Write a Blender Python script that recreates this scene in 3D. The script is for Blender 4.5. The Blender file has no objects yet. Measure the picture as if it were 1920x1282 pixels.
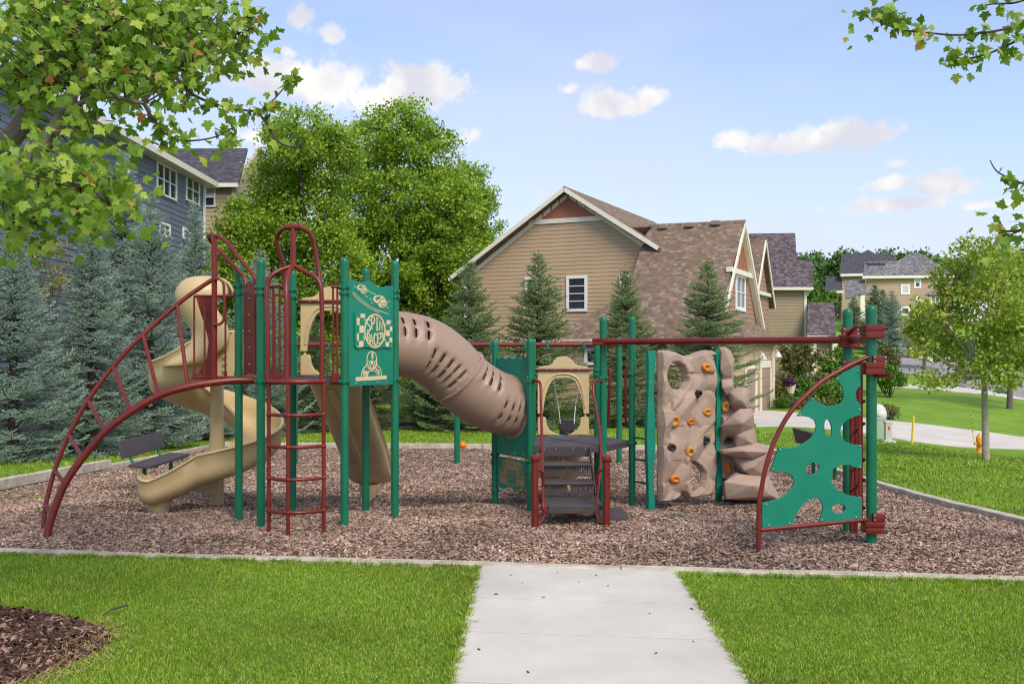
import bpy, bmesh, math, random
import numpy as np
from mathutils import Vector, Matrix, noise as mnoise
from mathutils.geometry import tessellate_polygon

scene = bpy.context.scene
COL = scene.collection
R = math.radians
# ------------------------------------------------------------------ camera
F, CH, YH = 1867.0, 1.82, 656.0          # focal length in photo pixels, eye height, horizon row
cam = bpy.data.cameras.new('camera')
cam.sensor_width = 36.0
cam.lens = 36.0 * F / 1920.0
cam.shift_y = (YH - 641.0) / 1920.0
cam.clip_start = 0.05
cam.clip_end = 3000.0
camo = bpy.data.objects.new('camera', cam)
COL.objects.link(camo)
camo.location = (0, 0, CH)
camo.rotation_euler = (R(90), 0, 0)
scene.camera = camo
# ------------------------------------------------------------------ world
SUN_EL, SUN_AZ = 46.0, 154.0             # azimuth clockwise from +Y
world = bpy.data.worlds.new('World')
scene.world = world
world.use_nodes = True
wt = world.node_tree
wt.nodes.clear()


def wn(t, **kw):
    n = wt.nodes.new(t)
    for k, v in kw.items():
        setattr(n, k, v)
    return n


def wl(a, b):
    wt.links.new(a, b)


def wmath(op, a, b=None, c=None, clamp=False):
    n = wn('ShaderNodeMath', operation=op)
    n.use_clamp = clamp
    for i, v in enumerate((a, b, c)):
        if v is None:
            continue
        if isinstance(v, (int, float)):
            n.inputs[i].default_value = v
        else:
            wl(v, n.inputs[i])
    return n.outputs[0]


sky = wn('ShaderNodeTexSky', sky_type='NISHITA')
sky.sun_disc = False
sky.sun_elevation = R(SUN_EL)
sky.sun_rotation = R(SUN_AZ)
sky.altitude = 250
sky.air_density = 1.0
sky.dust_density = 0.7
sky.ozone_density = 3.5
tc = wn('ShaderNodeTexCoord')
sep = wn('ShaderNodeSeparateXYZ')
wl(tc.outputs['Generated'], sep.inputs[0])
hx, hy, hz = sep.outputs
hyp = wmath('SQRT', wmath('ADD', wmath('MULTIPLY', hx, hx), wmath('MULTIPLY', hy, hy)))
AZ = wmath('ARCTAN2', hx, hy)
EL = wmath('ARCTAN2', hz, hyp)
nz1 = wn('ShaderNodeTexNoise')
nz1.inputs['Scale'].default_value = 30.0
nz1.inputs['Detail'].default_value = 9.0
nz1.inputs['Roughness'].default_value = 0.62
nz1.inputs['Distortion'].default_value = 0.3
wl(tc.outputs['Generated'], nz1.inputs['Vector'])
nf = wmath('MULTIPLY', wmath('SUBTRACT', nz1.outputs['Fac'], 0.5), 3.9)
# cumulus puffs: azimuth, elevation (deg), half widths (deg), weight
PUFFS = [(785, 172, 92, 58, 1), (710, 190, 80, 44, .95), (610, 165, 95, 54, 1), (500, 145, 85, 46, .95), (420, 120, 50, 30, .75),
         (540, 100, 28, 16, .5), (565, 42, 22, 26, .45), (622, 68, 26, 20, .6),
         (1150, 200, 78, 34, 1), (1215, 186, 42, 24, .8), (1122, 121, 40, 20, .75), (1065, 170, 22, 16, .6),
         (1500, 272, 130, 34, 1), (1590, 252, 74, 30, 1), (1385, 268, 46, 24, .9), (1690, 306, 20, 9, .5),
         (1760, 352, 72, 34, 1), (1680, 348, 62, 18, .9), (1700, 384, 130, 20, .95), (1860, 386, 100, 14, .8),
         (865, 258, 44, 28, .35), (1030, 370, 50, 22, .4), (480, 258, 60, 20, .5)]
field = None
shade = None
for (px, py, rx, ry, w) in PUFFS:
    a = math.atan((px - 960) / F)
    e = math.atan((YH - py) / F * math.cos(a))
    ra, re = rx / F, ry / F
    da = wmath('DIVIDE', wmath('SUBTRACT', AZ, a), ra)
    de = wmath('DIVIDE', wmath('SUBTRACT', EL, e), re)
    below = wmath('MULTIPLY', wmath('MINIMUM', de, 0.0), 0.55)      # flatter undersides
    de2 = wmath('ADD', de, below)
    d = wmath('SQRT', wmath('ADD', wmath('MULTIPLY', da, da), wmath('MULTIPLY', de2, de2)))
    f = wmath('MULTIPLY', wmath('SUBTRACT', 1.15, d), w)
    sh = wmath('ADD', de, 0.0)
    if field is None:
        field, shade = f, wmath('MULTIPLY', sh, 1.0)
    else:
        field = wmath('MAXIMUM', field, f)
# the rest of the sky carries the same kind of scattered cumulus
nz2 = wn('ShaderNodeTexNoise')
nz2.inputs['Scale'].default_value = 3.4
nz2.inputs['Detail'].default_value = 2.0
wl(tc.outputs['Generated'], nz2.inputs['Vector'])
gen = wmath('MULTIPLY', wmath('SUBTRACT', nz2.outputs['Fac'], 0.56), 6.0)
away = wmath('MULTIPLY', wmath('SUBTRACT', wmath('MAXIMUM', wmath('ABSOLUTE', AZ), wmath('MULTIPLY', EL, 1.3)), 0.56), 6.0, clamp=True)
gen = wmath('SUBTRACT', wmath('MULTIPLY', wmath('ADD', gen, 2.0), away), 2.0)
field = wmath('MAXIMUM', field, gen)
soft = wmath('ADD', field, wmath('MULTIPLY', nf, 0.70))
cm = wn('ShaderNodeMapRange', interpolation_type='SMOOTHSTEP')
cm.inputs['From Min'].default_value = 0.03
cm.inputs['From Max'].default_value = 0.56
wl(soft, cm.inputs['Value'])
nz3 = wn('ShaderNodeTexNoise')
nz3.inputs['Scale'].default_value = 17.0
nz3.inputs['Detail'].default_value = 7.0
mp = wn('ShaderNodeMapping')
mp.inputs['Location'].default_value = (0.0, 0.0, 0.030)
wl(tc.outputs['Generated'], mp.inputs['Vector'])
wl(mp.outputs[0], nz3.inputs['Vector'])
cr = wn('ShaderNodeValToRGB')
cr.color_ramp.elements[0].position = 0.40
cr.color_ramp.elements[0].color = (3.45, 3.5, 3.95, 1)
cr.color_ramp.elements[1].position = 0.60
cr.color_ramp.elements[1].color = (4.75, 4.65, 4.5, 1)
wl(nz3.outputs['Fac'], cr.inputs[0])
# thin high veil: pale streaks
nz4 = wn('ShaderNodeTexNoise')
nz4.inputs['Scale'].default_value = 2.2
nz4.inputs['Detail'].default_value = 5.0
mp4 = wn('ShaderNodeMapping')
mp4.inputs['Scale'].default_value = (1.0, 1.0, 3.5)
mp4.inputs['Rotation'].default_value = (0.0, 0.25, 0.0)
wl(tc.outputs['Generated'], mp4.inputs['Vector'])
wl(mp4.outputs[0], nz4.inputs['Vector'])
veil = wmath('ADD', wmath('MULTIPLY', wmath('SUBTRACT', nz4.outputs['Fac'], 0.40), 1.3, None, True), wmath('ADD', wmath('MULTIPLY', wmath('SUBTRACT', 1.0, wmath('DIVIDE', EL, 0.30), None, True), 0.50), 0.22), None, True)
vm = wn('ShaderNodeMix', data_type='RGBA')
wl(veil, vm.inputs['Factor'])
wl(sky.outputs[0], vm.inputs[6])
vm.inputs[7].default_value = (3.5, 3.6, 4.6, 1)
mx = wn('ShaderNodeMix', data_type='RGBA')
wl(cm.outputs[0], mx.inputs['Factor'])
wl(vm.outputs[2], mx.inputs[6])
wl(cr.outputs[0], mx.inputs[7])
bg = wn('ShaderNodeBackground')
bg.inputs['Strength'].default_value = 0.15
wl(mx.outputs[2], bg.inputs['Color'])
wo = wn('ShaderNodeOutputWorld')
wl(bg.outputs[0], wo.inputs['Surface'])
# ------------------------------------------------------------------ sun
sl = bpy.data.lights.new('sun', 'SUN')
sl.energy = 2.3
sl.angle = R(26)
sl.color = (1.0, 0.90, 0.74)
so = bpy.data.objects.new('sun', sl)
COL.objects.link(so)
_sa, _se = R(SUN_AZ), R(SUN_EL)
sdir = Vector((math.sin(_sa) * math.cos(_se), math.cos(_sa) * math.cos(_se), math.sin(_se)))
so.rotation_euler = sdir.to_track_quat('Z', 'Y').to_euler()
so.location = sdir * 60
vs = scene.view_settings
vs.view_transform = 'Standard'
vs.look = 'None'
vs.exposure = 0.54
vs.gamma = 1.0
vs.use_curve_mapping = False
scene.cycles.pixel_filter_type = 'BLACKMAN_HARRIS'
scene.cycles.filter_width = 1.2

# ================================================================== helpers
rng = random.Random(11)


def PX(px, py, Y):
    """point seen at photo pixel (px, py) that stands Y metres in front of the camera"""
    return Vector(((px - 960) / F * Y, Y, CH + (YH - py) / F * Y))


def onplane(px, py, p0, n):
    d = Vector(((px - 960) / F, 1.0, (YH - py) / F))
    o = Vector((0, 0, CH))
    return o + d * ((Vector(p0) - o).dot(n) / d.dot(n))


class MB:
    def __init__(self):
        self.v, self.f = [], []

    def add(self, vs, fs):
        b = len(self.v)
        self.v.extend([tuple(p) for p in vs])
        self.f.extend([tuple(i + b for i in q) for q in fs])
        return self

    def box(self, c, s, rz=0.0, M=None):
        x, y, z = s[0] / 2, s[1] / 2, s[2] / 2
        m = M if M is not None else Matrix.Rotation(rz, 3, 'Z')
        c = Vector(c)
        vs = [c + m @ Vector(p) for p in ((-x, -y, -z), (x, -y, -z), (x, y, -z), (-x, y, -z), (-x, -y, z), (x, -y, z), (x, y, z), (-x, y, z))]
        return self.add(vs, [(0, 3, 2, 1), (4, 5, 6, 7), (0, 1, 5, 4), (1, 2, 6, 5), (2, 3, 7, 6), (3, 0, 4, 7)])

    def bbox(self, c, s, bev=0.01, rz=0.0, M=None, seg=2):
        bm = bmesh.new()
        bmesh.ops.create_cube(bm, size=1.0)
        for v in bm.verts:
            v.co = Vector((v.co.x * s[0], v.co.y * s[1], v.co.z * s[2]))
        bmesh.ops.bevel(bm, geom=list(bm.edges), offset=bev, segments=seg, affect='EDGES', profile=0.7)
        m = M if M is not None else Matrix.Rotation(rz, 3, 'Z')
        c = Vector(c)
        bm.verts.index_update()
        vs = [c + m @ v.co for v in bm.verts]
        fs = [tuple(v.index for v in f.verts) for f in bm.faces]
        bm.free()
        return self.add(vs, fs)

    def tube(self, pts, r, n=10, cap=True, closed=False):
        pts = [Vector(p) for p in pts]
        N = len(pts)
        rs = r if isinstance(r, (list, tuple)) else [r] * N
        ts = []
        for i in range(N):
            if closed:
                t = pts[(i + 1) % N] - pts[i - 1]
            else:
                t = pts[min(i + 1, N - 1)] - pts[max(i - 1, 0)]
            if t.length < 1e-9:
                t = Vector((0, 0, 1))
            ts.append(t.normalized())
        a = Vector((0, 0, 1)) if abs(ts[0].z) < 0.9 else Vector((0, 1, 0))
        u = ts[0].cross(a).normalized()
        vs = []
        for i in range(N):
            u = (u - ts[i] * u.dot(ts[i]))
            if u.length < 1e-6:
                u = ts[i].orthogonal()
            u.normalize()
            w = ts[i].cross(u)
            for k in range(n):
                an = 2 * math.pi * k / n
                vs.append(pts[i] + (u * math.cos(an) + w * math.sin(an)) * rs[i])
        fs = []
        for i in range(N if closed else N - 1):
            j = (i + 1) % N
            for k in range(n):
                k2 = (k + 1) % n
                fs.append((i * n + k, i * n + k2, j * n + k2, j * n + k))
        if cap and not closed:
            fs.append(tuple(range(n - 1, -1, -1)))
            fs.append(tuple((N - 1) * n + k for k in range(n)))
        return self.add(vs, fs)

    def lathe(self, prof, c=(0, 0, 0), n=16, M=None, cap=True):
        m = M if M is not None else Matrix.Identity(3)
        c = Vector(c)
        vs, fs = [], []
        for (r, z) in prof:
            for k in range(n):
                an = 2 * math.pi * k / n
                vs.append(c + m @ Vector((r * math.cos(an), r * math.sin(an), z)))
        for i in range(len(prof) - 1):
            for k in range(n):
                k2 = (k + 1) % n
                fs.append((i * n + k, i * n + k2, (i + 1) * n + k2, (i + 1) * n + k))
        if cap:
            fs.append(tuple(range(n - 1, -1, -1)))
            fs.append(tuple((len(prof) - 1) * n + k for k in range(n)))
        return self.add(vs, fs)

    def prism(self, loops, th, o=(0, 0, 0), ax=(1, 0, 0), ay=(0, 0, 1), an=None, back=0.0):
        """loops: [outer, hole, ...] of 2D points in the (ax, ay) frame, extruded th along an, starting at back"""
        o, ax, ay = Vector(o), Vector(ax), Vector(ay)
        an = Vector(an) if an is not None else ax.cross(ay)
        L3 = [[Vector((p[0], p[1], 0)) for p in lp] for lp in loops]
        tri = tessellate_polygon(L3)
        flat = [p for lp in loops for p in lp]
        n = len(flat)
        vs = [o + ax * p[0] + ay * p[1] + an * back for p in flat] + [o + ax * p[0] + ay * p[1] + an * (back + th) for p in flat]
        fs = []
        for t in tri:
            fs.append(tuple(t[::-1]))
            fs.append(tuple(i + n for i in t))
        b = 0
        for lp in loops:
            m = len(lp)
            for i in range(m):
                j = (i + 1) % m
                fs.append((b + i, b + j, n + b + j, n + b + i))
            b += m
        return self.add(vs, fs)

    def sphere(self, c, r, seg=12, rings=8, sc=(1, 1, 1), M=None):
        c = Vector(c)
        m = M if M is not None else Matrix.Identity(3)
        vs, fs = [], []
        for i in range(rings + 1):
            th = math.pi * i / rings
            for k in range(seg):
                ph = 2 * math.pi * k / seg
                vs.append(c + m @ Vector((r * sc[0] * math.sin(th) * math.cos(ph), r * sc[1] * math.sin(th) * math.sin(ph), r * sc[2] * math.cos(th))))
        for i in range(rings):
            for k in range(seg):
                k2 = (k + 1) % seg
                fs.append((i * seg + k, (i + 1) * seg + k, (i + 1) * seg + k2, i * seg + k2))
        return self.add(vs, fs)

    def grid(self, P, nu, nv, wrap=False):
        """P[i*nv+j]"""
        fs = []
        for i in range(nu - 1):
            for j in range(nv if wrap else nv - 1):
                j2 = (j + 1) % nv
                fs.append((i * nv + j, i * nv + j2, (i + 1) * nv + j2, (i + 1) * nv + j))
        return self.add(P, fs)

    def mesh(self, name, off=(0, 0, 0), fixn=True):
        me = bpy.data.meshes.new(name)
        ox, oy, oz = off
        me.from_pydata([(x - ox, y - oy, z - oz) for (x, y, z) in self.v], [], self.f)
        if fixn:
            bm = bmesh.new()
            bm.from_mesh(me)
            bmesh.ops.recalc_face_normals(bm, faces=bm.faces)
            bm.to_mesh(me)
            bm.free()
        return me


ORIG = {}


def root_of(o):
    while o.parent is not None:
        o = o.parent
    return o


def finish(me, m, smooth=True, ang=38):
    if m is not None:
        me.materials.append(m)
    if smooth:
        me.polygons.foreach_set('use_smooth', [True] * len(me.polygons))
        me.set_sharp_from_angle(angle=R(ang))


def part(mb, name, m, parent, smooth=True, ang=38, fixn=True, label=None, kind=None):
    off = ORIG.get(root_of(parent).name, (0, 0, 0)) if parent is not None else (0, 0, 0)
    me = mb.mesh(name, off, fixn)
    finish(me, m, smooth, ang)
    o = bpy.data.objects.new(name, me)
    COL.objects.link(o)
    if parent is not None:
        o.parent = parent
    if label:
        o['label'] = label
    if name in ('bolt', 'dark_bolt', 'race_car_lines', 'track_lines', 'car_face_lines', 'driver'):
        kind = 'stuff'
    if kind:
        o['kind'] = kind
    return o


def thing(name, label, cat, loc=(0, 0, 0), group=None):
    o = bpy.data.objects.new(name, None)
    o.empty_display_size = 0.2
    COL.objects.link(o)
    o.location = loc
    ORIG[o.name] = tuple(loc)
    o['label'] = label
    o['category'] = cat
    if group:
        o['group'] = group
    return o


def solo(mb, name, m, label, cat, loc=None, group=None, smooth=True, ang=38, fixn=True):
    loc = loc if loc is not None else (0, 0, 0)
    me = mb.mesh(name, loc, fixn)
    finish(me, m, smooth, ang)
    o = bpy.data.objects.new(name, me)
    COL.objects.link(o)
    o.location = loc
    ORIG[o.name] = tuple(loc)
    o['label'] = label
    o['category'] = cat
    if group:
        o['group'] = group
    return o


def struct(mb, name, m, parent=None, kind='structure', smooth=False, fixn=False):
    me = mb.mesh(name, (0, 0, 0), fixn)
    finish(me, m, smooth)
    o = bpy.data.objects.new(name, me)
    COL.objects.link(o)
    o['kind'] = kind
    if parent is not None:
        o.parent = parent
    return o


def np_mesh(name, V, Fc, m, smooth=False):
    """fast mesh from numpy: V (n,3), Fc (m,k)"""
    V = np.asarray(V, dtype=np.float32)
    Fc = np.asarray(Fc, dtype=np.int32)
    me = bpy.data.meshes.new(name)
    me.vertices.add(len(V))
    me.vertices.foreach_set('co', V.ravel())
    k = Fc.shape[1]
    me.loops.add(Fc.size)
    me.loops.foreach_set('vertex_index', Fc.ravel())
    me.polygons.add(len(Fc))
    me.polygons.foreach_set('loop_start', np.arange(0, Fc.size, k, dtype=np.int32))
    me.polygons.foreach_set('loop_total', np.full(len(Fc), k, dtype=np.int32))
    if smooth:
        me.polygons.foreach_set('use_smooth', np.ones(len(Fc), dtype=bool))
    me.update(calc_edges=True)
    if m is not None:
        me.materials.append(m)
    return me


def link(name, me, parent=None, **props):
    o = bpy.data.objects.new(name, me)
    COL.objects.link(o)
    if parent is not None:
        o.parent = parent
    for k, v in props.items():
        o[k] = v
    return o


def bez(pts, n=8):
    """Catmull-Rom through the points"""
    pts = [Vector(p) for p in pts]
    out = []
    for i in range(len(pts) - 1):
        p0 = pts[max(i - 1, 0)]
        p1, p2 = pts[i], pts[i + 1]
        p3 = pts[min(i + 2, len(pts) - 1)]
        for k in range(n):
            t = k / n
            out.append(0.5 * ((2 * p1) + (p2 - p0) * t + (2 * p0 - 5 * p1 + 4 * p2 - p3) * t * t + (3 * p1 - p0 - 3 * p2 + p3) * t ** 3))
    out.append(pts[-1])
    return out


# ================================================================== materials
MATS = {}


def srgb(h):
    h = h.lstrip('#')
    c = [int(h[i:i + 2], 16) / 255 for i in (0, 2, 4)]
    return tuple(x / 12.92 if x <= 0.04045 else ((x + 0.055) / 1.055) ** 2.4 for x in c) + (1,)


def mat(name, col, rough=0.5, var=0.10, scale=3.0, bump=0.0, bscale=60.0, spec=0.5, metal=0.0, col2=None, dirt=0.0, trans=0.0, coat=0.0, island=0.0):
    if name in MATS:
        return MATS[name]
    m = bpy.data.materials.new(name)
    m.use_nodes = True
    nt = m.node_tree
    p = nt.nodes['Principled BSDF']
    if isinstance(col, str):
        col = srgb(col)
    tcn = nt.nodes.new('ShaderNodeTexCoord')
    nz = nt.nodes.new('ShaderNodeTexNoise')
    nz.inputs['Scale'].default_value = scale
    nz.inputs['Detail'].default_value = 6
    nz.inputs['Roughness'].default_value = 0.6
    nt.links.new(tcn.outputs['Object'], nz.inputs['Vector'])
    c2 = srgb(col2) if isinstance(col2, str) else col2
    a = [max(0, x * (1 - var)) for x in col[:3]] + [1]
    b = list(c2[:3]) + [1] if c2 else [min(1, x * (1 + var)) for x in col[:3]] + [1]
    rp = nt.nodes.new('ShaderNodeValToRGB')
    rp.color_ramp.elements[0].position = 0.33
    rp.color_ramp.elements[0].color = a
    rp.color_ramp.elements[1].position = 0.67
    rp.color_ramp.elements[1].color = b
    nt.links.new(nz.outputs['Fac'], rp.inputs[0])
    out = rp.outputs[0]
    if island:
        gi = nt.nodes.new('ShaderNodeNewGeometry')
        hs = nt.nodes.new('ShaderNodeHueSaturation')
        mr = nt.nodes.new('ShaderNodeMapRange')
        mr.inputs['To Min'].default_value = 1 - island
        mr.inputs['To Max'].default_value = 1 + island
        nt.links.new(gi.outputs['Random Per Island'], mr.inputs['Value'])
        nt.links.new(mr.outputs[0], hs.inputs['Value'])
        nt.links.new(out, hs.inputs['Color'])
        out = hs.outputs[0]
    if dirt:
        n2 = nt.nodes.new('ShaderNodeTexNoise')
        n2.inputs['Scale'].default_value = scale * 3.1
        n2.inputs['Detail'].default_value = 8
        n2.inputs['Roughness'].default_value = 0.7
        nt.links.new(tcn.outputs['Object'], n2.inputs['Vector'])
        r2 = nt.nodes.new('ShaderNodeMapRange')
        r2.inputs['From Min'].default_value = 0.52
        r2.inputs['From Max'].default_value = 0.80
        r2.inputs['To Max'].default_value = dirt
        nt.links.new(n2.outputs['Fac'], r2.inputs['Value'])
        mxx = nt.nodes.new('ShaderNodeMix')
        mxx.data_type = 'RGBA'
        nt.links.new(r2.outputs[0], mxx.inputs['Factor'])
        nt.links.new(out, mxx.inputs[6])
        mxx.inputs[7].default_value = (0.16, 0.13, 0.10, 1)
        out = mxx.outputs[2]
    nt.links.new(out, p.inputs['Base Color'])
    rr = nt.nodes.new('ShaderNodeMapRange')
    rr.inputs['To Min'].default_value = max(0.02, rough - 0.08)
    rr.inputs['To Max'].default_value = min(1, rough + 0.08)
    nt.links.new(nz.outputs['Fac'], rr.inputs['Value'])
    nt.links.new(rr.outputs[0], p.inputs['Roughness'])
    p.inputs['Specular IOR Level'].default_value = spec
    p.inputs['Metallic'].default_value = metal
    p.inputs['Coat Weight'].default_value = coat
    if bump:
        nb = nt.nodes.new('ShaderNodeTexNoise')
        nb.inputs['Scale'].default_value = bscale
        nb.inputs['Detail'].default_value = 5
        nt.links.new(tcn.outputs['Object'], nb.inputs['Vector'])
        bp = nt.nodes.new('ShaderNodeBump')
        bp.inputs['Strength'].default_value = bump
        bp.inputs['Distance'].default_value = 0.01
        nt.links.new(nb.outputs['Fac'], bp.inputs['Height'])
        nt.links.new(bp.outputs[0], p.inputs['Normal'])
    if trans:
        tl = nt.nodes.new('ShaderNodeBsdfTranslucent')
        nt.links.new(out, tl.inputs['Color'])
        ms = nt.nodes.new('ShaderNodeMixShader')
        ms.inputs[0].default_value = trans
        nt.links.new(p.outputs[0], ms.inputs[1])
        nt.links.new(tl.outputs[0], ms.inputs[2])
        nt.links.new(ms.outputs[0], nt.nodes['Material Output'].inputs['Surface'])
    MATS[name] = m
    return m


def island_mat(name, stops, rough=0.6, trans=0.0, spec=0.3, patch=None):
    """colour picked per loose piece (leaf, chip, blade) from a ramp"""
    m = bpy.data.materials.new(name)
    m.use_nodes = True
    nt = m.node_tree
    p = nt.nodes['Principled BSDF']
    g = nt.nodes.new('ShaderNodeNewGeometry')
    rp = nt.nodes.new('ShaderNodeValToRGB')
    els = rp.color_ramp.elements
    while len(els) < len(stops):
        els.new(0.5)
    for e, (pos, c) in zip(els, stops):
        e.position = pos
        e.color = srgb(c) if isinstance(c, str) else c
    nt.links.new(g.outputs['Random Per Island'], rp.inputs[0])
    out = rp.outputs[0]
    if patch:
        sc, amt = patch
        nz = nt.nodes.new('ShaderNodeTexNoise')
        nz.inputs['Scale'].default_value = sc
        nz.inputs['Detail'].default_value = 4
        nt.links.new(g.outputs['Position'], nz.inputs['Vector'])
        mr = nt.nodes.new('ShaderNodeMapRange')
        mr.inputs['From Min'].default_value = 0.3
        mr.inputs['From Max'].default_value = 0.7
        mr.inputs['To Min'].default_value = 1 - amt
        mr.inputs['To Max'].default_value = 1 + amt
        nt.links.new(nz.outputs['Fac'], mr.inputs['Value'])
        hs = nt.nodes.new('ShaderNodeHueSaturation')
        nt.links.new(mr.outputs[0], hs.inputs['Value'])
        nt.links.new(out, hs.inputs['Color'])
        out = hs.outputs[0]
    nt.links.new(out, p.inputs['Base Color'])
    p.inputs['Roughness'].default_value = rough
    p.inputs['Specular IOR Level'].default_value = spec
    if trans:
        tl = nt.nodes.new('ShaderNodeBsdfTranslucent')
        nt.links.new(out, tl.inputs['Color'])
        ms = nt.nodes.new('ShaderNodeMixShader')
        ms.inputs[0].default_value = trans
        nt.links.new(p.outputs[0], ms.inputs[1])
        nt.links.new(tl.outputs[0], ms.inputs[2])
        nt.links.new(ms.outputs[0], nt.nodes['Material Output'].inputs['Surface'])
    MATS[name] = m
    return m


GREEN = mat('green_coated_steel', '#076a4d', 0.36, 0.12, 2.5, dirt=0.12, spec=0.5)
GREENP = mat('green_plastic_sheet', '#077e66', 0.45, 0.09, 3.0, dirt=0.08)
RED = mat('red_coated_steel', '#701c15', 0.38, 0.16, 2.5, dirt=0.14)
TAN = mat('tan_moulded_plastic', '#cbb385', 0.40, 0.07, 1.6, bump=0.05, bscale=240, dirt=0.20)
TANF = mat('tan_engraving', '#d8c39a', 0.55, 0.05, 6)
BROWN = mat('brown_moulded_plastic', '#9b8172', 0.45, 0.06, 1.8, bump=0.08, bscale=260, dirt=0.10)
DECKM = mat('dark_brown_vinyl', '#443c3d', 0.55, 0.10, 4, bump=0.2, bscale=120, dirt=0.25)
ROCK = mat('rock_wall_plastic', '#a48d7e', 0.66, 0.12, 2.2, bump=0.55, bscale=55, dirt=0.22)
STEEL = mat('bright_bolt_steel', '#c8c8c4', 0.25, 0.05, 8, metal=0.9)
ORANGE = mat('orange_hold_resin', '#d07a1c', 0.5, 0.12, 14, bump=0.2, bscale=120)
AMBER = mat('amber_hold_resin', '#c48a3a', 0.5, 0.14, 14, bump=0.2, bscale=120)
BLACKR = mat('black_rubber', '#26262a', 0.6, 0.15, 10)
CREAM = mat('cream_painted_trim', '#e6dfcd', 0.6, 0.04, 2, dirt=0.05)
WHITE = mat('white_window_vinyl', '#eeeeea', 0.4, 0.03, 3)
BARKG = mat('grey_tree_bark', '#685f56', 0.9, 0.25, 9, bump=0.7, bscale=50)
BARKD = mat('dark_tree_bark', '#4b3f36', 0.95, 0.3, 8, bump=0.8, bscale=40)
# ================================================================== terrain
CTRL = []
for X in (-14, -7, 0, 7, 13):
    for Y in (-9, 0, 6, 9.8):
        CTRL.append((X, Y, 0.0))
for X in (-8, -2, 4):
    for Y, z in ((11.5, -.11), (12.4, -.185), (16, -.35), (20.1, -.52), (26, -.76)):
        CTRL.append((X, Y, z))
CTRL += [(9, 13, -.22), (9, 16.5, -.38), (11.0, 23, -.72), (-14, 15, -.25), (-14, 22, -.5), (-15, 30, -.8), (-16, 45, -.9),
         (-8, 36, -.95), (0, 36, -.95), (6, 36, -.88), (0, 50, -.8), (-15, 60, -.8), (5, 60, -.5), (-40, 40, -.6), (-40, 10, 0)]
for (px, py, Y) in ((1836, 850, 30), (1664, 828, 29), (1480, 800, 32), (1900, 840, 32), (1430, 770, 43), (1640, 787, 38), (1900, 820, 37),
                    (1662, 722, 58), (1835, 731, 58), (1700, 705, 66), (1880, 738, 60), (1700, 672, 85), (1900, 705, 80), (1690, 650, 115),
                    (1830, 690, 95), (1690, 622, 140), (1575, 605, 150), (1480, 742, 50), (1500, 700, 70)):
    p = PX(px, py, Y)
    CTRL.append((p.x, p.y, p.z))
CTRL += [(0, 120, 0), (-70, 120, -1), (90, 220, 8), (30, 230, 5), (150, 150, 3), (-120, 300, -2), (200, 320, 8), (30, 9, 0), (32, 30, -1.2), (60, 40, -2), (20, 320, 3)]
_C = np.array(CTRL, dtype=np.float64)


def _phi(r2):
    return np.where(r2 > 1e-12, 0.5 * r2 * np.log(np.maximum(r2, 1e-12)), 0.0)


_n = len(_C)
_d2 = ((_C[:, None, :2] - _C[None, :, :2]) ** 2).sum(-1)
_A = np.zeros((_n + 3, _n + 3))
_A[:_n, :_n] = _phi(_d2) + np.eye(_n) * 0.4
_A[:_n, _n] = 1
_A[:_n, _n + 1:] = _C[:, :2]
_A[_n, :_n] = 1
_A[_n + 1:, :_n] = _C[:, :2].T
_w = np.linalg.solve(_A, np.concatenate([_C[:, 2], np.zeros(3)]))


def gzn(X, Y):
    X = np.asarray(X, dtype=np.float64)
    Y = np.asarray(Y, dtype=np.float64)
    sh = X.shape
    x, y = X.ravel(), Y.ravel()
    out = np.empty(len(x))
    for s in range(0, len(x), 20000):
        a, b = x[s:s + 20000], y[s:s + 20000]
        d2 = (a[:, None] - _C[None, :, 0]) ** 2 + (b[:, None] - _C[None, :, 1]) ** 2
        out[s:s + 20000] = _phi(d2) @ _w[:_n] + _w[_n] + a * _w[_n + 1] + b * _w[_n + 2]
    near = (y < 9.8)
    out = np.where(near, out * np.clip((y - 8.5) / 1.3, 0, 1), out)
    return out.reshape(sh)


def gz(x, y):
    return float(gzn(np.array([x]), np.array([y]))[0])


def onground(px, py, Y0=25.0):
    """where the sight line through a photo pixel meets the terrain"""
    Y = 4.0
    d = ((px - 960) / F, (YH - py) / F)
    last = None
    while Y < 300:
        h = CH + d[1] * Y - gz(d[0] * Y, Y)
        if h < 0:
            lo, hi = Y - 0.5, Y
            for _ in range(24):
                mid = (lo + hi) / 2
                if CH + d[1] * mid - gz(d[0] * mid, mid) < 0:
                    hi = mid
                else:
                    lo = mid
            return Vector((d[0] * hi, hi, gz(d[0] * hi, hi)))
        Y += 0.5
    return None


def axis_pts(lo, hi, fine_lo, fine_hi, fs, gr):
    pts = list(np.arange(fine_lo, fine_hi + 1e-6, fs))
    s = fs
    while pts[-1] < hi:
        s *= gr
        pts.append(pts[-1] + s)
    s = fs
    while pts[0] > lo:
        s *= gr
        pts.insert(0, pts[0] - s)
    return np.array(pts)


gxs = axis_pts(-900, 900, -16, 34, 0.5, 1.12)
gys = axis_pts(-60, 1500, -4, 66, 0.5, 1.10)
GX, GY = np.meshgrid(gxs, gys, indexing='ij')
# beyond the modelled ground the hills level out
GZ = gzn(np.clip(GX, -140, 220), np.clip(GY, -9, 330)).copy()
V = np.stack([GX, GY, GZ], -1).reshape(-1, 3)
ny = len(gys)
ii, jj = np.meshgrid(np.arange(len(gxs) - 1), np.arange(ny - 1), indexing='ij')
b = (ii * ny + jj).ravel()
Fq = np.stack([b, b + ny, b + ny + 1, b + 1], -1)


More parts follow.
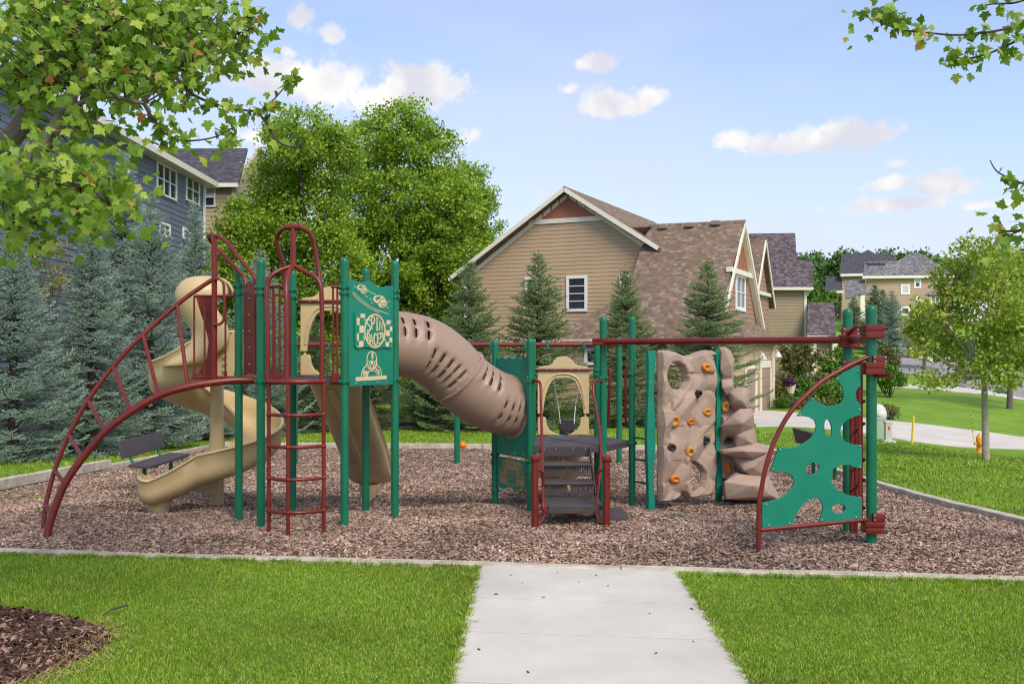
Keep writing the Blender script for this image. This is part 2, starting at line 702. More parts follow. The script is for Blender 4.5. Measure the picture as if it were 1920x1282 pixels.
def lawn_material():
    m = bpy.data.materials.new('lawn_turf')
    m.use_nodes = True
    nt = m.node_tree
    p = nt.nodes['Principled BSDF']
    g = nt.nodes.new('ShaderNodeNewGeometry')

    def nz(sc, det=5, ro=0.6, stretch=None):
        n = nt.nodes.new('ShaderNodeTexNoise')
        n.inputs['Scale'].default_value = sc
        n.inputs['Detail'].default_value = det
        n.inputs['Roughness'].default_value = ro
        if stretch:
            mp_ = nt.nodes.new('ShaderNodeMapping')
            mp_.inputs['Scale'].default_value = stretch
            nt.links.new(g.outputs['Position'], mp_.inputs[0])
            nt.links.new(mp_.outputs[0], n.inputs['Vector'])
        else:
            nt.links.new(g.outputs['Position'], n.inputs['Vector'])
        return n.outputs['Fac']
    rp = nt.nodes.new('ShaderNodeValToRGB')
    rp.color_ramp.elements[0].position = 0.30
    rp.color_ramp.elements[0].color = srgb('#5c7f1f')
    rp.color_ramp.elements[1].position = 0.72
    rp.color_ramp.elements[1].color = srgb('#a0b04a')
    e = rp.color_ramp.elements.new(0.5)
    e.color = srgb('#7ca234')
    nt.links.new(nz(22, 8, 0.75), rp.inputs[0])
    hs = nt.nodes.new('ShaderNodeHueSaturation')
    nt.links.new(rp.outputs[0], hs.inputs['Color'])
    mr = nt.nodes.new('ShaderNodeMapRange')
    mr.inputs['From Min'].default_value = 0.3
    mr.inputs['From Max'].default_value = 0.7
    mr.inputs['To Min'].default_value = 0.78
    mr.inputs['To Max'].default_value = 1.22
    nt.links.new(nz(0.55, 5), mr.inputs['Value'])
    nt.links.new(mr.outputs[0], hs.inputs['Value'])
    mx_ = nt.nodes.new('ShaderNodeMix')
    mx_.data_type = 'RGBA'
    r2 = nt.nodes.new('ShaderNodeMapRange')
    r2.inputs['From Min'].default_value = 0.56
    r2.inputs['From Max'].default_value = 0.74
    r2.inputs['To Max'].default_value = 0.5
    nt.links.new(nz(1.7, 6, 0.65), r2.inputs['Value'])
    nt.links.new(r2.outputs[0], mx_.inputs['Factor'])
    nt.links.new(hs.outputs[0], mx_.inputs[6])
    mx_.inputs[7].default_value = srgb('#8a9a44')
    nt.links.new(mx_.outputs[2], p.inputs['Base Color'])
    p.inputs['Roughness'].default_value = 0.8
    p.inputs['Specular IOR Level'].default_value = 0.15
    bp = nt.nodes.new('ShaderNodeBump')
    bp.inputs['Strength'].default_value = 0.9
    bp.inputs['Distance'].default_value = 0.05
    nt.links.new(nz(45, 6, 0.7), bp.inputs['Height'])
    nt.links.new(bp.outputs[0], p.inputs['Normal'])
    return m


LAWN = lawn_material()
link('lawn', np_mesh('lawn', V, Fq, LAWN, True), kind='structure')


def drape(poly, off, step, name, m, edge=0.05, kind='structure', parent=None, lift=None):
    """a sheet that follows the terrain inside polygon poly (list of (x, y)); its rim is turned down"""
    bm = bmesh.new()
    vs_ = [bm.verts.new((p[0], p[1], 0)) for p in poly]
    bm.faces.new(vs_)
    xs = [p[0] for p in poly]
    ys = [p[1] for p in poly]
    for ax_, lo, hi in ((0, min(xs), max(xs)), (1, min(ys), max(ys))):
        t = math.floor(lo / step) * step + step
        while t < hi:
            co = (t, 0, 0) if ax_ == 0 else (0, t, 0)
            no = (1, 0, 0) if ax_ == 0 else (0, 1, 0)
            bmesh.ops.bisect_plane(bm, geom=bm.verts[:] + bm.edges[:] + bm.faces[:], plane_co=co, plane_no=no, dist=1e-5)
            t += step
    co = np.array([v.co[:] for v in bm.verts])
    z = gzn(co[:, 0], co[:, 1])
    if lift is not None:
        z = z + lift(co[:, 0], co[:, 1])
    for v, zz in zip(bm.verts, z):
        v.co.z = zz + off
    if edge:
        be = [e for e in bm.edges if e.is_boundary]
        r = bmesh.ops.extrude_edge_only(bm, edges=be)
        for g_ in r['geom']:
            if isinstance(g_, bmesh.types.BMVert):
                g_.co.z -= edge + off
    bmesh.ops.recalc_face_normals(bm, faces=bm.faces)
    me = bpy.data.meshes.new(name)
    bm.to_mesh(me)
    bm.free()
    me.materials.append(m)
    return link(name, me, parent, kind=kind) if kind else link(name, me, parent)


# ------------------------------------------------------------------ play bed of wood chips
BED = [(-7.5, 9.28), (5.2, 7.68), (6.35, 24.7), (-7.9, 26.3)]


def chip_ground(name, cols, sc):
    m = bpy.data.materials.new(name)
    m.use_nodes = True
    nt = m.node_tree
    p = nt.nodes['Principled BSDF']
    g = nt.nodes.new('ShaderNodeNewGeometry')
    vo = nt.nodes.new('ShaderNodeTexVoronoi')
    vo.inputs['Scale'].default_value = sc
    vo.inputs['Randomness'].default_value = 1
    mp_ = nt.nodes.new('ShaderNodeMapping')
    mp_.inputs['Scale'].default_value = (1, 1.7, 1)
    mp_.inputs['Rotation'].default_value = (0, 0, 0.6)
    nt.links.new(g.outputs['Position'], mp_.inputs[0])
    nt.links.new(mp_.outputs[0], vo.inputs['Vector'])
    bw = nt.nodes.new('ShaderNodeRGBToBW')
    nt.links.new(vo.outputs['Color'], bw.inputs[0])
    rp = nt.nodes.new('ShaderNodeValToRGB')
    while len(rp.color_ramp.elements) < len(cols):
        rp.color_ramp.elements.new(0.5)
    for i, (e, c) in enumerate(zip(rp.color_ramp.elements, cols)):
        e.position = 0.25 + 0.5 * i / (len(cols) - 1)
        e.color = srgb(c)
    nt.links.new(bw.outputs[0], rp.inputs[0])
    nz = nt.nodes.new('ShaderNodeTexNoise')
    nz.inputs['Scale'].default_value = 0.8
    nz.inputs['Detail'].default_value = 5
    nt.links.new(g.outputs['Position'], nz.inputs['Vector'])
    mr = nt.nodes.new('ShaderNodeMapRange')
    mr.inputs['From Min'].default_value = 0.32
    mr.inputs['From Max'].default_value = 0.62
    mr.inputs['To Min'].default_value = 0.62
    mr.inputs['To Max'].default_value = 1.1
    nt.links.new(nz.outputs['Fac'], mr.inputs['Value'])
    hs = nt.nodes.new('ShaderNodeHueSaturation')
    nt.links.new(rp.outputs[0], hs.inputs['Color'])
    nt.links.new(mr.outputs[0], hs.inputs['Value'])
    nt.links.new(hs.outputs[0], p.inputs['Base Color'])
    p.inputs['Roughness'].default_value = 0.9
    p.inputs['Specular IOR Level'].default_value = 0.2
    bp = nt.nodes.new('ShaderNodeBump')
    bp.inputs['Strength'].default_value = 1.0
    bp.inputs['Distance'].default_value = 0.02
    nt.links.new(bw.outputs[0], bp.inputs['Height'])
    nt.links.new(bp.outputs[0], p.inputs['Normal'])
    return m


CHIPG = chip_ground('wood_chip_bed', ['#544338', '#846f5f', '#a28a7a', '#bca794', '#745e4f'], 34)
MULCHG = chip_ground('bark_mulch_bed', ['#2c1e18', '#47322a', '#5b4137', '#3a2720'], 30)
# the chips lie a few centimetres deep, kicked out at the slide ends, steps and swings
HOLLOWS = [(-4.3, 11.8, .5, .05), (-1.9, 13.9, .6, .06), (.6, 9.6, .45, .04), (.6, 14.6, .6, .05), (1.1, 20.1, .6, .07), (-.1, 20.1, .6, .07), (-2.1, 9.3, .45, .04), (2.3, 11.6, .6, .04), (2.6, 9.2, .5, .03), (-4.5, 9.3, .4, .03), (.1, 11.2, .5, .03)]


def bed_lift(x, y):
    x, y = np.asarray(x, dtype=float), np.asarray(y, dtype=float)
    e = np.full(x.shape, 1e9)
    n = len(BED)
    for i in range(n):
        (x1, y1), (x2, y2) = BED[i], BED[(i + 1) % n]
        L_ = math.hypot(x2 - x1, y2 - y1)
        e = np.minimum(e, ((x2 - x1) * (y - y1) - (y2 - y1) * (x - x1)) / L_)
    ed = np.clip((e - .05) / .6, 0, 1)
    h = .045 + .014 * np.sin(x * 2.3 + 1.3 * np.sin(y * 1.7)) + .010 * np.sin(x * 4.1 - y * 3.3) + .008 * np.sin(x * 7.3 + y * 5.1)
    for hx0, hy0, r0, d0 in HOLLOWS:
        d2 = ((x - hx0) ** 2 + (y - hy0) ** 2) / r0 ** 2
        h = h - d0 * np.exp(-d2) + d0 * .35 * np.exp(-(np.sqrt(d2) - 1.7) ** 2 * 4)
    return np.maximum(h, .002) * ed


drape(BED, 0.012, 0.2, 'wood_chip_bed', CHIPG, edge=0.02, lift=bed_lift)


def inpoly(x, y, poly):
    c = np.zeros(len(x), dtype=bool)
    n = len(poly)
    for i in range(n):
        x1, y1 = poly[i]
        x2, y2 = poly[(i + 1) % n]
        cond = ((y1 > y) != (y2 > y)) & (x < (x2 - x1) * (y - y1) / (y2 - y1 + 1e-12) + x1)
        c ^= cond
    return c


nrg = np.random.default_rng(5)


def hump(x, y):
    return 0.014 * np.sin(x * 2.1 + y * 1.3) + 0.012 * np.sin(x * 3.7 - y * 2.9 + 1)


def scatter_chips(name, m, poly, bands, zoff, smin, smax, parent=None, lift=None):
    Vs, Fs, base = [], [], 0
    xs = [p[0] for p in poly]
    for (y0, y1, dens) in bands:
        w = max(xs) - min(xs)
        n = int(dens * w * (y1 - y0))
        x = nrg.uniform(min(xs), max(xs), n)
        y = nrg.uniform(y0, y1, n)
        k = inpoly(x, y, poly) & (np.abs(x) < (0.54 * y + 2.0)) & (y > 5.0)
        x, y = x[k], y[k]
        n = len(x)
        z = gzn(x, y) + zoff + nrg.uniform(0, 0.022, n) + (lift(x, y) if lift is not None else 0)
        L = nrg.uniform(smin, smax, n) * np.where(y > 14, 1.5, 1)
        W = L * nrg.uniform(0.16, 0.42, n)
        an = nrg.uniform(0, 2 * np.pi, n)
        t1 = nrg.normal(0, 0.28, n)
        t2 = nrg.normal(0, 0.40, n)
        ux, uy, uz = np.cos(an) * np.cos(t1), np.sin(an) * np.cos(t1), np.sin(t1)
        vx, vy, vz = -np.sin(an) * np.cos(t2), np.cos(an) * np.cos(t2), np.sin(t2)
        U = np.stack([ux, uy, uz], -1) * (L / 2)[:, None]
        Wv = np.stack([vx, vy, vz], -1) * (W / 2)[:, None]
        Cn = np.stack([x, y, z], -1)
        tap = nrg.uniform(0.4, 1.0, n)[:, None]
        th = np.zeros((n, 3))
        th[:, 2] = -0.006
        q = np.stack([Cn - U - Wv, Cn + U - Wv * tap, Cn + U + Wv * tap, Cn - U + Wv, Cn + th - U * 0.9 - Wv * .5 + th, Cn + th + U * .8 + Wv * 0.4 + th], 1)
        Vs.append(q.reshape(-1, 3))
        bI = base + np.arange(n) * 6
        Fs.append(np.stack([bI, bI + 1, bI + 2, bI + 3], -1))
        Fs.append(np.stack([bI, bI + 4, bI + 5, bI + 1], -1))
        Fs.append(np.stack([bI + 3, bI + 2, bI + 5, bI + 4], -1))
        base += n * 6
    me = np_mesh(name, np.concatenate(Vs), np.concatenate(Fs), m)
    return link(name, me, parent, kind='stuff')


CHIPM = island_mat('wood_chip_pieces', [(0.0, '#5a453a'), (0.25, '#83695b'), (0.5, '#a58878'), (0.7, '#b89d8c'), (0.86, '#cdb8a8'), (0.94, '#8b6b5b'), (1.0, '#e4d6c6')], 0.85, patch=(0.9, 0.30))
MULCHM = island_mat('bark_mulch_pieces', [(0.0, '#2a1c17'), (0.4, '#48332a'), (0.7, '#61483b'), (0.9, '#86685a'), (1.0, '#b89c84')], 0.9)
scatter_chips('wood_chips', CHIPM, BED, [(7.6, 10.5, 3000), (10.5, 13.5, 1900), (13.5, 18, 800), (18, 26.3, 300)], 0.012, 0.020, 0.050, lift=bed_lift)
# mulch ring round the near maple and beds under the spruces
RING = [(-3.62 + 1.10 * math.cos(a) * (1 + .06 * math.sin(3 * a)), 5.85 + 1.06 * math.sin(a) * (1 + .05 * math.sin(4 * a + 1))) for a in np.linspace(0, 2 * math.pi, 40, endpoint=False)]
drape(RING, 0.010, 0.3, 'mulch_ring', MULCHG, edge=0.02)
scatter_chips('bark_mulch', MULCHM, RING, [(4.7, 7.1, 4600)], 0.014, 0.03, 0.095)
LBED = [(-60, 17.5), (-13, 17.0), (-11.6, 19.3), (-10.2, 23), (-9.6, 27), (-8.6, 31), (-4.8, 35.0), (2, 36.3), (9.2, 36.0), (9.3, 39.5), (1, 43), (-8, 46), (-30, 46), (-60, 46)]
drape(LBED, 0.012, 1.0, 'shrub_bed', MULCHG, edge=0.02)
scatter_chips('shrub_bed_mulch', MULCHM, LBED, [(17, 30, 26)], 0.016, 0.06, 0.14)

# ------------------------------------------------------------------ timber edging
TIMB = mat('weathered_timber', '#b3a895', 0.85, 0.18, 5, bump=0.5, bscale=35, col2='#d0c6b4', dirt=0.35)


def timber_run(name, a, b_, label, h, w=0.13, L=2.4, double=0, slope=True):
    a, b_ = Vector((a[0], a[1], 0)), Vector((b_[0], b_[1], 0))
    tot = (b_ - a).length
    d = (b_ - a).normalized()
    root = thing(name, label, 'edging', (a.x, a.y, gz(a.x, a.y)), 'timber edging round the play area')
    n = max(1, round(tot / L))
    for i in range(n):
        p, q = a + d * (tot * i / n + 0.006), a + d * (tot * (i + 1) / n - 0.006)
        lev = 2 if i in (double if isinstance(double, (list, tuple)) else []) else 1
        for k in range(lev):
            z0, z1 = gz(p.x, p.y), gz(q.x, q.y)
            side = d.cross(Vector((0, 0, 1)))
            jig = rng.uniform(-.012, .012)
            M_ = []
            secs = 5
            mb = MB()
            for s in range(secs):
                t = s / (secs - 1)
                c = p.lerp(q, t)
                zb = z0 + (z1 - z0) * t - 0.06 + k * h
                wv = rng.uniform(-.004, .004)
                hh = h + rng.uniform(-.004, .004)
                sec = [(-w / 2 + .008, 0), (w / 2 - .008, 0), (w / 2, .008), (w / 2 + wv, hh + .052), (w / 2 - .010, hh + .060), (-w / 2 + .010, hh + .060), (-w / 2 + wv, hh + .052), (-w / 2, .008)]
                M_ += [c + side * (x + jig + (0.02 if k else 0)) + Vector((0, 0, zb + z)) for x, z in sec]
            mb.grid(M_, secs, 8, wrap=True)
            mb.f += [tuple(range(7, -1, -1)), tuple((secs - 1) * 8 + j for j in range(8))]
            part(mb, 'timber', TIMB, root, smooth=False)
    return root


timber_run('timber_edging', (-7.9, 9.33), (5.3, 7.67), 'long nearly buried timber border between front lawn and wood chips', 0.035, L=2.3)
timber_run('timber_edging', (-7.55, 9.4), (-7.95, 26.4), 'weathered timber border on the left side beside the bench', 0.10, L=2.5, double=[2, 3])
timber_run('timber_edging', (-7.9, 26.35), (6.4, 24.75), 'far timber border between wood chips and rear lawn', 0.16, L=2.5)
timber_run('timber_edging', (6.4, 24.7), (5.25, 7.8), 'right hand timber border running past the hydrant lawn', 0.09, L=2.4)

# ------------------------------------------------------------------ concrete walk
CONC = mat('pale_concrete', '#c4bdb4', 0.85, 0.06, 1.1, bump=0.2, bscale=90, col2='#d2ccc2', dirt=0.10)
walk = bpy.data.objects.new('sidewalk', None)
COL.objects.link(walk)
walk['kind'] = 'structure'


def walk_edges(Y):
    c = 0.385 + 0.0182 * Y
    return c - 0.813, c + 0.813


ends = [8.20, 7.16, 6.27, 5.3, 4.2, 3.1, 2.0, 0.9, -0.2, -1.3, -2.4, -3.5]
for y1, y0 in zip(ends[:-1], ends[1:]):
    a0, a1 = walk_edges(y1 - .009)
    b0, b1 = walk_edges(y0 + .009)
    t = -0.126
    mb = MB()
    pol = [(b0, y0 + .009 + t * (b0 - .53)), (b1, y0 + .009 + t * (b1 - .53)), (a1, y1 - .009 + t * (a1 - .53)), (a0, y1 - .009 + t * (a0 - .53))]
    if y1 == 8.20:
        pol[2] = (a1, y1 + t * (a1 - .53))
        pol[3] = (a0, y1 + t * (a0 - .53))
    # chamfered slab
    cx = sum(p[0] for p in pol) / 4
    cy = sum(p[1] for p in pol) / 4
    top = [(p[0] + (cx - p[0]) * .0022, p[1] + (cy - p[1]) * .004, 0.024) for p in pol]
    mid = [(p[0], p[1], 0.022) for p in pol]
    bot = [(p[0], p[1], -0.08) for p in pol]
    mb.add(bot + mid + top, [(8, 9, 10, 11)] + [(i, (i + 1) % 4, 4 + (i + 1) % 4, 4 + i) for i in range(4)] + [(4 + i, 4 + (i + 1) % 4, 8 + (i + 1) % 4, 8 + i) for i in range(4)])
    part(mb, 'concrete_slab', CONC, walk, smooth=False)
# debris specks of bark on the slab
mb = MB()
for (px, py) in ((1118, 1084), (958, 1084), (893, 1172), (1218, 1157), (980, 1099), (1045, 1079), (1297, 1148), (1085, 1097), (930, 1120), (898, 1225), (1019, 1126), (1300, 1210), (1140, 1104), (990, 1268), (1230, 1232)):
    p = onground(px, py)
    an = rng.uniform(0, 6.28)
    L = rng.uniform(.010, .035)
    mb.bbox((p.x, p.y, 0.028), (L, L * .35, .006), .0015, rz=an, seg=1)
o = struct(mb, 'bark_specks', MULCHM, kind='stuff')

# ------------------------------------------------------------------ driveway, road, far walks
ASPH = mat('worn_asphalt', '#8d8688', 0.9, 0.10, 0.6, bump=0.2, bscale=8, col2='#9a9394')


def gpoly(pts, off, step, name, m, edge=0.03):
    pl = []
    for q in pts:
        if len(q) == 2 and q[0] is not None and abs(q[0]) > 60:
            g_ = onground(*q)
            pl.append((g_.x, g_.y))
        else:
            pl.append((q[1], q[2]))
    return drape(pl, off, step, name, m, edge)


gpoly([(1418, 800), (1480, 800), (1560, 805), (1700, 826), (1800, 838), (1900, 842), ('w', 30, 33), ('w', 30, 40.5), (1915, 820), (1860, 812), (1760, 799), (1640, 787), (1560, 780), (1450, 771), (1405, 771)], 0.03, 0.5, 'driveway', CONC)
gpoly([(1662, 726), (1740, 731), (1835, 739), (1960, 756), (1960, 748), (1835, 731), (1740, 724), (1662, 719)], 0.04, 0.5, 'street_sidewalk', CONC)
gpoly([(1686, 700), (1760, 712), (1880, 738), (1980, 762), (2150, 780), (2150, 720), (1980, 720), (1900, 706), (1800, 690), (1720, 674), (1688, 668), (1676, 676)], 0.06, 1.0, 'road', ASPH)
gpoly([(1660, 668), (1688, 668), (1720, 674), (1800, 690), (1900, 706), (1980, 720), (1980, 712), (1900, 700), (1800, 684), (1720, 668), (1690, 663), (1655, 663)], 0.16, 1.0, 'road_kerb', CONC, edge=0.12)
gpoly([(1672, 655), (1720, 662), (1800, 678), (1900, 696), (1980, 708), (1980, 700), (1900, 690), (1800, 672), (1720, 657), (1672, 649)], 0.07, 1.0, 'far_sidewalk', CONC)

# ------------------------------------------------------------------ grass blades
GRASSM = island_mat('grass_blades', [(0.0, '#567a1c'), (0.3, '#789c26'), (0.6, '#94b436'), (0.85, '#acc24c'), (0.95, '#c2be68'), (1.0, '#d4c490')], 0.55, trans=0.35, spec=0.25, patch=(0.7, 0.22))
WALKP = [(walk_edges(-4)[0] - .0, -4), (walk_edges(-4)[1], -4), (walk_edges(9)[1], 8.2 - .13 * .9), (walk_edges(9)[0], 8.2 + .13 * .8)]


def blades(y0, y1, dens, hmin, hmax, wd, xlim=None, excl=()):
    w = 2 * (0.54 * y1 + 2.1)
    n = int(dens * w * (y1 - y0))
    x = nrg.uniform(-w / 2, w / 2, n)
    y = nrg.uniform(y0, y1, n)
    k = np.abs(x) < 0.53 * y + 2.0
    for e in excl:
        k &= ~inpoly(x, y, e)
    if xlim is not None:
        k &= xlim(x, y)
    x, y = x[k], y[k]
    n = len(x)
    z = gzn(x, y)
    h = nrg.uniform(hmin, hmax, n) * (1 + .25 * np.sin(x * 1.7 + 2 * np.sin(y * 1.1)))
    an = nrg.uniform(0, 2 * np.pi, n)
    le = nrg.uniform(0.1, 0.75, n)
    la = nrg.uniform(0, 2 * np.pi, n)
    s = np.stack([np.cos(an), np.sin(an), np.zeros(n)], -1) * (wd * nrg.uniform(.7, 1.3, n))[:, None]
    ld = np.stack([np.cos(la) * le, np.sin(la) * le, np.zeros(n)], -1)
    up = np.array([0, 0, 1.0])
    Cn = np.stack([x, y, z], -1)
    m1 = Cn + up * (h * .6)[:, None] + ld * (h * .35)[:, None]
    tp = Cn + up * (h * (1 - .35 * le))[:, None] + ld * (h * 1.0)[:, None]
    q = np.stack([Cn - s, Cn + s, m1 + s * .8, m1 - s * .8, tp], 1)
    return q.reshape(-1, 3), n


Vs, F4, F3, base = [], [], [], 0
bedg = [(-7.5, 9.33), (5.2, 7.73), (6.4, 24.7), (-7.9, 26.3)]
HALF = RING
jobs = [(5.1, 6.6, 11500, .014, .034, .0022), (6.6, 9.4, 7000, .014, .034, .0026), (9.4, 14, 1100, .02, .04, .005), (14, 20, 360, .03, .055, .009), (20, 34, 170, .03, .06, .014)]
for (y0, y1, de, h0, h1, wd) in jobs:
    q, n = blades(y0, y1, de, h0, h1, wd, excl=(bedg, WALKP, RING, LBED), xlim=(lambda x, y: ~((y > 29.5) & (x > 7.5))) if y1 > 30 else None)
    Vs.append(q)
    bI = base + np.arange(n) * 5
    F4.append(np.stack([bI, bI + 1, bI + 2, bI + 3], -1))
    F3.append(np.stack([bI + 3, bI + 2, bI + 4, bI + 4], -1)[:, :3])
    base += n * 5
fr = []
for (xa, ya, xb, yb, n_) in ((walk_edges(5)[0], 5.0, walk_edges(8.2)[0], 8.33, 2600), (walk_edges(5)[1], 5.0, walk_edges(8.2)[1], 8.07, 2600), (-4.9, 8.86, walk_edges(8.2)[0], 8.30, 2600), (walk_edges(8.2)[1], 8.02, 4.6, 7.66, 2200)):
    t = nrg.uniform(0, 1, n_)
    cl_ = (np.sin(t * 61) + np.sin(t * 143 + 1)) > -0.6
    t = t[cl_]
    x = xa + (xb - xa) * t + nrg.normal(0, .012, len(t))
    y = ya + (yb - ya) * t + nrg.normal(0, .012, len(t))
    h = nrg.uniform(.025, .065, len(t))
    an = nrg.uniform(0, 6.28, len(t))
    C0 = np.stack([x, y, np.full(len(t), .012)], -1)
    S_ = np.stack([np.cos(an), np.sin(an), 0 * an], -1) * .003
    le = nrg.normal(0, .6, (len(t), 3)) * h[:, None]
    le[:, 2] = h * .8
    q = np.stack([C0 - S_, C0 + S_, C0 + le * .6 + S_ * .7, C0 + le * .6 - S_ * .7, C0 + le * np.array([1.1, 1.1, .95])], 1).reshape(-1, 3)
    Vs.append(q)
    bI = base + np.arange(len(t)) * 5
    F4.append(np.stack([bI, bI + 1, bI + 2, bI + 3], -1))
    F3.append(np.stack([bI + 3, bI + 2, bI + 4], -1))
    base += len(t) * 5
Vg = np.concatenate(Vs)
f4 = np.concatenate(F4)
f3 = np.concatenate(F3)
tri = np.concatenate([f4[:, [0, 1, 2]], f4[:, [0, 2, 3]], f3])
link('grass', np_mesh('grass', Vg, tri, GRASSM), kind='stuff')
# straw-coloured dead grass at the mulch ring's edge
STRAW = island_mat('dry_grass_blades', [(0, '#a58a54'), (.5, '#c9ac72'), (1, '#e0cb98')], 0.7, trans=0.2)
rx = -3.62 + 1.12 * np.cos(np.linspace(-1.25, .75, 1500)) + nrg.normal(-.02, .12, 1500)
ry = 5.85 + 1.06 * np.sin(np.linspace(-1.25, .75, 1500)) + nrg.normal(0, .10, 1500)
n = len(rx)
an = nrg.uniform(0, 6.28, n)
L = nrg.uniform(.03, .09, n)
C0 = np.stack([rx, ry, np.full(n, .02) + nrg.uniform(0, .02, n)], -1)
D = np.stack([np.cos(an), np.sin(an), nrg.uniform(0, .5, n)], -1) * L[:, None]
S = np.stack([-np.sin(an), np.cos(an), np.zeros(n)], -1) * .002
q = np.stack([C0 - S, C0 + S, C0 + D], 1).reshape(-1, 3)
link('dry_grass', np_mesh('dry_grass', q, np.arange(3 * n).reshape(-1, 3), STRAW), kind='stuff')
# ================================================================== play structure
PS = thing('play_structure', 'red, green and tan playground climber with two decks, slides and rock wall', 'playground', (-0.5, 11.0, 0.0))
PR = 0.042


def bolt(c, n, r=0.011, mb=None):
    n = Vector(n).normalized()
    q = Vector((0, 0, 1)).rotation_difference(n).to_matrix()
    (mb or MB()).lathe([(r, 0), (r, r * .35), (r * .7, r * .75), (0.001, r * .9)], c, 8, q)


def post(x, y, zt, clamps=(), zb=None, r=PR, m=GREEN, parent=PS):
    zb = gz(x, y) - 0.15 if zb is None else zb
    mb = MB()
    mb.lathe([(r, zb), (r, zt - r * 1.1)], (x, y, 0), 20, cap=False)
    o = part(mb, 'post', m, parent)
    mb = MB()
    k = 20
    prof = [(r * 1.06, zt - r * 1.7), (r * 1.06, zt - r * .9)] + [(r * 1.06 * math.cos(t), zt - r * .9 + r * .9 * math.sin(t)) for t in (.3, .6, .9, 1.2, 1.45)] + [(.001, zt)]
    mb.lathe(prof, (x, y, 0), k)
    part(mb, 'post_cap', m, o)
    for cz in clamps:
        mb = MB()
        mb.lathe([(r + .001, cz - .022), (r + .012, cz - .020), (r + .014, cz), (r + .012, cz + .020), (r + .001, cz + .022)], (x, y, 0), 16, cap=False)
        for a in (-2.2, -0.8, 0.9):
            d = Vector((math.cos(a), math.sin(a), 0))
            c = Vector((x, y, cz)) + d * (r + .018)
            mb.bbox(c, (.030, .022, .034), .006, rz=a, seg=1)
            bolt(c + Vector((0, -.012, 0)), (0.1, -1, .1), .008, mb)
        part(mb, 'post_clamp', m, o)
    return o


# ---- hexagonal decks
def hexpts(xl, yf, s, rear=0.0):
    return dict(FL=Vector((xl, yf, 0)), FR=Vector((xl + s, yf, 0)), MR=Vector((xl + 1.5 * s, yf + .866 * s, 0)), RR=Vector((xl + s + rear, yf + 1.732 * s, 0)),
                RL=Vector((xl + rear, yf + 1.732 * s, 0)), ML=Vector((xl - .5 * s, yf + .866 * s, 0)))


S6 = 0.841
A = hexpts(-2.523, 10.0, S6)
B = hexpts(0.213, 11.5, S6, 0.055)
ZA, ZB = 1.525, 0.711
zpost = {'FL': 2.735, 'FR': 2.747, 'ML': 2.74, 'MR': 2.785, 'RR': 2.765, 'RL': 2.735}
for k, p in A.items():
    post(p.x, p.y, zpost[k], clamps=(ZA - .02, 2.39 + (.04 if k in ('ML', 'RL') else 0), 2.45 + (.06 if k in ('ML', 'RL') else 0)))
zb_ = {'FL': 1.955, 'FR': 2.21, 'ML': 1.945, 'MR': 2.235, 'RR': 1.965, 'RL': 1.955}
cl = {'FL': (.545, 1.46, 1.50), 'FR': (.545, 1.50), 'ML': (ZB - .17, .45, .10, 1.46), 'MR': (ZB - .03, 1.53), 'RR': (.55, 1.50, 1.56), 'RL': (.55, 1.5)}
for k, p in B.items():
    post(p.x, p.y, zb_[k], clamps=cl[k])


def deck(H, z, th):
    c = sum(H.values(), Vector()) / 6
    ring = [H[k] + (c - H[k]).normalized() * 0.015 for k in ('FL', 'FR', 'MR', 'RR', 'RL', 'ML')]
    mb = MB()
    mb.prism([[(p.x, p.y) for p in ring]], th, (0, 0, z - th), (1, 0, 0), (0, 1, 0), (0, 0, 1))
    o = part(mb, 'deck', DECKM, PS, smooth=False)
    # raised tread strips on the deck
    for i in range(3):
        a, b_ = ring[i], ring[i + 3]
        d = (b_ - a).normalized()
        m2 = MB()
        m2.box(((a + b_) / 2) + Vector((0, 0, z + .002)), ((b_ - a).length * .94, .008, .004), rz=math.atan2(d.y, d.x))
        part(m2, 'deck_seam', DECKM, o, smooth=False)
    return o


dA = deck(A, ZA, 0.055)
dB = deck(B, ZB, 0.075)

# ---- ladder climber with curved rungs on the front of the tall tower
lad = MB()
LX = [(-2.369, 9.70), (-2.148, 9.55), (-1.835, 9.70)]


def bowpts(z, n=10, ext=0.0):
    a, c, b_ = [Vector((x, y, z)) for x, y in LX]
    out = []
    for i in range(n + 1):
        t = i / n
        # circle-like arc through the three pipes
        q = a.lerp(b_, t)
        tc_ = (c.x - a.x) / (b_.x - a.x)
        bow = 0.155
        s = 1 - ((t - 0.46) / 0.54) ** 2 if t > .46 else 1 - ((t - 0.46) / 0.46) ** 2
        out.append(Vector((q.x, q.y - bow * s, z)))
    return out


holder = MB()
holder.tube([(LX[0][0], LX[0][1], -.1), (LX[0][0], LX[0][1], 1.50)], .020, 10)
ladder = part(holder, 'ladder_climber', RED, PS)
for (x, y) in LX[1:]:
    mb = MB()
    mb.tube([(x, y, -.1), (x, y, 1.50)], .020, 10)
    part(mb, 'ladder_upright', RED, ladder)
for py in (715, 777, 836, 896, 957):
    z = CH - (py - YH) * 9.68 / F
    mb = MB()
    mb.tube(bowpts(z), .0175 if py > 715 else .024, 10)
    for (x, y) in LX:
        mb.sphere((x, y, z), .0265, 10, 6)
    part(mb, 'ladder_rung', RED, ladder)
# arched top of the ladder: two side hoops, centre pipe, stub and loop
YT = 9.76


def pxpath(pts, Y, n=6):
    return bez([PX(x, y, Y if not isinstance(Y, (list, tuple)) else Y[i]) for i, (x, y) in enumerate(pts)], n)


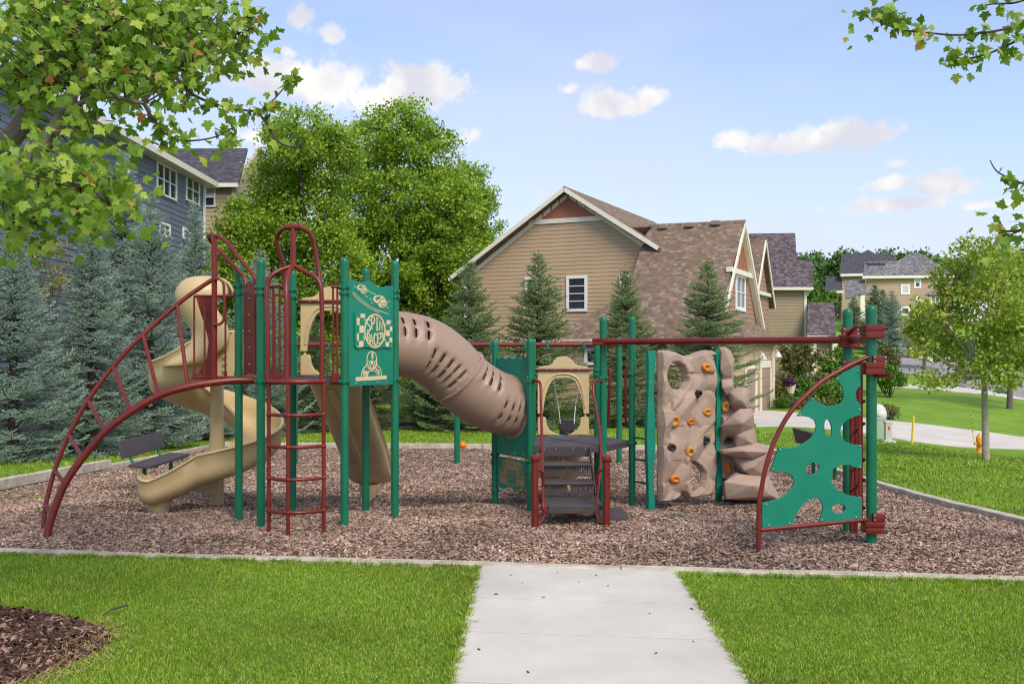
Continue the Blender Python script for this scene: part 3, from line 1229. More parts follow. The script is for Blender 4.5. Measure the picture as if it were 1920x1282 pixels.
for pts in ([(502, 712), (502, 640), (500, 560), (501, 535), (509, 517), (525, 507), (541, 501), (549, 498)],
            [(603, 712), (604, 640), (603, 560), (600, 532), (589, 518), (573, 510), (558, 502), (549, 498)]):
    mb = MB()
    Ys = [9.72, 9.73, 9.76, 9.78, 9.80, 9.84, 9.88, 9.90]
    mb.tube(pxpath(pts, Ys), .023, 10)
    part(mb, 'ladder_hoop', RED, ladder)
mb = MB()
mb.tube(pxpath([(538, 712), (538, 640), (537, 560), (537, 530), (541, 513), (549, 498)], [9.57, 9.58, 9.62, 9.68, 9.78, 9.90]), .026, 10)
part(mb, 'ladder_hoop', RED, ladder)
mb = MB()
mb.tube([PX(549.5, 500, 9.90), PX(549.5, 428, 9.92)], .029, 10)
mb.tube([PX(536, 426, 9.92), PX(564, 426, 9.92)], .032, 10)
part(mb, 'ladder_mast', RED, ladder)
mb = MB()
mb.tube(pxpath([(534, 540), (533, 505), (527, 482), (520, 456), (519, 446), (525, 434), (536, 427), (549, 425), (564, 427), (579, 436), (586, 447), (591, 470), (597, 505), (601, 540)],
               [10.1, 10.1, 10.08, 10.05, 10.03, 9.98, 9.93, 9.92, 9.93, 9.98, 10.0, 10.02, 10.02, 9.98]), .021, 10)
part(mb, 'ladder_loop', RED, ladder)


def barrier(p, q, z0, z1, nb, name='guard_rail', rb=.011, plate=None, ends=True, r=.016):
    """rail top and bottom with upright bars between two points"""
    p, q = Vector(p), Vector(q)
    mb = MB()
    mb.tube([p + Vector((0, 0, z1)), q + Vector((0, 0, z1))], r, 8)
    o = part(mb, name, RED, PS)
    lw = MB()
    if plate:
        d = (q - p)
        c = (p + q) / 2
        lw.bbox(c + Vector((0, 0, z0 + plate / 2 - .02)), (d.length, .02, plate), .004, rz=math.atan2(d.y, d.x), seg=1)
        part(lw, 'toe_plate', RED, o)
    else:
        lw.tube([p + Vector((0, 0, z0)), q + Vector((0, 0, z0))], r * .9, 8)
        part(lw, 'lower_rail', RED, o)
    for i in range(nb):
        t = (i + (.0 if ends else .5)) / (nb - 1 if ends else nb)
        c = p.lerp(q, t)
        b2 = MB()
        b2.tube([c + Vector((0, 0, z0)), c + Vector((0, 0, z1))], rb, 8)
        b2.tube([c + Vector((0, 0, z0 + .02)), c + Vector((0, 0, z0 + .06))], rb * 1.7, 8)
        part(b2, 'baluster', RED, o)
    return o


barrier((-1.815, 9.98, 0), (-1.73, 9.985, 0), ZA - .01, 2.455, 2, plate=.10, ends=False)
barrier((-2.49, 9.99, 0), (-2.30, 9.985, 0), ZA - .01, 2.455, 3, plate=.09, ends=False)
# spiral slide entrance guards on the back left face
_f = (A['RL'] - A['ML'])
barrier(A['ML'] + Vector((-.50, .06, 0)), A['ML'] + Vector((-.04, .03, 0)), ZA + .0, 2.40, 5)
barrier(A['RL'] + _f * -.35, A['RL'] + _f * -.06, ZA + .0, 2.44, 4)
# handrails and red sheet at the arch climber's entrance
mb = MB()
e0, e1 = PX(459, 700, 10.55), PX(479, 700, 10.2)
mb.prism([[(0, 0), ((e1 - e0).length, 0), ((e1 - e0).length, .86), ((e1 - e0).length * .6, .96), (0, .93)]], .012, e0 + Vector((0, 0, 0)), (e1 - e0).normalized(), (0, 0, 1))
shp = part(mb, 'entrance_panel', RED, PS, smooth=False)
mb = MB()
for z in (.1, .27, .44, .61, .78):
    bolt(e0.lerp(e1, .55) + Vector((0, 0, z)) + Vector((-.01, -.012, 0)), (.5, -1, 0), .009, mb)
part(mb, 'bolt', STEEL, shp)
for pts, Ys in (([(404, 443), (413, 445), (430, 459), (448, 483), (467, 505), (476, 518), (478, 535), (478, 620), (479, 702)], [10.62, 10.6, 10.5, 10.4, 10.3, 10.22, 10.2, 10.2, 10.2]),
                ([(404, 443), (396, 440), (392, 444), (397, 455), (412, 470), (432, 492), (452, 513), (459, 526), (460, 560), (460, 702)], [10.62, 10.68, 10.75, 10.8, 10.8, 10.7, 10.62, 10.58, 10.55, 10.55])):
    mb = MB()
    mb.tube(pxpath(pts, Ys), .021, 10)
    part(mb, 'entrance_handrail', RED, PS)

# ---- arch climber
arch = MB()
near = [(86, 1016), (95, 975), (120, 910), (155, 858), (198, 808), (245, 772), (297, 742), (352, 725), (400, 717), (440, 713), (476, 713)]
nY = [9.44, 9.48, 9.55, 9.62, 9.70, 9.78, 9.86, 9.94, 10.02, 10.10, 10.18]
far = [(81, 1000), (86, 945), (103, 880), (129, 815), (165, 750), (212, 687), (268, 628), (332, 571), (370, 543), (400, 523)]
fY = [9.90, 9.95, 10.02, 10.10, 10.18, 10.28, 10.38, 10.50, 10.57, 10.62]
npth = pxpath(near, nY, 6)
fpth = pxpath(far, fY, 6)
base_n = npth[0].copy()
base_n.z = -.1
base_f = fpth[0].copy()
base_f.z = -.1
arch.tube([base_n] + npth, [.037] * (len(npth) + 1), 12)
ac = part(arch, 'arch_climber', RED, PS)
mb = MB()
mb.tube([base_f] + fpth, .024, 10)
part(mb, 'arch_rail', RED, ac)
mb = MB()
mb.tube([PX(402, 446, 10.62), PX(402, 714, 10.62)], .030, 12)
part(mb, 'arch_post', RED, ac)
mb = MB()
mb.tube(pxpath([(402, 524), (411, 523), (418, 530), (420, 545), (420, 590), (418, 602), (411, 608), (402, 608)], 10.58), .015, 8)
part(mb, 'grab_handle', RED, ac)
for (a, b_, Ya, Yb) in (((332, 571), (352, 723), 10.50, 9.94), ((268, 628), (297, 741), 10.38, 9.86), ((212, 687), (245, 771), 10.28, 9.78), ((165, 750), (197, 808), 10.18, 9.70),
                        ((129, 815), (155, 858), 10.10, 9.62), ((103, 881), (121, 908), 10.02, 9.55), ((86, 945), (96, 968), 9.95, 9.48)):
    mb = MB()
    mb.tube([PX(*a, Ya), PX(*b_, Yb)], .020, 10)
    part(mb, 'arch_rung', RED, ac)

# ---- spiral slide
AXS = Vector((-3.66, 12.35, 0))
spir = MB()
key = [(-28, 1.50, .52), (-60, 1.48, .56), (-90, 1.44, .56), (-135, 1.34, .55), (-180, 1.22, .54), (-225, 1.06, .53), (-270, .89, .53), (-315, .71, .53), (-360, .52, .53), (-405, .37, .53), (-450, .24, .53)]
stations = []
for i in range(len(key) - 1):
    for k in range(8):
        t = k / 8
        a = key[i][0] + (key[i + 1][0] - key[i][0]) * t
        stations.append((a, key[i][1] + (key[i + 1][1] - key[i][1]) * t, key[i][2] + (key[i + 1][2] - key[i][2]) * t))
stations.append(key[-1])
path = []
for a, z, r in stations:
    c = Vector((math.cos(R(a)), math.sin(R(a)), 0))
    path.append((AXS + c * r + Vector((0, 0, z)), c, a))
last = path[-1][0]
for k in range(1, 9):
    t = k / 8
    path.append((last + Vector((-.56 * t, .0, -.31 * t + .07 * t * t)), Vector((0, -1, 0)), -450 - 20 * k))

wid = [1.0] * len(path)
endp = path[-1][0]
for k in range(1, 8):                    # the trough rounds off into a bowl at its end
    t = k / 7
    path.append((endp + Vector((-.19 * math.sin(t * math.pi / 2), 0, .10 * (1 - math.cos(t * math.pi / 2)))), Vector((0, -1, 0)), -610))
    wid.append(max(.10, math.cos(t * math.pi / 2) ** .7))


def chute_section(w, ho, hi, th=.022, lip=.032):
    """profile around the trough: x outwards, y up"""
    inn = []
    for k in range(13):
        t = math.pi * (k / 12)
        x = w * math.cos(t)
        h_ = ho if x > 0 else hi
        y = (1 - math.sin(t) ** .62) * min(h_, .22)
        inn.append((x, y))
    pts = [(w, ho)] + [(w + .004, ho * .55)] + inn[0:] + [(-w - .004, hi * .55)] + [(-w, hi)]
    pts = [(w + .004, ho - .005), (w + .002, ho * .6), (w, min(ho * .5, .2))] + inn[1:-1] + [(-w, min(hi * .5, .2)), (-w - .002, hi * .6), (-w - .004, hi - .005)]
    # rolled lips then the underside
    lipL = [(-w - .004 - lip * .3, hi + lip * .35), (-w - .004 - lip, hi + lip * .25), (-w - .004 - lip * 1.35, hi - lip * .3), (-w - lip * 1.0, hi - lip * .9), (-w - th, hi - lip * 1.2)]
    lipR = [(w + th, ho - lip * 1.2), (w + lip * 1.0, ho - lip * .9), (w + .004 + lip * 1.35, ho - lip * .3), (w + .004 + lip, ho + lip * .25), (w + .004 + lip * .3, ho + lip * .35)]
    under = [(-w - th, min(hi * .5, .2))] + [(x * (1 + th / w), y - th) for x, y in inn[1:-1]][::-1] + [(w + th, min(ho * .5, .2))]
    return pts + lipL + under + lipR


P, nv = [], None
for i, (p, c, a) in enumerate(path):
    t = (a + 28) / -422.0
    ho = .36
    hi = .26
    if a > -165:                       # the outer wall climbs to the hood at the top
        s = max(0, min(1, (a + 130) / 60))
        ho = .36 + .20 * (s * s * (3 - 2 * s))
    if a < -450:
        u = (-450 - a) / 160
        ho = .36 - .06 * u
        hi = .26 - .02 * u
    w = .235 * wid[i]
    sec = chute_section(w, ho, hi)
    # reverse under part ordering so the loop closes cleanly
    n0 = 3 + 11 + 3
    pts = sec[:n0] + sec[n0:n0 + 5] + list(sec[n0 + 5:n0 + 5 + 13]) + sec[n0 + 18:]
    lean = 0.0
    for x, y in pts:
        y = min(y, ho + .03)
        flare = (.10 * max(0, y - .3)) if ho > .5 else 0
        P.append(p + c * (x + (-.16 * max(0, y - .55) if x > 0 and ho > .5 else 0)) + Vector((0, 0, y)))
    nv = len(pts)
spir.grid(P, len(path), nv, wrap=True)
spir.f.append(tuple(range(nv - 1, -1, -1)))
spir.f.append(tuple((len(path) - 1) * nv + j for j in range(nv)))
SP = part(spir, 'spiral_slide', TAN, PS, ang=50)
mb = MB()
zb0 = gz(AXS.x, AXS.y)
mb.lathe([(.085, zb0 - .1), (.085, .3), (.08, 1.52)], AXS, 18)
part(mb, 'slide_column', TAN, SP)
mb = MB()
mb.lathe([(.17, .30), (.12, .42), (.095, .62), (.09, .75)], AXS, 18, cap=False)
part(mb, 'column_flare', TAN, SP)
mb = MB()
ef = path[-1][0] + Vector((.20, .05, 0))
gq = gz(ef.x, ef.y)
mb.lathe([(.03, gq - .02), (.09, gq - .01), (.125, gq + .03), (.14, gq + .09), (.155, ef.z + .03)], (ef.x, ef.y, 0), 18)
part(mb, 'slide_foot', TAN, SP)
mb = MB()
c0 = AXS + Vector((0, -.02, .20))
mb.prism([[(0, -.04), (-.42, .02), (-.42, .10), (0, .18), (.06, .18), (.06, -.04)]], .09, c0 + Vector((0, -.1, -.12)), (1, 0, 0), (0, 0, 1), (0, 1, 0))
part(mb, 'slide_bracket', TAN, SP)
# moulded hood over the slide's mouth: a C-shaped shell that narrows to a waist
mb = MB()
edge = [(518, 378), (519.5, 362), (523, 351), (530, 341), (540, 333.5), (552, 330), (565, 331.5), (580, 338), (596, 348), (612, 358), (626, 362), (640, 360), (652, 352), (664, 338), (674, 322), (684, 308)]
HY = 11.72
HN = 30
Pn = []
for (py, lx) in edge:
    top = py < 545
    rx = .34 if not top else max(.02, .34 * min(1, (388 + 2 - lx) / 60))
    c = PX(lx, py, HY)
    c.x += rx
    ry_ = .36 * (1 if not top else rx / .34)
    for k in range(HN):
        a = R(-58 - (250 - 58) * k / (HN - 1)) if py > 560 else R(-20 - 320 * k / (HN - 1))
        if py <= 560:
            t_ = max(0, (py - 552) / 20)
        Pn.append(c + Vector((rx * math.cos(a), ry_ * math.sin(a), 0)))
mb.grid(Pn, len(edge), HN)
mb.f.append(tuple(range(HN)))
ho_ = part(mb, 'slide_hood', TAN, SP, ang=70)
so_ = ho_.modifiers.new('thick', 'SOLIDIFY')
so_.thickness = .03
# red curved backing sheet beside the hood
mb = MB()
sp0 = PX(398, 712, 10.95)
pl = []
for (x, y) in [(366, 552), (399, 553), (399, 712), (352, 712), (372, 700), (388, 670), (391, 640), (384, 610), (374, 580)]:
    q = PX(x, y, 10.95)
    pl.append((q.x - sp0.x, q.z - sp0.z))
mb.prism([pl], .012, sp0, (1, 0, 0), (0, 0, 1), (0, 1, 0))
part(mb, 'slide_back_panel', RED, SP, smooth=False)
# tan entrance wing seen between the guard bars
mb = MB()
pl = []
w0 = PX(400, 705, 11.5)
for (x, y) in [(398, 706), (397, 652), (412, 645), (438, 622), (440, 706)]:
    q = PX(x, y, 11.5)
    pl.append((q.x - w0.x, q.z - w0.z))
mb.prism([pl], .05, w0, (1, 0, 0), (0, 0, 1), (0, 1, 0))
wg = part(mb, 'slide_wing', TAN, SP, smooth=False)
for py in (655, 668, 681, 694):
    q = PX(421, py, 11.48)
    m2 = MB()
    m2.bbox(q, (.045, .05, .03), .008, seg=1)
    part(m2, 'slide_wing_step', TAN, wg)


# ---- moulded slide mouths (hood panels) and straight slides at the back
def hood_panel(c, ang, zd, W=.67):
    """tan arch; c on the deck edge, facing along -Y rotated by ang"""
    ax_ = Vector((math.cos(ang), math.sin(ang), 0))
    n_ = Vector((-math.sin(ang), math.cos(ang), 0))
    h = W / 2
    out = [(-h, .28), (-h, .87), (-h + .02, .89), (-.20, .905), (-.14, .93)] + [(.15 * math.sin(t), .90 + .125 * math.cos(t)) for t in np.linspace(-1.1, 1.1, 9)] + [(.14, .93), (.20, .905), (h - .02, .89), (h, .87), (h, .28), (h - .07, .28)]
    inn = [(h - .075, .34), (h - .095, .48), (h - .13, .60), (h - .18, .70), (.10, .745), (0, .75), (-.10, .745), (-h + .18, .70), (-h + .13, .60), (-h + .095, .48), (-h + .075, .34), (-h + .07, .28)]
    mb = MB()
    mb.prism([out + inn], .07, c + Vector((0, 0, zd)), ax_, (0, 0, 1), n_, back=-.03)
    # recessed relief of the moulding round the opening
    o = part(mb, 'slide_mouth', TAN, PS, smooth=False)
    bv = o.modifiers.new('round', 'BEVEL')
    bv.width = .012
    bv.segments = 2
    bv.limit_method = 'ANGLE'
    mb = MB()
    i2 = [(x * .80, y * .985 - .01) for x, y in inn]
    big = [(h - .10, .30), (h - .12, .62), (h - .20, .765), (.14, .80), (0, .98), (-.14, .80), (-h + .20, .765), (-h + .12, .62), (-h + .10, .30)]
    rim = [(h - .055, .36), (h - .07, .50), (h - .10, .63), (h - .155, .74), (.09, .79), (0, .80), (-.09, .79), (-h + .155, .74), (-h + .10, .63), (-h + .07, .50), (-h + .055, .36)]
    mb.tube([c + Vector((0, 0, zd)) + ax_ * x + Vector((0, 0, y)) - n_ * .028 for x, y in bez([(x, y, 0) for x, y in rim], 3) for x, y in [(x, y)]] if False else
            [c + Vector((0, 0, zd + q.y)) + ax_ * q.x - n_ * .028 for q in bez([(x, y, 0) for x, y in rim], 4)], .016, 8)
    part(mb, 'mouth_rim', TAN, o)
    for s in (-1, 1):
        mb = MB()
        mb.tube([c + ax_ * (s * (h - .045)) + Vector((0, 0, zd + .20)), c + ax_ * (s * (h - .045)) + Vector((0, 0, zd + .30))], .014, 8)
        part(mb, 'mouth_stem', TAN, o)
        ft = [(h, 0), (h, .215), (h - .02, .235), (h - .09, .235), (h - .11, .215), (h - .12, .13), (h - .16, .06), (h - .24, .012), (h - .28, 0)]
        mb = MB()
        mb.prism([[(s * x, y) for x, y in ft]], .09, c + Vector((0, 0, zd + .002)), ax_, (0, 0, 1), n_, back=-.04)
        f_ = part(mb, 'mouth_foot', TAN, o, smooth=False)
        bv = f_.modifiers.new('round', 'BEVEL')
        bv.width = .018
        bv.segments = 3
    mb = MB()
    zz = zd + .855
    mb.tube([c + ax_ * (-h - .03) + Vector((0, 0, zz)) - n_ * .05, c + ax_ * (h + .03) + Vector((0, 0, zz)) - n_ * .05], .017, 8)
    cb = part(mb, 'mouth_crossbar', RED, o)
    mb = MB()
    for t in (-.22, -.12, .10, .20):
        bolt(c + ax_ * t + Vector((0, 0, zz)) - n_ * .066, -n_, .009, mb)
    part(mb, 'bolt', STEEL, cb)
    return o


def straight_slide(c, z0, run, z1, W=.56, dirx=0.0):
    pts = []
    N = 18
    for i in range(N + 1):
        t = i / N
        y = run * t
        zz = z0 + (z1 - z0) * (t if t < .8 else .8 + .2 * (1 - (1 - (t - .8) / .2) ** 2) * .55 + .0)
        if t > .8:
            u = (t - .8) / .2
            zz = z0 + (z1 - z0) * (.8 + .2 * (1 - (1 - u) ** 2))
            zz = max(zz, z1)
        pts.append(Vector((c.x + dirx * t, c.y + y, zz)))
    P = []
    nv_ = None
    for i, p in enumerate(pts):
        t = i / N
        ho = .25 if t < .9 else .25 - .12 * (t - .9) * 10
        sec = chute_section(W / 2, ho, ho)
        for x, y in sec:
            P.append(p + Vector((x, 0, y)))
        nv_ = len(sec)
    mb = MB()
    mb.grid(P, len(pts), nv_, wrap=True)
    mb.f.append(tuple(range(nv_ - 1, -1, -1)))
    mb.f.append(tuple((len(pts) - 1) * nv_ + j for j in range(nv_)))
    o = part(mb, 'straight_slide', TAN, PS, ang=50)
    mb = MB()
    mb.tube([q + Vector((0, 0, -.035)) for q in pts[1:-3]], .045, 10)
    part(mb, 'slide_rib', TAN, o)
    e = pts[-2]
    mb = MB()
    g_ = gz(e.x, e.y)
    mb.lathe([(.07, g_ - .03), (.10, g_ + .03), (.13, e.z - .02)], (e.x, e.y - .05, 0), 14)
    part(mb, 'slide_foot', TAN, o)
    return o


cA = (A['RL'] + A['RR']) / 2
hood_panel(cA + Vector((0, .04, 0)), 0, ZA)
straight_slide(cA + Vector((-.02, .06, 0)), ZA - .05, 2.25, -.02, dirx=.17)
cB = (B['RL'] + B['RR']) / 2
hood_panel(cB + Vector((-.02, .04, 0)), 0, ZB)
straight_slide(cB + Vector((-.02, .06, 0)), ZB - .05, 1.5, -.08, dirx=0)

# ---- tube slide from tall tower to low deck
T0 = Vector((-1.472, 11.09, 1.895))
T1 = Vector((.03, 11.89, 1.12))
ctl = [(0, 1.895), (.12, 1.89), (.30, 1.835), (.44, 1.70), (.54, 1.55), (.66, 1.375), (.81, 1.235), (.93, 1.17), (1.0, 1.155)]
tpts = bez([Vector((T0.x + (T1.x - T0.x) * t, T0.y + (T1.y - T0.y) * t, z)) for t, z in ctl], 9)
NT, NC, TR = len(tpts), 56, .345
hd = (Vector((T1.x, T1.y, 0)) - Vector((T0.x, T0.y, 0))).normalized()
side = Vector((hd.y, -hd.x, 0))          # towards the camera


def tube_sections():
    seam = int(NT * .53)
    # zones of ribs and slots: station range, angle range (deg, 0 = towards camera, 90 = up)
    zones = [(2, int(NT * .22), 5, 62), (int(NT * .24), seam - 3, -50, 6), (seam + 3, int(NT * .70), 6, 60), (int(NT * .74), NT - 4, -46, 8)]
    for (i0, i1) in ((0, seam), (seam, NT - 1)):
        mb = MB()
        vid = {}
        for i in range(i0, i1 + 1):
            t = (tpts[min(i + 1, NT - 1)] - tpts[max(i - 1, 0)]).normalized()
            up = side.cross(t)
            if up.z < 0:
                up = -up
            for k in range(NC):
                a = 360 * k / NC
                aa = a if a <= 180 else a - 360
                r = TR
                for (z0, z1, a0, a1) in zones:
                    if z0 <= i <= z1 and a0 <= aa <= a1:
                        r = TR - .016 + (.026 if ((i - z0) % 4 == 0) else 0)
                if abs(aa - 8) < 4:
                    r += .004
                vid[(i, k)] = len(mb.v)
                mb.v.append(tuple(tpts[i] + side * (r * math.cos(R(a))) + up * (r * math.sin(R(a)))))
        for i in range(i0, i1):
            for k in range(NC):
                a = 360 * (k + .5) / NC
                aa = a if a <= 180 else a - 360
                hole = False
                for (z0, z1, a0, a1) in zones:
                    if z0 <= i < z1:
                        ph = (i - z0) % 4
                        m_ = (a0 + a1) / 2
                        if ph in (1, 2) and a0 + 7 < aa < a1 - 6 and abs(aa - m_) > 4:
                            hole = ph == 1 or (ph == 2 and False)
                if not hole:
                    k2 = (k + 1) % NC
                    mb.f.append((vid[(i, k)], vid[(i, k2)], vid[(i + 1, k2)], vid[(i + 1, k)]))
        yield mb


tubes = [part(m_, 'tube_section', BROWN, PS, ang=60, fixn=False) for m_ in tube_sections()]
for o in tubes:
    md = o.modifiers.new('wall', 'SOLIDIFY')
    md.thickness = .02
    md.offset = -1
for idx, (i, rr) in enumerate(((1, .40), (int(NT * .53), .385), (NT - 2, .40))):
    t = (tpts[min(i + 1, NT - 1)] - tpts[max(i - 1, 0)]).normalized()
    q = Vector((0, 0, 1)).rotation_difference(t).to_matrix()
    mb = MB()
    mb.lathe([(TR - .02, -.016), (rr - .012, -.02), (rr, -.012), (rr, .012), (rr - .012, .02), (TR - .02, .016)], tpts[i], 44, q, cap=False)
    fl = part(mb, 'tube_flange', BROWN, tubes[0 if idx < 2 else 1])
    mb = MB()
    for k in range(12):
        a = 2 * math.pi * k / 12
        bolt(tpts[i] + q @ Vector(((rr - .022) * math.cos(a), (rr - .022) * math.sin(a), -.02)), -t, .008, mb)
    part(mb, 'bolt', STEEL, fl)
# seam bead along the tube's side
mb = MB()
sp_ = []
for i in range(1, NT - 1):
    t = (tpts[i + 1] - tpts[i - 1]).normalized()
    up = side.cross(t)
    up = up if up.z > 0 else -up
    sp_.append(tpts[i] + side * ((TR + .002) * math.cos(R(5))) + up * ((TR + .002) * math.sin(R(5))))
mb.tube(sp_, .008, 6)
part(mb, 'tube_seam', BROWN, tubes[0])


# ---- green panel with the tube's lower mouth and the car panel under it
def face_frame(p, q):
    d = (q - p)
    L = d.length
    ax_ = d / L
    n_ = Vector((ax_.y, -ax_.x, 0))     # to the right of travel
    return p, ax_, n_, L


def wavy_top(x0, x1, z, amp, waves, n=28):
    return [(x1 + (x0 - x1) * i / n, z + amp * math.sin(2 * math.pi * waves * i / n)) for i in range(n + 1)]


p0, ax_, n_, L = face_frame(B['ML'], B['FL'])       # normal faces the camera's left front
hole = [(L * .50 + .345 * math.cos(a), 1.155 + .345 * math.sin(a)) for a in np.linspace(0, 2 * math.pi, 36, endpoint=False)]
mb = MB()
mb.prism([[(.05, .56), (L - .05, .56)] + wavy_top(.05, L - .05, 1.725, .012, 4), hole], .02, p0, ax_, (0, 0, 1), n_, back=-.01)
tp = part(mb, 'tube_exit_panel', GREENP, PS, smooth=False)
mb = MB()
for x in (.12, .30, .50, .70):
    bolt(p0 + ax_ * x + Vector((0, 0, .60)) + n_ * .01, n_, .009, mb)
part(mb, 'bolt', STEEL, tp)
mb = MB()
mb.prism([[(.06, .16), (.2, .135), (.32, .19), (.5, .16), (.62, .20), (L - .06, .19), (L - .06, .525), (.06, .525)]], .018, p0, ax_, (0, 0, 1), n_, back=-.01)
cp = part(mb, 'car_panel', GREENP, PS, smooth=False)


def strip(mb, o, ax_, ay, an, pts, w, th=.003, closed=False):
    """raised engraved line"""
    o, ax_, ay, an = Vector(o), Vector(ax_), Vector(ay), Vector(an)
    pts = [Vector((p[0], p[1])) for p in pts]
    N = len(pts)
    Lp, Rp = [], []
    for i in range(N):
        a = pts[i - 1] if (closed or i > 0) else pts[i]
        c = pts[(i + 1) % N] if (closed or i < N - 1) else pts[i]
        t = (c - a)
        t = t.normalized() if t.length > 1e-9 else Vector((1, 0))
        nn = Vector((-t.y, t.x)) * (w / 2)
        Lp.append(pts[i] + nn)
        Rp.append(pts[i] - nn)
    vs_ = []
    for h in (0, th):
        for q in Lp + Rp:
            vs_.append(o + ax_ * q.x + ay * q.y + an * h)
    fs_ = []
    for i in range(N if closed else N - 1):
        j = (i + 1) % N
        fs_ += [(2 * N + i, 2 * N + j, 3 * N + j, 3 * N + i), (i, 2 * N + i, 2 * N + j, j), (N + i, N + j, 3 * N + j, 3 * N + i)]
    mb.add(vs_, fs_)


TANK = mat('tan_car_face', '#8f7f5c', 0.6, 0.06, 6)
mb = MB()
co_ = p0 + n_ * .0085
body = [(.14, .20), (.13, .30), (.16, .42), (.20, .47), (.23, .50), (.40, .51), (.62, .50), (.66, .47), (.70, .42), (.73, .32), (.72, .23), (.64, .215), (.60, .235), (.52, .20), (.34, .205), (.24, .215)]
mb.prism([body], .004, co_, ax_, (0, 0, 1), n_)
cf = part(mb, 'car_face', TANK, cp, smooth=False)
mb = MB()
co2 = p0 + n_ * .013
for x in (.21, .655):
    strip(mb, co2, ax_, (0, 0, 1), n_, [(x + .035 * math.cos(a), .40 + .045 * math.sin(a)) for a in np.linspace(0, 6.28, 14, endpoint=False)], .012, closed=True)
    mb.prism([[(x + .012 * math.cos(a), .40 + .016 * math.sin(a)) for a in np.linspace(0, 6.28, 8, endpoint=False)]], .003, co2, ax_, (0, 0, 1), n_)
for z, w in ((.375, .22), (.345, .24), (.315, .22)):
    strip(mb, co2, ax_, (0, 0, 1), n_, [(.43 - w / 2, z), (.43 - w / 2.4, z + .012), (.43 + w / 2.4, z + .012), (.43 + w / 2, z)], .013)
strip(mb, co2, ax_, (0, 0, 1), n_, [(.14, .31), (.34, .305), (.52, .305), (.72, .315)], .007)
mb.prism([[(.33, .23), (.53, .235), (.53, .285), (.33, .28)]], .003, co2, ax_, (0, 0, 1), n_)
for x in (.27, .43, .58):
    strip(mb, co2, ax_, (0, 0, 1), n_, [(x - .03, .455), (x + .03, .46)], .010)
part(mb, 'car_face_lines', GREENP, cf, smooth=False)

# ---- the SPIN RACER panel
p0, ax_, n_, L = face_frame(A['FR'], A['MR'])
n_ = Vector((ax_.y, -ax_.x, 0))
Zv = Vector((0, 0, 1))
mb = MB()
topw = [(.80, 2.485), (.77, 2.505), (.70, 2.50), (.62, 2.485), (.52, 2.485), (.45, 2.515), (.38, 2.535), (.30, 2.515), (.24, 2.50), (.17, 2.52), (.10, 2.535), (.045, 2.52)]
mb.prism([[(.05, 1.455), (.79, 1.455), (.79, 2.33), (.80, 2.38)] + topw], .02, p0, ax_, Zv, n_, back=-.004)
SPN = part(mb, 'racer_panel', GREENP, PS, smooth=False, label='green play panel lettered SPIN RACER with race cars and a driver')
fo = p0 + n_ * .016


def uv(px, py):
    """photo pixel to panel coordinates"""
    q = onplane(px, py, fo, n_)
    return ((q - fo).dot(ax_), q.z)


def pol(pts):
    return [uv(*q) for q in pts]


def c4(x, y):      # coordinates read in the enlarged crop (origin 640,520, scale 6.108)
    return uv(640 + x / 6.108, 520 + y / 6.108)


def cp4(pts):
    return [c4(*q) for q in pts]


# two cars
for (cx, cy, s) in ((240, 137, 1.0), (444, 275, 1.32)):
    bod = [(-62, -22), (-50, -44), (-22, -54), (14, -48), (40, -30), (56, -6), (62, 18), (52, 42), (26, 54), (-2, 50), (-20, 38), (-34, 14), (-56, 2)]
    mb = MB()
    mb.prism([cp4([(cx + x * s, cy + y * s) for x, y in bod])], .004, fo, ax_, Zv, n_)
    cb_ = part(mb, 'race_car', TANF, SPN, smooth=False)
    mb = MB()
    f2 = fo + n_ * .004
    mb.prism([cp4([(cx + x * s, cy + y * s) for x, y in [(-46, -22), (-34, -38), (-10, -44), (4, -38), (-10, -22), (-32, -10)]])], .002, f2, ax_, Zv, n_)
    strip(mb, f2, ax_, Zv, n_, cp4([(cx + x * s, cy + y * s) for x, y in [(-10, -6), (14, -20), (40, -24), (54, -4), (56, 12)]]), .006, .002)
    strip(mb, f2, ax_, Zv, n_, cp4([(cx + x * s, cy + y * s) for x, y in [(-10, -6), (-2, 14), (16, 20), (44, 14)]]), .006, .002)
    for wx, wy in ((-22, 26), (48, 34)):
        strip(mb, f2, ax_, Zv, n_, cp4([(cx + (wx + 8 * math.cos(a)) * s, cy + (wy + 14 * math.sin(a)) * s) for a in np.linspace(0, 6.28, 9, endpoint=False)]), .006, .002, True)
    strip(mb, f2, ax_, Zv, n_, cp4([(cx + x * s, cy + y * s) for x, y in [(6, 36), (22, 40), (40, 34)]]), .008, .002)
    part(mb, 'race_car_lines', GREENP, cb_, smooth=False)
mb = MB()
for pts in ([(130, 168), (200, 235), (290, 305), (390, 365), (480, 400), (545, 422)], [(122, 190), (200, 262), (290, 330), (380, 385), (440, 404)], [(300, 150), (350, 180), (395, 200)], [(270, 210), (300, 228)], [(320, 240), (345, 256)], [(140, 95), (170, 118)], [(500, 338), (540, 352)], [(530, 270), (556, 280)]):
    strip(mb, fo, ax_, Zv, n_, cp4(pts), .0065, .003)
part(mb, 'track_lines', TANF, SPN, smooth=False)
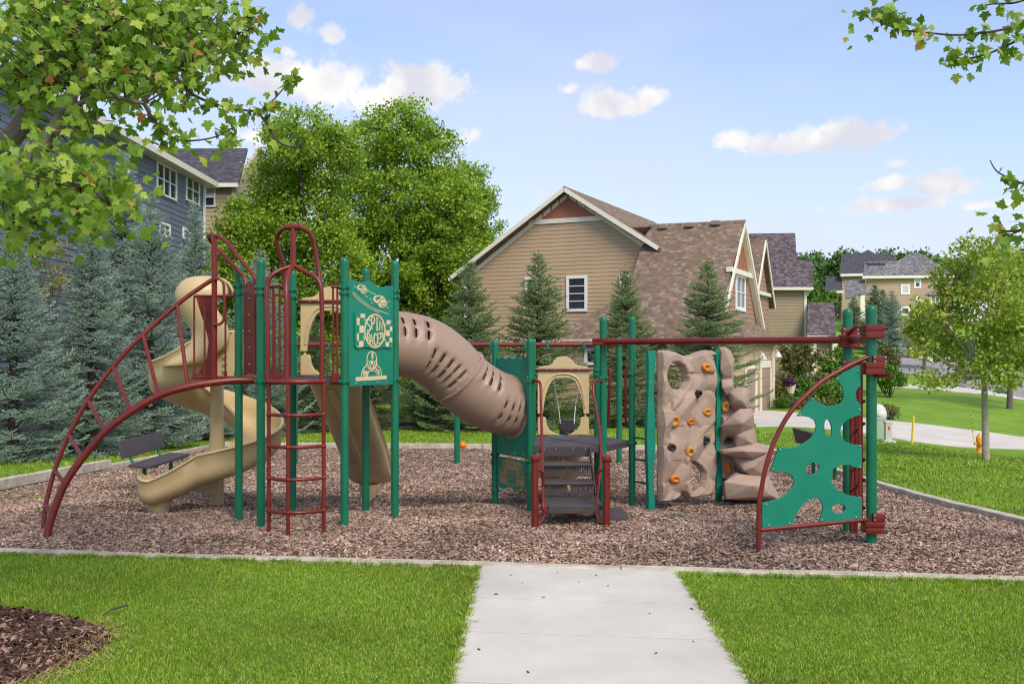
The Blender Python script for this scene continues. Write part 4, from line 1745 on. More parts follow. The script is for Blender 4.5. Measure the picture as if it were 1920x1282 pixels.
# proud placard with chequers and lettering
mb = MB()
mb.prism([cp4([(150, 392), (545, 470), (572, 500), (576, 770), (566, 800), (548, 812), (470, 800), (420, 812), (368, 828), (320, 812), (260, 795), (180, 812), (152, 806), (142, 780), (140, 410)])], .018, fo, ax_, Zv, n_)
plq = part(mb, 'placard', GREENP, SPN, smooth=False)
f3 = fo + n_ * .018
mb = MB()
EL0 = (366, 612)
for q in ([(204, 414), (256, 418), (252, 466), (202, 462)], [(160, 462), (194, 466), (188, 548), (160, 546)], [(192, 552), (240, 556), (238, 636), (190, 634)], [(160, 640), (184, 642), (182, 728), (162, 724)], [(186, 728), (236, 728), (234, 794), (184, 800)], [(246, 480), (262, 474), (252, 510)], [(236, 660), (244, 680), (252, 720), (238, 716)],
          [(504, 486), (544, 494), (542, 540), (500, 536)], [(540, 558), (566, 566), (566, 620), (538, 616)], [(494, 604), (538, 612), (536, 674), (494, 668)], [(536, 686), (566, 690), (564, 746), (534, 740)], [(490, 738), (530, 742), (528, 794), (490, 790)], [(486, 536), (497, 545), (494, 566)], [(480, 700), (488, 702), (486, 734), (476, 728)]):
    mb = MB()
    mb.prism([cp4(q)], .003, f3, ax_, Zv, n_)
    part(mb, 'chequer_square', TANF, plq, smooth=False)
mb = MB()
strip(mb, f3, ax_, Zv, n_, cp4([(EL0[0] + 116 * math.cos(a), EL0[1] + 186 * math.sin(a)) for a in np.linspace(0, 2 * math.pi, 40, endpoint=False)]), .018, .004, True)
part(mb, 'oval_border', TANF, plq, smooth=False)
# letters drawn as strokes so that they fill the oval as on the placard
ST = {'S': [[(.9, .9), (.55, 1), (.15, .85), (.12, .62), (.5, .5), (.85, .36), (.82, .12), (.45, 0), (.08, .12)]], 'P': [[(.15, 0), (.15, 1), (.6, 1), (.9, .85), (.88, .6), (.6, .48), (.15, .47)]],
      'I': [[(.5, 0), (.5, 1)], [(.15, 1), (.85, 1)], [(.15, 0), (.85, 0)]], 'N': [[(.12, 0), (.12, 1), (.85, 0), (.88, 1)]],
      'R': [[(.15, 0), (.15, 1), (.6, 1), (.88, .85), (.85, .62), (.55, .5), (.15, .5)], [(.5, .5), (.92, 0)]], 'A': [[(.05, 0), (.48, 1), (.92, 0)], [(.22, .36), (.74, .36)]],
      'C': [[(.9, .85), (.6, 1), (.25, .88), (.1, .5), (.25, .12), (.6, 0), (.92, .16)]], 'E': [[(.88, 1), (.15, 1), (.15, 0), (.9, 0)], [(.15, .52), (.75, .52)]]}
cells = [('S', 270, 318, 470, 618, 486, 616), ('P', 324, 366, 458, 596, 452, 594), ('I', 372, 410, 462, 600, 470, 604), ('N', 414, 462, 490, 604, 516, 614),
         ('R', 274, 310, 640, 738, 646, 752), ('A', 308, 348, 652, 764, 650, 772), ('C', 352, 388, 648, 776, 644, 776), ('E', 392, 424, 644, 756, 640, 750), ('R', 428, 466, 640, 706, 642, 692)]
for ch, x0, x1, ya, yb, ya2, yb2 in cells:
    mb = MB()
    for stq in ST[ch]:
        pts = []
        for (x, y) in stq:
            top = ya + (ya2 - ya) * x
            bot = yb + (yb2 - yb) * x
            pts.append(c4(x0 + (x1 - x0) * x, bot + (top - bot) * y))
        if len(pts) > 4 and ch in 'SCPR':
            pts = [(q.x, q.y) for q in bez([(a, b_, 0) for a, b_ in pts], 4)]
        strip(mb, f3, ax_, Zv, n_, pts, .0155, .0045)
    part(mb, 'letter', TANF, plq, smooth=False)
mb = MB()
for (x, y) in ((168, 506), (552, 506), (170, 794), (556, 786), (336, 302), (120, 186)):
    u_, z_ = c4(x, y)
    bolt(p0 + ax_ * u_ + Zv * z_ + n_ * .034, n_, .010, mb)
for (x, y) in ((166, 1212), (268, 1208), (420, 1200), (518, 1196)):
    u_, z_ = c4(x, y)
    bolt(p0 + ax_ * u_ + Zv * z_ + n_ * .016, n_, .008, mb)
part(mb, 'bolt', STEEL, SPN)
# driver: helmet, shoulders, hands, dashboard
mb = MB()
for pts, w, cl_ in (([(348 + 56 * math.cos(a), 945 + 100 * math.sin(a)) for a in np.linspace(0, 2 * math.pi, 28, endpoint=False)], .011, True),
                    ([(228, 1134), (234, 1090), (252, 1048), (284, 1006)], .011, False), ([(402, 1004), (436, 1030), (454, 1070), (458, 1124)], .011, False),
                    ([(302, 950), (320, 972), (348, 950), (380, 968), (402, 946)], .008, False), ([(318, 974), (330, 1020), (345, 1050)], .010, False), ([(382, 974), (366, 1020), (350, 1050)], .010, False),
                    ([(284, 980), (290, 1010), (310, 1044), (345, 1056), (384, 1042), (404, 1008), (410, 980)], .009, False),
                    ([(300, 1110), (316, 1074), (345, 1064), (384, 1072), (412, 1106), (424, 1122)], .010, False)):
    strip(mb, fo, ax_, Zv, n_, cp4(pts), w, .003, cl_)
mb.prism([cp4([(344, 848), (366, 850), (362, 934), (346, 936)])], .003, fo, ax_, Zv, n_)
mb.prism([cp4([(330, 962), (346, 948), (366, 962), (358, 990), (350, 1006), (342, 1006), (336, 990)])], .003, fo, ax_, Zv, n_)
for k in range(4):
    mb.prism([cp4([(246 + 12 * k, 1096 + 8 * k), (262 + 12 * k, 1062 + 4 * k), (274 + 12 * k, 1070 + 4 * k), (262 + 12 * k, 1126 + 8 * k), (250 + 12 * k, 1128 + 6 * k)])], .0035, fo, ax_, Zv, n_)
    mb.prism([cp4([(384 + 12 * k, 1040 + 9 * k), (396 + 12 * k, 1034 + 9 * k), (412 + 8 * k, 1070 + 14 * k), (404 + 8 * k, 1078 + 12 * k)])], .0035, fo, ax_, Zv, n_)
part(mb, 'driver', TANF, SPN, smooth=False)
mb = MB()
mb.prism([cp4([(164, 1142), (518, 1122), (516, 1164), (164, 1188)])], .004, fo, ax_, Zv, n_)
part(mb, 'dashboard', TANF, SPN, smooth=False)

# ---- steps up to the low deck
PERF = mat('perforated_dark_vinyl', '#3b3335', 0.55, 0.1, 4)


def perf_holes(m):
    nt = m.node_tree
    p = nt.nodes['Principled BSDF']
    tcn = nt.nodes.new('ShaderNodeTexCoord')
    vo = nt.nodes.new('ShaderNodeTexVoronoi')
    vo.inputs['Randomness'].default_value = 0.0
    vo.inputs['Scale'].default_value = 52
    nt.links.new(tcn.outputs['Object'], vo.inputs['Vector'])
    gt = nt.nodes.new('ShaderNodeMath')
    gt.operation = 'GREATER_THAN'
    gt.inputs[1].default_value = 0.36
    nt.links.new(vo.outputs['Distance'], gt.inputs[0])
    nt.links.new(gt.outputs[0], p.inputs['Alpha'])


STX0, STX1 = .335, .885
mb = MB()
mb.bbox(((STX0 + STX1) / 2 + .01, 10.37, .228), (.60, .62, .045), .006, seg=1)
mb.bbox(((STX0 + STX1) / 2 + .01, 10.048, .212), (.52, .03, .085), .006, seg=1)
steps = part(mb, 'step_platform', DECKM, PS, smooth=False)
for (z, y0, y1) in ((.405, 10.61, 10.95), (.56, 10.98, 11.30)):
    mb = MB()
    mb.bbox(((STX0 + STX1) / 2, (y0 + y1) / 2, z - .012), (.545, y1 - y0, .028), .006, seg=1)
    part(mb, 'tread', DECKM, steps, smooth=False)


def riser(y, z0, z1, x0, x1):
    # a real punched plate: rows of diamond-packed holes
    mb = MB()
    ld = .0185
    nx, nz_ = int((x1 - x0) / ld), int((z1 - z0) / (ld * .87))
    hx_ = (x1 - x0) / nx
    hz_ = (z1 - z0) / nz_
    for i in range(nx):
        for j in range(nz_):
            cx, cz = x0 + hx_ * (i + .5), z0 + hz_ * (j + .5)
            q = [(cx - hx_ / 2, cz - hz_ / 2), (cx + hx_ / 2, cz - hz_ / 2), (cx + hx_ / 2, cz + hz_ / 2), (cx - hx_ / 2, cz + hz_ / 2)]
            s = .30
            w = [(cx, cz - hz_ * s), (cx + hx_ * s, cz), (cx, cz + hz_ * s), (cx - hx_ * s, cz)]
            mb.add([(x, y, z) for x, z in q + w], [(0, 1, 4), (1, 5, 4), (1, 2, 5), (2, 6, 5), (2, 3, 6), (3, 7, 6), (3, 0, 7), (0, 4, 7)])
    return mb


for (y, z0, z1, nm) in ((10.66, .262, .385, 'perforated_riser'), (11.02, .42, .54, 'perforated_riser')):
    for (x0, x1) in ((STX0 + .01, .595), (.625, STX1 - .01)):
        part(riser(y, z0, z1, x0, x1), nm, DECKM, steps, smooth=False, fixn=False)
mb = MB()
mb.bbox(((STX0 + STX1) / 2, 11.455, .655), (.55, .03, .115), .004, seg=1)
rz_ = part(mb, 'top_riser', DECKM, steps, smooth=False)
mb = MB()
for x in (.37, .50, .70, .84):
    for z in (.69, .672):
        bolt(Vector((x, 11.438, z)), (0, -1, 0), .009 if z > .68 else .005, mb)
part(mb, 'bolt', STEEL, rz_)
for x in (STX0 - .004, STX1 + .004):
    mb = MB()
    mb.prism([[(10.62, .18), (10.70, .18), (11.46, .60), (11.46, .70), (11.36, .70), (10.62, .30)]], .012, (x, 0, 0), (0, 1, 0), (0, 0, 1), (1, 0, 0))
    part(mb, 'stringer', DECKM, steps, smooth=False)
mb = MB()
mb.tube([(.62, 10.35, -.1), (.62, 10.35, .22)], .033, 10)
part(mb, 'step_leg', RED, steps)
for x, sgn in ((.229, 1), (.946, -1)):
    mb = MB()
    mb.lathe([(.036, -.1), (.036, .70), (.046, .71), (.050, .735), (.044, .762), (.02, .775), (.001, .777)], (x, 9.96, 0), 16)
    sp1 = part(mb, 'step_post', RED, steps)
    xi = x + sgn * .085
    mb = MB()
    mb.tube(bez([(x, 9.97, .62), (x + sgn * .05, 9.99, .615), (xi, 10.03, .57), (xi, 10.05, .45)], 5), .014, 8)
    part(mb, 'step_bracket', RED, sp1)
    mb = MB()
    mb.tube(bez([(x, 9.97, .10), (x + sgn * .05, 9.98, .09), (xi, 10.03, .13), (xi + sgn * .02, 10.05, .22)], 5), .015, 8)
    part(mb, 'step_bracket', RED, sp1)
    mb = MB()
    if sgn > 0:
        mb.tube(bez([(.225, 11.46, 1.465), (.29, 11.40, 1.465), (.325, 11.33, 1.42), (.327, 11.2, 1.2), (.322, 10.6, .72), (.316, 10.1, .30), (.314, 10.05, .20)], 8), .016, 10)
    else:
        mb.tube(bez([(1.04, 11.46, 1.465), (.96, 11.40, 1.465), (.925, 11.33, 1.42), (.925, 11.25, 1.28), (.955, 10.95, 1.0), (.94, 10.5, .70), (.865, 10.1, .34), (.862, 10.05, .20)], 8), .016, 10)
    part(mb, 'step_handrail', RED, sp1)
    mb = MB()
    mb.bbox((x + sgn * .10, 10.06, .215), (.05, .05, .085), .01, seg=2)
    bolt(Vector((x + sgn * .105, 10.034, .20)), (0, -1, 0), .014, mb)
    part(mb, 'step_lug', RED, sp1)
# ---- grab loops on the low deck's right side
for pts, Y in (([(1187, 687), (1180, 685), (1175, 690), (1173, 705), (1173, 780), (1175, 795), (1181, 803)], 12.55), ([(1186, 690), (1184, 700), (1184, 760), (1184, 828)], 12.5), ([(1141, 690), (1143, 705), (1142, 760), (1141, 792)], 12.9)):
    mb = MB()
    mb.tube(pxpath(pts, Y), .017, 8)
    part(mb, 'grab_loop', RED, PS)

# ---- overhead bar to the far posts
post(3.235, 8.96, 2.225, zb=-.15, r=.046)
post(3.253, 9.65, 2.225, zb=-.15, r=.046)
mb = MB()
ob0, ob1 = Vector((1.02, 11.42, 1.915)), Vector((3.25, 9.585, 1.918))
mb.tube([ob0, ob1, Vector((3.24, 9.0, 1.918))], .036, 14)
OB = part(mb, 'overhead_bar', RED, PS)


def ridge_clamp(c, w, h, d, rz, m=RED, parent=None):
    mb = MB()
    for s in (-1, 1):
        mb.bbox(Vector(c) + Vector((0, 0, s * h * .27)), (w, d, h * .44), .014, rz=rz, seg=3)
    mb.bbox(c, (w * .96, d * .9, h * .4), .01, rz=rz, seg=2)
    return part(mb, 'bar_clamp', m, parent or OB)


ridge_clamp((1.03, 11.43, 1.915), .20, .085, .12, -.35)
ridge_clamp((3.253, 9.60, 1.905), .17, .13, .15, 0)
ridge_clamp((3.237, 8.94, 1.985), .17, .125, .15, 0)
ridge_clamp((3.237, 8.94, 1.655), .17, .115, .15, 0)
ridge_clamp((3.237, 8.94, .235), .17, .105, .15, 0)


def bracket(cx, cy, z, w=.16, h=.075):
    mb = MB()
    mb.bbox((cx, cy, z), (w, .05, h), .018, seg=2)
    o = part(mb, 'bar_bracket', RED, OB)
    mb = MB()
    for sx in (-1, 1):
        for sz in (-1, 1):
            bolt(Vector((cx + sx * w * .40, cy - .026, z + sz * h * .26)), (0, -1, 0), .010, mb)
    part(mb, 'bolt', STEEL, o)


bracket(3.253, 9.58, 1.995)
bracket(3.253, 9.58, 1.685)
bracket(3.28, 8.90, 1.735, .12)
bracket(3.28, 8.90, .325, .12)
mb = MB()
mb.tube(pxpath([(1587, 627), (1594, 623), (1602, 615), (1611, 612), (1620, 616), (1628, 622)], [9.56, 9.5, 9.35, 9.2, 9.05, 8.96]), .021, 10)
part(mb, 'end_arch', RED, OB)
mb = MB()
mb.tube([PX(1640, 704, 8.93), PX(1672, 703, 8.7)], .017, 10)
part(mb, 'peg', RED, OB)

# ---- ladder between the far posts
lads = MB()
lads.tube([PX(1597, 690, 9.5), PX(1597, 1006, 9.5) + Vector((0, 0, -.1))], .024, 10)
LB = part(lads, 'end_ladder', RED, PS)
for px_, Y_ in ((1605, 9.35), (1614, 9.12)):
    mb = MB()
    mb.tube([PX(px_, 688, Y_), PX(px_, 975 if px_ > 1605 else 1003, Y_)], .020 if px_ != 1609 else .014, 8)
    part(mb, 'end_ladder_upright', RED, LB)
for py in (758, 800, 868, 905, 958):
    mb = MB()
    mb.tube(pxpath([(1596, py + 12), (1602, py + 11), (1608, py + 3), (1614, py - 3), (1620, py - 6)], [9.48, 9.40, 9.28, 9.16, 9.05]), .016, 8)
    part(mb, 'end_ladder_rung', RED, LB)

# ---- quarter-round web panel
WP0 = Vector((2.152, 8.69, 0))
WP1 = Vector((3.205, 8.955, 0))
wax = (WP1 - WP0).normalized()
wn_ = Vector((wax.y, -wax.x, 0))


def wuv(px, py):
    q = onplane(px, py, WP0, wn_)
    return ((q - WP0).dot(wax), q.z)


def w8(x, y):
    return wuv(1380 + x / 2.4667, 560 + y / 2.4667)


mb = MB()
arc = [(104, 1205), (104, 1060), (106, 960), (116, 890), (135, 790), (165, 690), (205, 600), (255, 520), (320, 450), (400, 380), (470, 338), (540, 300), (612, 270)]
A3 = [WP0 + wax * u + Vector((0, 0, z)) for u, z in (w8(*q) for q in arc)]
A3[0].z = -.1
mb.tube([A3[0]] + bez(A3[1:], 6), .021, 12)
WEB = part(mb, 'web_climber', RED, PS)
mb = MB()
q0, q1 = w8(112, 1068), w8(612, 1020)
mb.tube([WP0 + wax * q0[0] + Vector((0, 0, q0[1])), WP0 + wax * q1[0] + Vector((0, 0, q1[1]))], .021, 10)
part(mb, 'web_base_bar', RED, WEB)
mb = MB()
qa, qb = w8(577, 296), w8(585, 1022)
mb.tube([WP0 + wax * qa[0] + Vector((0, 0, qa[1])) - wn_ * .03, WP0 + wax * qb[0] + Vector((0, 0, qb[1])) - wn_ * .03], .018, 10)
part(mb, 'web_upright', RED, WEB)


def arcpts(c, rx, ry, a0, a1, n=10, rot=0):
    out = []
    for i in range(n + 1):
        a = R(a0 + (a1 - a0) * i / n)
        x, y = rx * math.cos(a), ry * math.sin(a)
        cr_, sr = math.cos(R(rot)), math.sin(R(rot))
        out.append((c[0] + x * cr_ - y * sr, c[1] + x * sr + y * cr_))
    return out


outer = [(572, 304), (575, 400), (562, 412), (552, 430), (551, 448), (557, 470), (575, 490), (577, 520), (572, 538), (540, 546), (508, 562), (486, 588), (480, 610), (484, 634), (505, 660), (540, 673), (578, 676),
         (580, 782), (560, 782), (520, 768), (480, 768), (450, 784), (437, 812), (440, 845), (465, 880), (510, 905), (560, 915), (580, 922), (580, 1022), (395, 1034), (385, 1025), (392, 1000), (400, 975), (398, 945), (385, 925), (360, 920), (330, 930), (300, 958), (280, 990), (268, 1020), (255, 1046), (250, 1050),
         (120, 1058), (118, 942), (160, 935), (200, 922), (235, 900), (258, 872), (268, 845), (258, 818), (235, 802), (200, 795), (158, 796), (195, 686), (230, 690), (270, 686), (310, 670), (345, 645), (365, 612), (370, 585), (362, 562), (340, 548), (310, 542), (280, 542), (352, 456), (380, 478), (420, 494), (450, 496), (480, 486), (494, 466), (496, 440), (490, 410), (470, 380), (456, 372), (500, 340)]
outer_s = [(q.x, q.y) for q in [Vector(w8(*p)) for p in outer]]
holes_ = [[w8(*p) for p in arcpts((424, 598), 17, 42, 0, 350, 15, -8)], [w8(*p) for p in arcpts((352, 784), 34, 26, 0, 350, 15, -30)], [w8(*p) for p in arcpts((473, 969), 32, 23, 0, 350, 15)]]
mb = MB()
mb.prism([outer_s] + holes_, .02, WP0, wax, (0, 0, 1), wn_, back=-.01)
wpn = part(mb, 'web_panel', GREENP, WEB, smooth=False)
bv = wpn.modifiers.new('edge', 'BEVEL')
bv.width = .004
bv.segments = 2
bv.limit_method = 'ANGLE'
mb = MB()
for q in ((562, 334), (465, 368), (350, 462), (292, 534), (200, 697), (168, 787), (566, 512), (568, 680), (568, 776), (568, 918), (136, 950), (148, 1046), (244, 1038), (394, 1022), (552, 1008)):
    u_, z_ = w8(*q)
    bolt(WP0 + wax * u_ + Vector((0, 0, z_)) + wn_ * .010, wn_, .011, mb)
part(mb, 'bolt', STEEL, WEB)

# ---- climbing rock wall
RW0 = Vector((1.685, 11.95, 0))
RW1 = Vector((2.56, 12.50, 0))
rax = (RW1 - RW0).normalized()
rn = Vector((rax.y, -rax.x, 0))


def ruv(px, py):
    q = onplane(px, py, RW0, rn)
    return ((q - RW0).dot(rax), q.z)


def c7(x, y):
    return ruv(1180 + x / 3.5625, 600 + y / 3.5625)


def facet(u, v, seed, cell=.17, tilt=.55):
    """relief like knapped stone: the highest of a set of tilted planes"""
    best = -9
    iu, iv = math.floor(u / cell), math.floor(v / cell)
    for a in (-1, 0, 1):
        for b_ in (-1, 0, 1):
            rr_ = random.Random((iu + a) * 7919 + (iv + b_) * 104729 + seed)
            cx, cy = (iu + a + rr_.random()) * cell, (iv + b_ + rr_.random()) * cell
            gx, gy = rr_.uniform(-tilt, tilt), rr_.uniform(-tilt, tilt)
            h = rr_.uniform(0, .03) + (u - cx) * gx + (v - cy) * gy - .9 * max(abs(u - cx), abs(v - cy)) ** 1.5
            best = max(best, h)
    return best


def sdf_poly(x, y, P):
    n = len(P)
    d = 1e9
    s = 1
    j = n - 1
    for i in range(n):
        ex, ey = P[j][0] - P[i][0], P[j][1] - P[i][1]
        wx, wy = x - P[i][0], y - P[i][1]
        t = max(0, min(1, (wx * ex + wy * ey) / (ex * ex + ey * ey + 1e-12)))
        bx, by = wx - ex * t, wy - ey * t
        d = min(d, bx * bx + by * by)
        c1, c2, c3 = y >= P[i][1], y < P[j][1], ex * wy > ey * wx
        if (c1 and c2 and c3) or not (c1 or c2 or c3):
            s = -s
        j = i
    return s * math.sqrt(d)     # negative inside


ro = [c7(*q) for q in [(188, 205), (240, 200), (300, 214), (350, 236), (375, 240), (400, 232), (440, 212), (500, 200), (553, 204), (553, 1168), (500, 1172), (440, 1178), (400, 1192), (370, 1188), (348, 1160), (336, 1148), (320, 1180), (290, 1200), (240, 1212), (192, 1216), (186, 1100), (190, 900), (184, 700), (190, 500), (184, 300)]]
rh = [[c7(*q) for q in [(262, 292), (300, 290), (330, 310), (350, 360), (362, 405), (345, 440), (335, 462), (300, 462), (258, 448), (236, 415), (234, 370), (240, 330)]],
      [c7(*q) for q in [(392, 945), (420, 950), (450, 975), (474, 1010), (476, 1060), (466, 1110), (440, 1138), (415, 1142), (396, 1125), (384, 1080), (380, 1010), (384, 965)]]]


def rsdf(u, v):
    d = sdf_poly(u, v, ro)
    for h in rh:
        d = max(d, -sdf_poly(u, v, h))
    return d


us = [p[0] for p in ro]
vs2 = [p[1] for p in ro]
u0, u1, v0, v1 = min(us) - .01, max(us) + .01, min(vs2) - .01, max(vs2) + .01
st_ = .0195
nu, nv2 = int((u1 - u0) / st_) + 1, int((v1 - v0) / st_) + 1
grid_d = [[rsdf(u0 + i * st_, v0 + j * st_) for j in range(nv2)] for i in range(nu)]
keep = {}
verts = []
for i in range(nu):
    for j in range(nv2):
        if grid_d[i][j] < st_ * .75:
            u_, v_ = u0 + i * st_, v0 + j * st_
            d = grid_d[i][j]
            if d > -st_ * .55:       # snap rim points to the outline
                e = 1e-3
                gx = (rsdf(u_ + e, v_) - d) / e
                gy = (rsdf(u_, v_ + e) - d) / e
                u_, v_ = u_ - gx * d, v_ - gy * d
                d = 0
            rel = facet(u_, v_, 3, .22, .50) * .78 + .15 * facet(u_, v_, 9, .10, .5)
            # collars round the two openings stand proud
            dh = min(abs(sdf_poly(u_, v_, h)) for h in rh)
            rel = rel * min(1, .25 + dh / .14) + .012 * max(0, 1 - dh / .07)
            wv_ = .014 * math.sin(v_ * 5 + 1) + .008 * math.sin(v_ * 11 + u_ * 6)
            dep = .026 + max(0, rel + .03) + wv_
            fade = min(1, max(0, -d / .03)) ** .5
            keep[(i, j)] = len(verts)
            verts.append((u_, v_, .012 + dep * fade))
mb = MB()
n1 = len(verts)
mb.v = [tuple(RW0 + rax * a + Vector((0, 0, b_)) + rn * c) for a, b_, c in verts] + [tuple(RW0 + rax * a + Vector((0, 0, b_)) - rn * (.008 + c * .12)) for a, b_, c in verts]
ecount = {}
quads = []
for i in range(nu - 1):
    for j in range(nv2 - 1):
        k = [(i, j), (i + 1, j), (i + 1, j + 1), (i, j + 1)]
        idx = [keep[q] for q in k if q in keep]
        if len(idx) >= 3:
            quads.append(tuple(idx))
            for a in range(len(idx)):
                e = (idx[a], idx[(a + 1) % len(idx)])
                ecount[tuple(sorted(e))] = ecount.get(tuple(sorted(e)), []) + [e]
for q in quads:
    mb.f.append(q)
    mb.f.append(tuple(i + n1 for i in q[::-1]))
for k, es in ecount.items():
    if len(es) == 1:
        a, b_ = es[0]
        mb.f.append((b_, a, a + n1, b_ + n1))
RWALL = part(mb, 'rock_wall', ROCK, PS, ang=13, fixn=False, label='moulded brown rock climbing panel with two see-through openings')
# uprights that carry the wall
mb = MB()
pa = RW0 + rax * -.01
ue = [(-.075 + .012 * math.sin(t * 9), z) for t, z in zip(np.linspace(0, 1, 24), np.linspace(-.35, 1.815, 24))]
un = [(.03 + .014 * math.sin(t * 13 + 1), z) for t, z in zip(np.linspace(1, 0, 24), np.linspace(1.815, -.35, 24))]
mb.prism([ue + un], .05, pa, rax, (0, 0, 1), rn, back=-.03)
up1 = part(mb, 'wall_upright', GREENP, RWALL, smooth=False)
mb = MB()
for y in (270, 418, 565, 712, 858, 1003, 1150):
    u_, z_ = c7(174, y)
    bolt(RW0 + rax * (-.04) + Vector((0, 0, z_)) + rn * .02, rn, .010, mb)
part(mb, 'bolt', STEEL, up1)
us_, _z = c7(572, 600)
mb = MB()
se = [(us_ - .045 + .006 * math.sin(t * 11), z) for t, z in zip(np.linspace(0, 1, 24), np.linspace(-.32, 1.83, 24))]
sn = [(us_ + .035 + .016 * math.sin(t * 10), z) for t, z in zip(np.linspace(1, 0, 24), np.linspace(1.83, -.32, 24))]
mb.prism([se + sn], .03, RW0, rax, (0, 0, 1), rn, back=.045)
up2 = part(mb, 'wall_upright', GREENP, RWALL, smooth=False)
mb = MB()
for y in (262, 402, 540, 682, 820, 960, 1100):
    u_, z_ = c7(573, y)
    bolt(RW0 + rax * us_ + Vector((0, 0, z_)) + rn * .075, rn, .010, mb)
part(mb, 'bolt', STEEL, up2)
mb = MB()
for y in (262, 402, 542, 682, 822, 962, 1102):
    u_, z_ = c7(540, y)
    bolt(RW0 + rax * u_ + Vector((0, 0, z_)) + rn * .070, rn, .014, mb)
part(mb, 'dark_bolt', BLACKR, RWALL)
# rungs and handle between the wall and the low deck's post
for py in (779, 821, 862, 904):
    mb = MB()
    z_ = CH - (py - YH) * 12.1 / F
    mb.tube([(B['MR'].x + .02, B['MR'].y - .02, z_), (RW0.x - .06, RW0.y + .05, z_)], .014, 8)
    part(mb, 'wall_rung', GREEN, RWALL)
mb = MB()
mb.tube(pxpath([(1222, 664), (1216, 667), (1212, 674), (1211, 690), (1213, 705), (1217, 716), (1222, 720)], 11.93), .012, 8)
part(mb, 'wall_handle', GREEN, RWALL)

# stepped boulder side of the wall: knapped blocks bolted to a backing panel
us_b = RW0 + rax * (us_ + .03)
YB = us_b.y + .02


def b7(x, y, Y):
    return PX(1180 + x / 3.5625, 600 + y / 3.5625, Y)


def faceted_slab(poly, Yf, th, amp, seed, st=.022):
    """upright panel whose front carries knapped relief"""
    q = [b7(x, y, Yf) for x, y in poly]
    P2 = [(p.x, p.z) for p in q]
    xs_ = [p[0] for p in P2]
    zs_ = [p[1] for p in P2]
    mb = MB()
    ids = {}
    nx_, nz_ = int((max(xs_) - min(xs_)) / st) + 2, int((max(zs_) - min(zs_)) / st) + 2
    for i in range(nx_):
        for j in range(nz_):
            x, z = min(xs_) + i * st, min(zs_) + j * st
            d = sdf_poly(x, z, P2)
            if d < st * .7:
                if d > -st * .5:
                    e = 1e-3
                    gx = (sdf_poly(x + e, z, P2) - d) / e
                    gy = (sdf_poly(x, z + e, P2) - d) / e
                    x, z, d = x - gx * d, z - gy * d, 0
                h = max(0, facet(x, z, seed, .2, .5) + .03) * amp * min(1, -d / .04)
                ids[(i, j)] = len(mb.v)
                mb.v.append((x, Yf - h, z))
    for i in range(nx_ - 1):
        for j in range(nz_ - 1):
            k = [ids[q_] for q_ in ((i, j), (i + 1, j), (i + 1, j + 1), (i, j + 1)) if q_ in ids]
            if len(k) >= 3:
                mb.f.append(tuple(k))
    return mb


mb = faceted_slab([(590, 186), (640, 188), (680, 230), (690, 300), (682, 400), (700, 460), (775, 480), (785, 590), (805, 625), (812, 740), (826, 770), (830, 850), (890, 880), (896, 1040), (930, 1120), (940, 1192), (594, 1170)], YB, .05, .9, 33)
STK = part(mb, 'boulder_panel', ROCK, PS, ang=13, fixn=False, label='stepped brown moulded boulder side of the rock wall')
sm = STK.modifiers.new('thick', 'SOLIDIFY')
sm.thickness = .06
sm.offset = -1
blocks = [([(602, 186), (640, 184), (676, 208), (699, 262), (697, 330), (688, 394), (624, 402), (606, 330)], .17, 1),
          ([(612, 404), (690, 394), (697, 430), (693, 470), (652, 502), (616, 452)], .20, 2),
          ([(660, 484), (720, 464), (782, 464), (806, 492), (804, 540), (796, 590), (722, 602), (676, 560)], .30, 3),
          ([(612, 700), (690, 630), (740, 600), (816, 600), (828, 640), (832, 712), (736, 766), (640, 742)], .33, 4),
          ([(700, 764), (830, 730), (846, 780), (848, 836), (712, 852)], .33, 5),
          ([(602, 868), (720, 850), (846, 826), (924, 846), (942, 882), (852, 936), (720, 914), (620, 892)], .46, 6),
          ([(690, 912), (850, 934), (942, 888), (930, 960), (922, 1046), (834, 1054), (748, 1008)], .42, 7),
          ([(632, 1084), (720, 1030), (834, 1054), (922, 1050), (946, 1110), (1000, 1184), (940, 1196), (640, 1188)], .52, 8)]
for poly, df, seed in blocks:
    rr_ = random.Random(seed * 13)
    cx = sum(p[0] for p in poly) / len(poly)
    cy = sum(p[1] for p in poly) / len(poly)
    poly = [(cx + (x - cx) * 1.06, cy + (y - cy) * (1.22 if seed > 1 else 1.06)) for x, y in poly]
    bm = bmesh.new()
    for x, y in poly:
        bm.verts.new(b7(x, y, YB - df * .45))
        bm.verts.new(b7(cx + (x - cx) * .97, cy + (y - cy) * .97, YB + .10))
        k = rr_.uniform(.55, .95)
        bm.verts.new(b7(cx + (x - cx) * k, cy + (y - cy) * k, YB - df * rr_.uniform(.72, 1.0)))
    for _ in range(3):
        bm.verts.new(b7(cx + rr_.uniform(-30, 30), cy + rr_.uniform(-20, 20), YB - df * rr_.uniform(.95, 1.12)))
    r = bmesh.ops.convex_hull(bm, input=bm.verts)
    junk = [g for g in set(r['geom_interior'] + r['geom_unused']) if isinstance(g, bmesh.types.BMVert)]
    bmesh.ops.delete(bm, geom=junk, context='VERTS')
    bmesh.ops.dissolve_limit(bm, angle_limit=R(9), verts=bm.verts, edges=bm.edges)
    bmesh.ops.bevel(bm, geom=list(bm.edges), offset=.012, segments=2, affect='EDGES', profile=.6, clamp_overlap=True)
    bm.verts.index_update()
    mb = MB()
    mb.add([v.co for v in bm.verts], [tuple(v.index for v in f.verts) for f in bm.faces])
    bm.free()
    part(mb, 'boulder', ROCK, STK, ang=30)


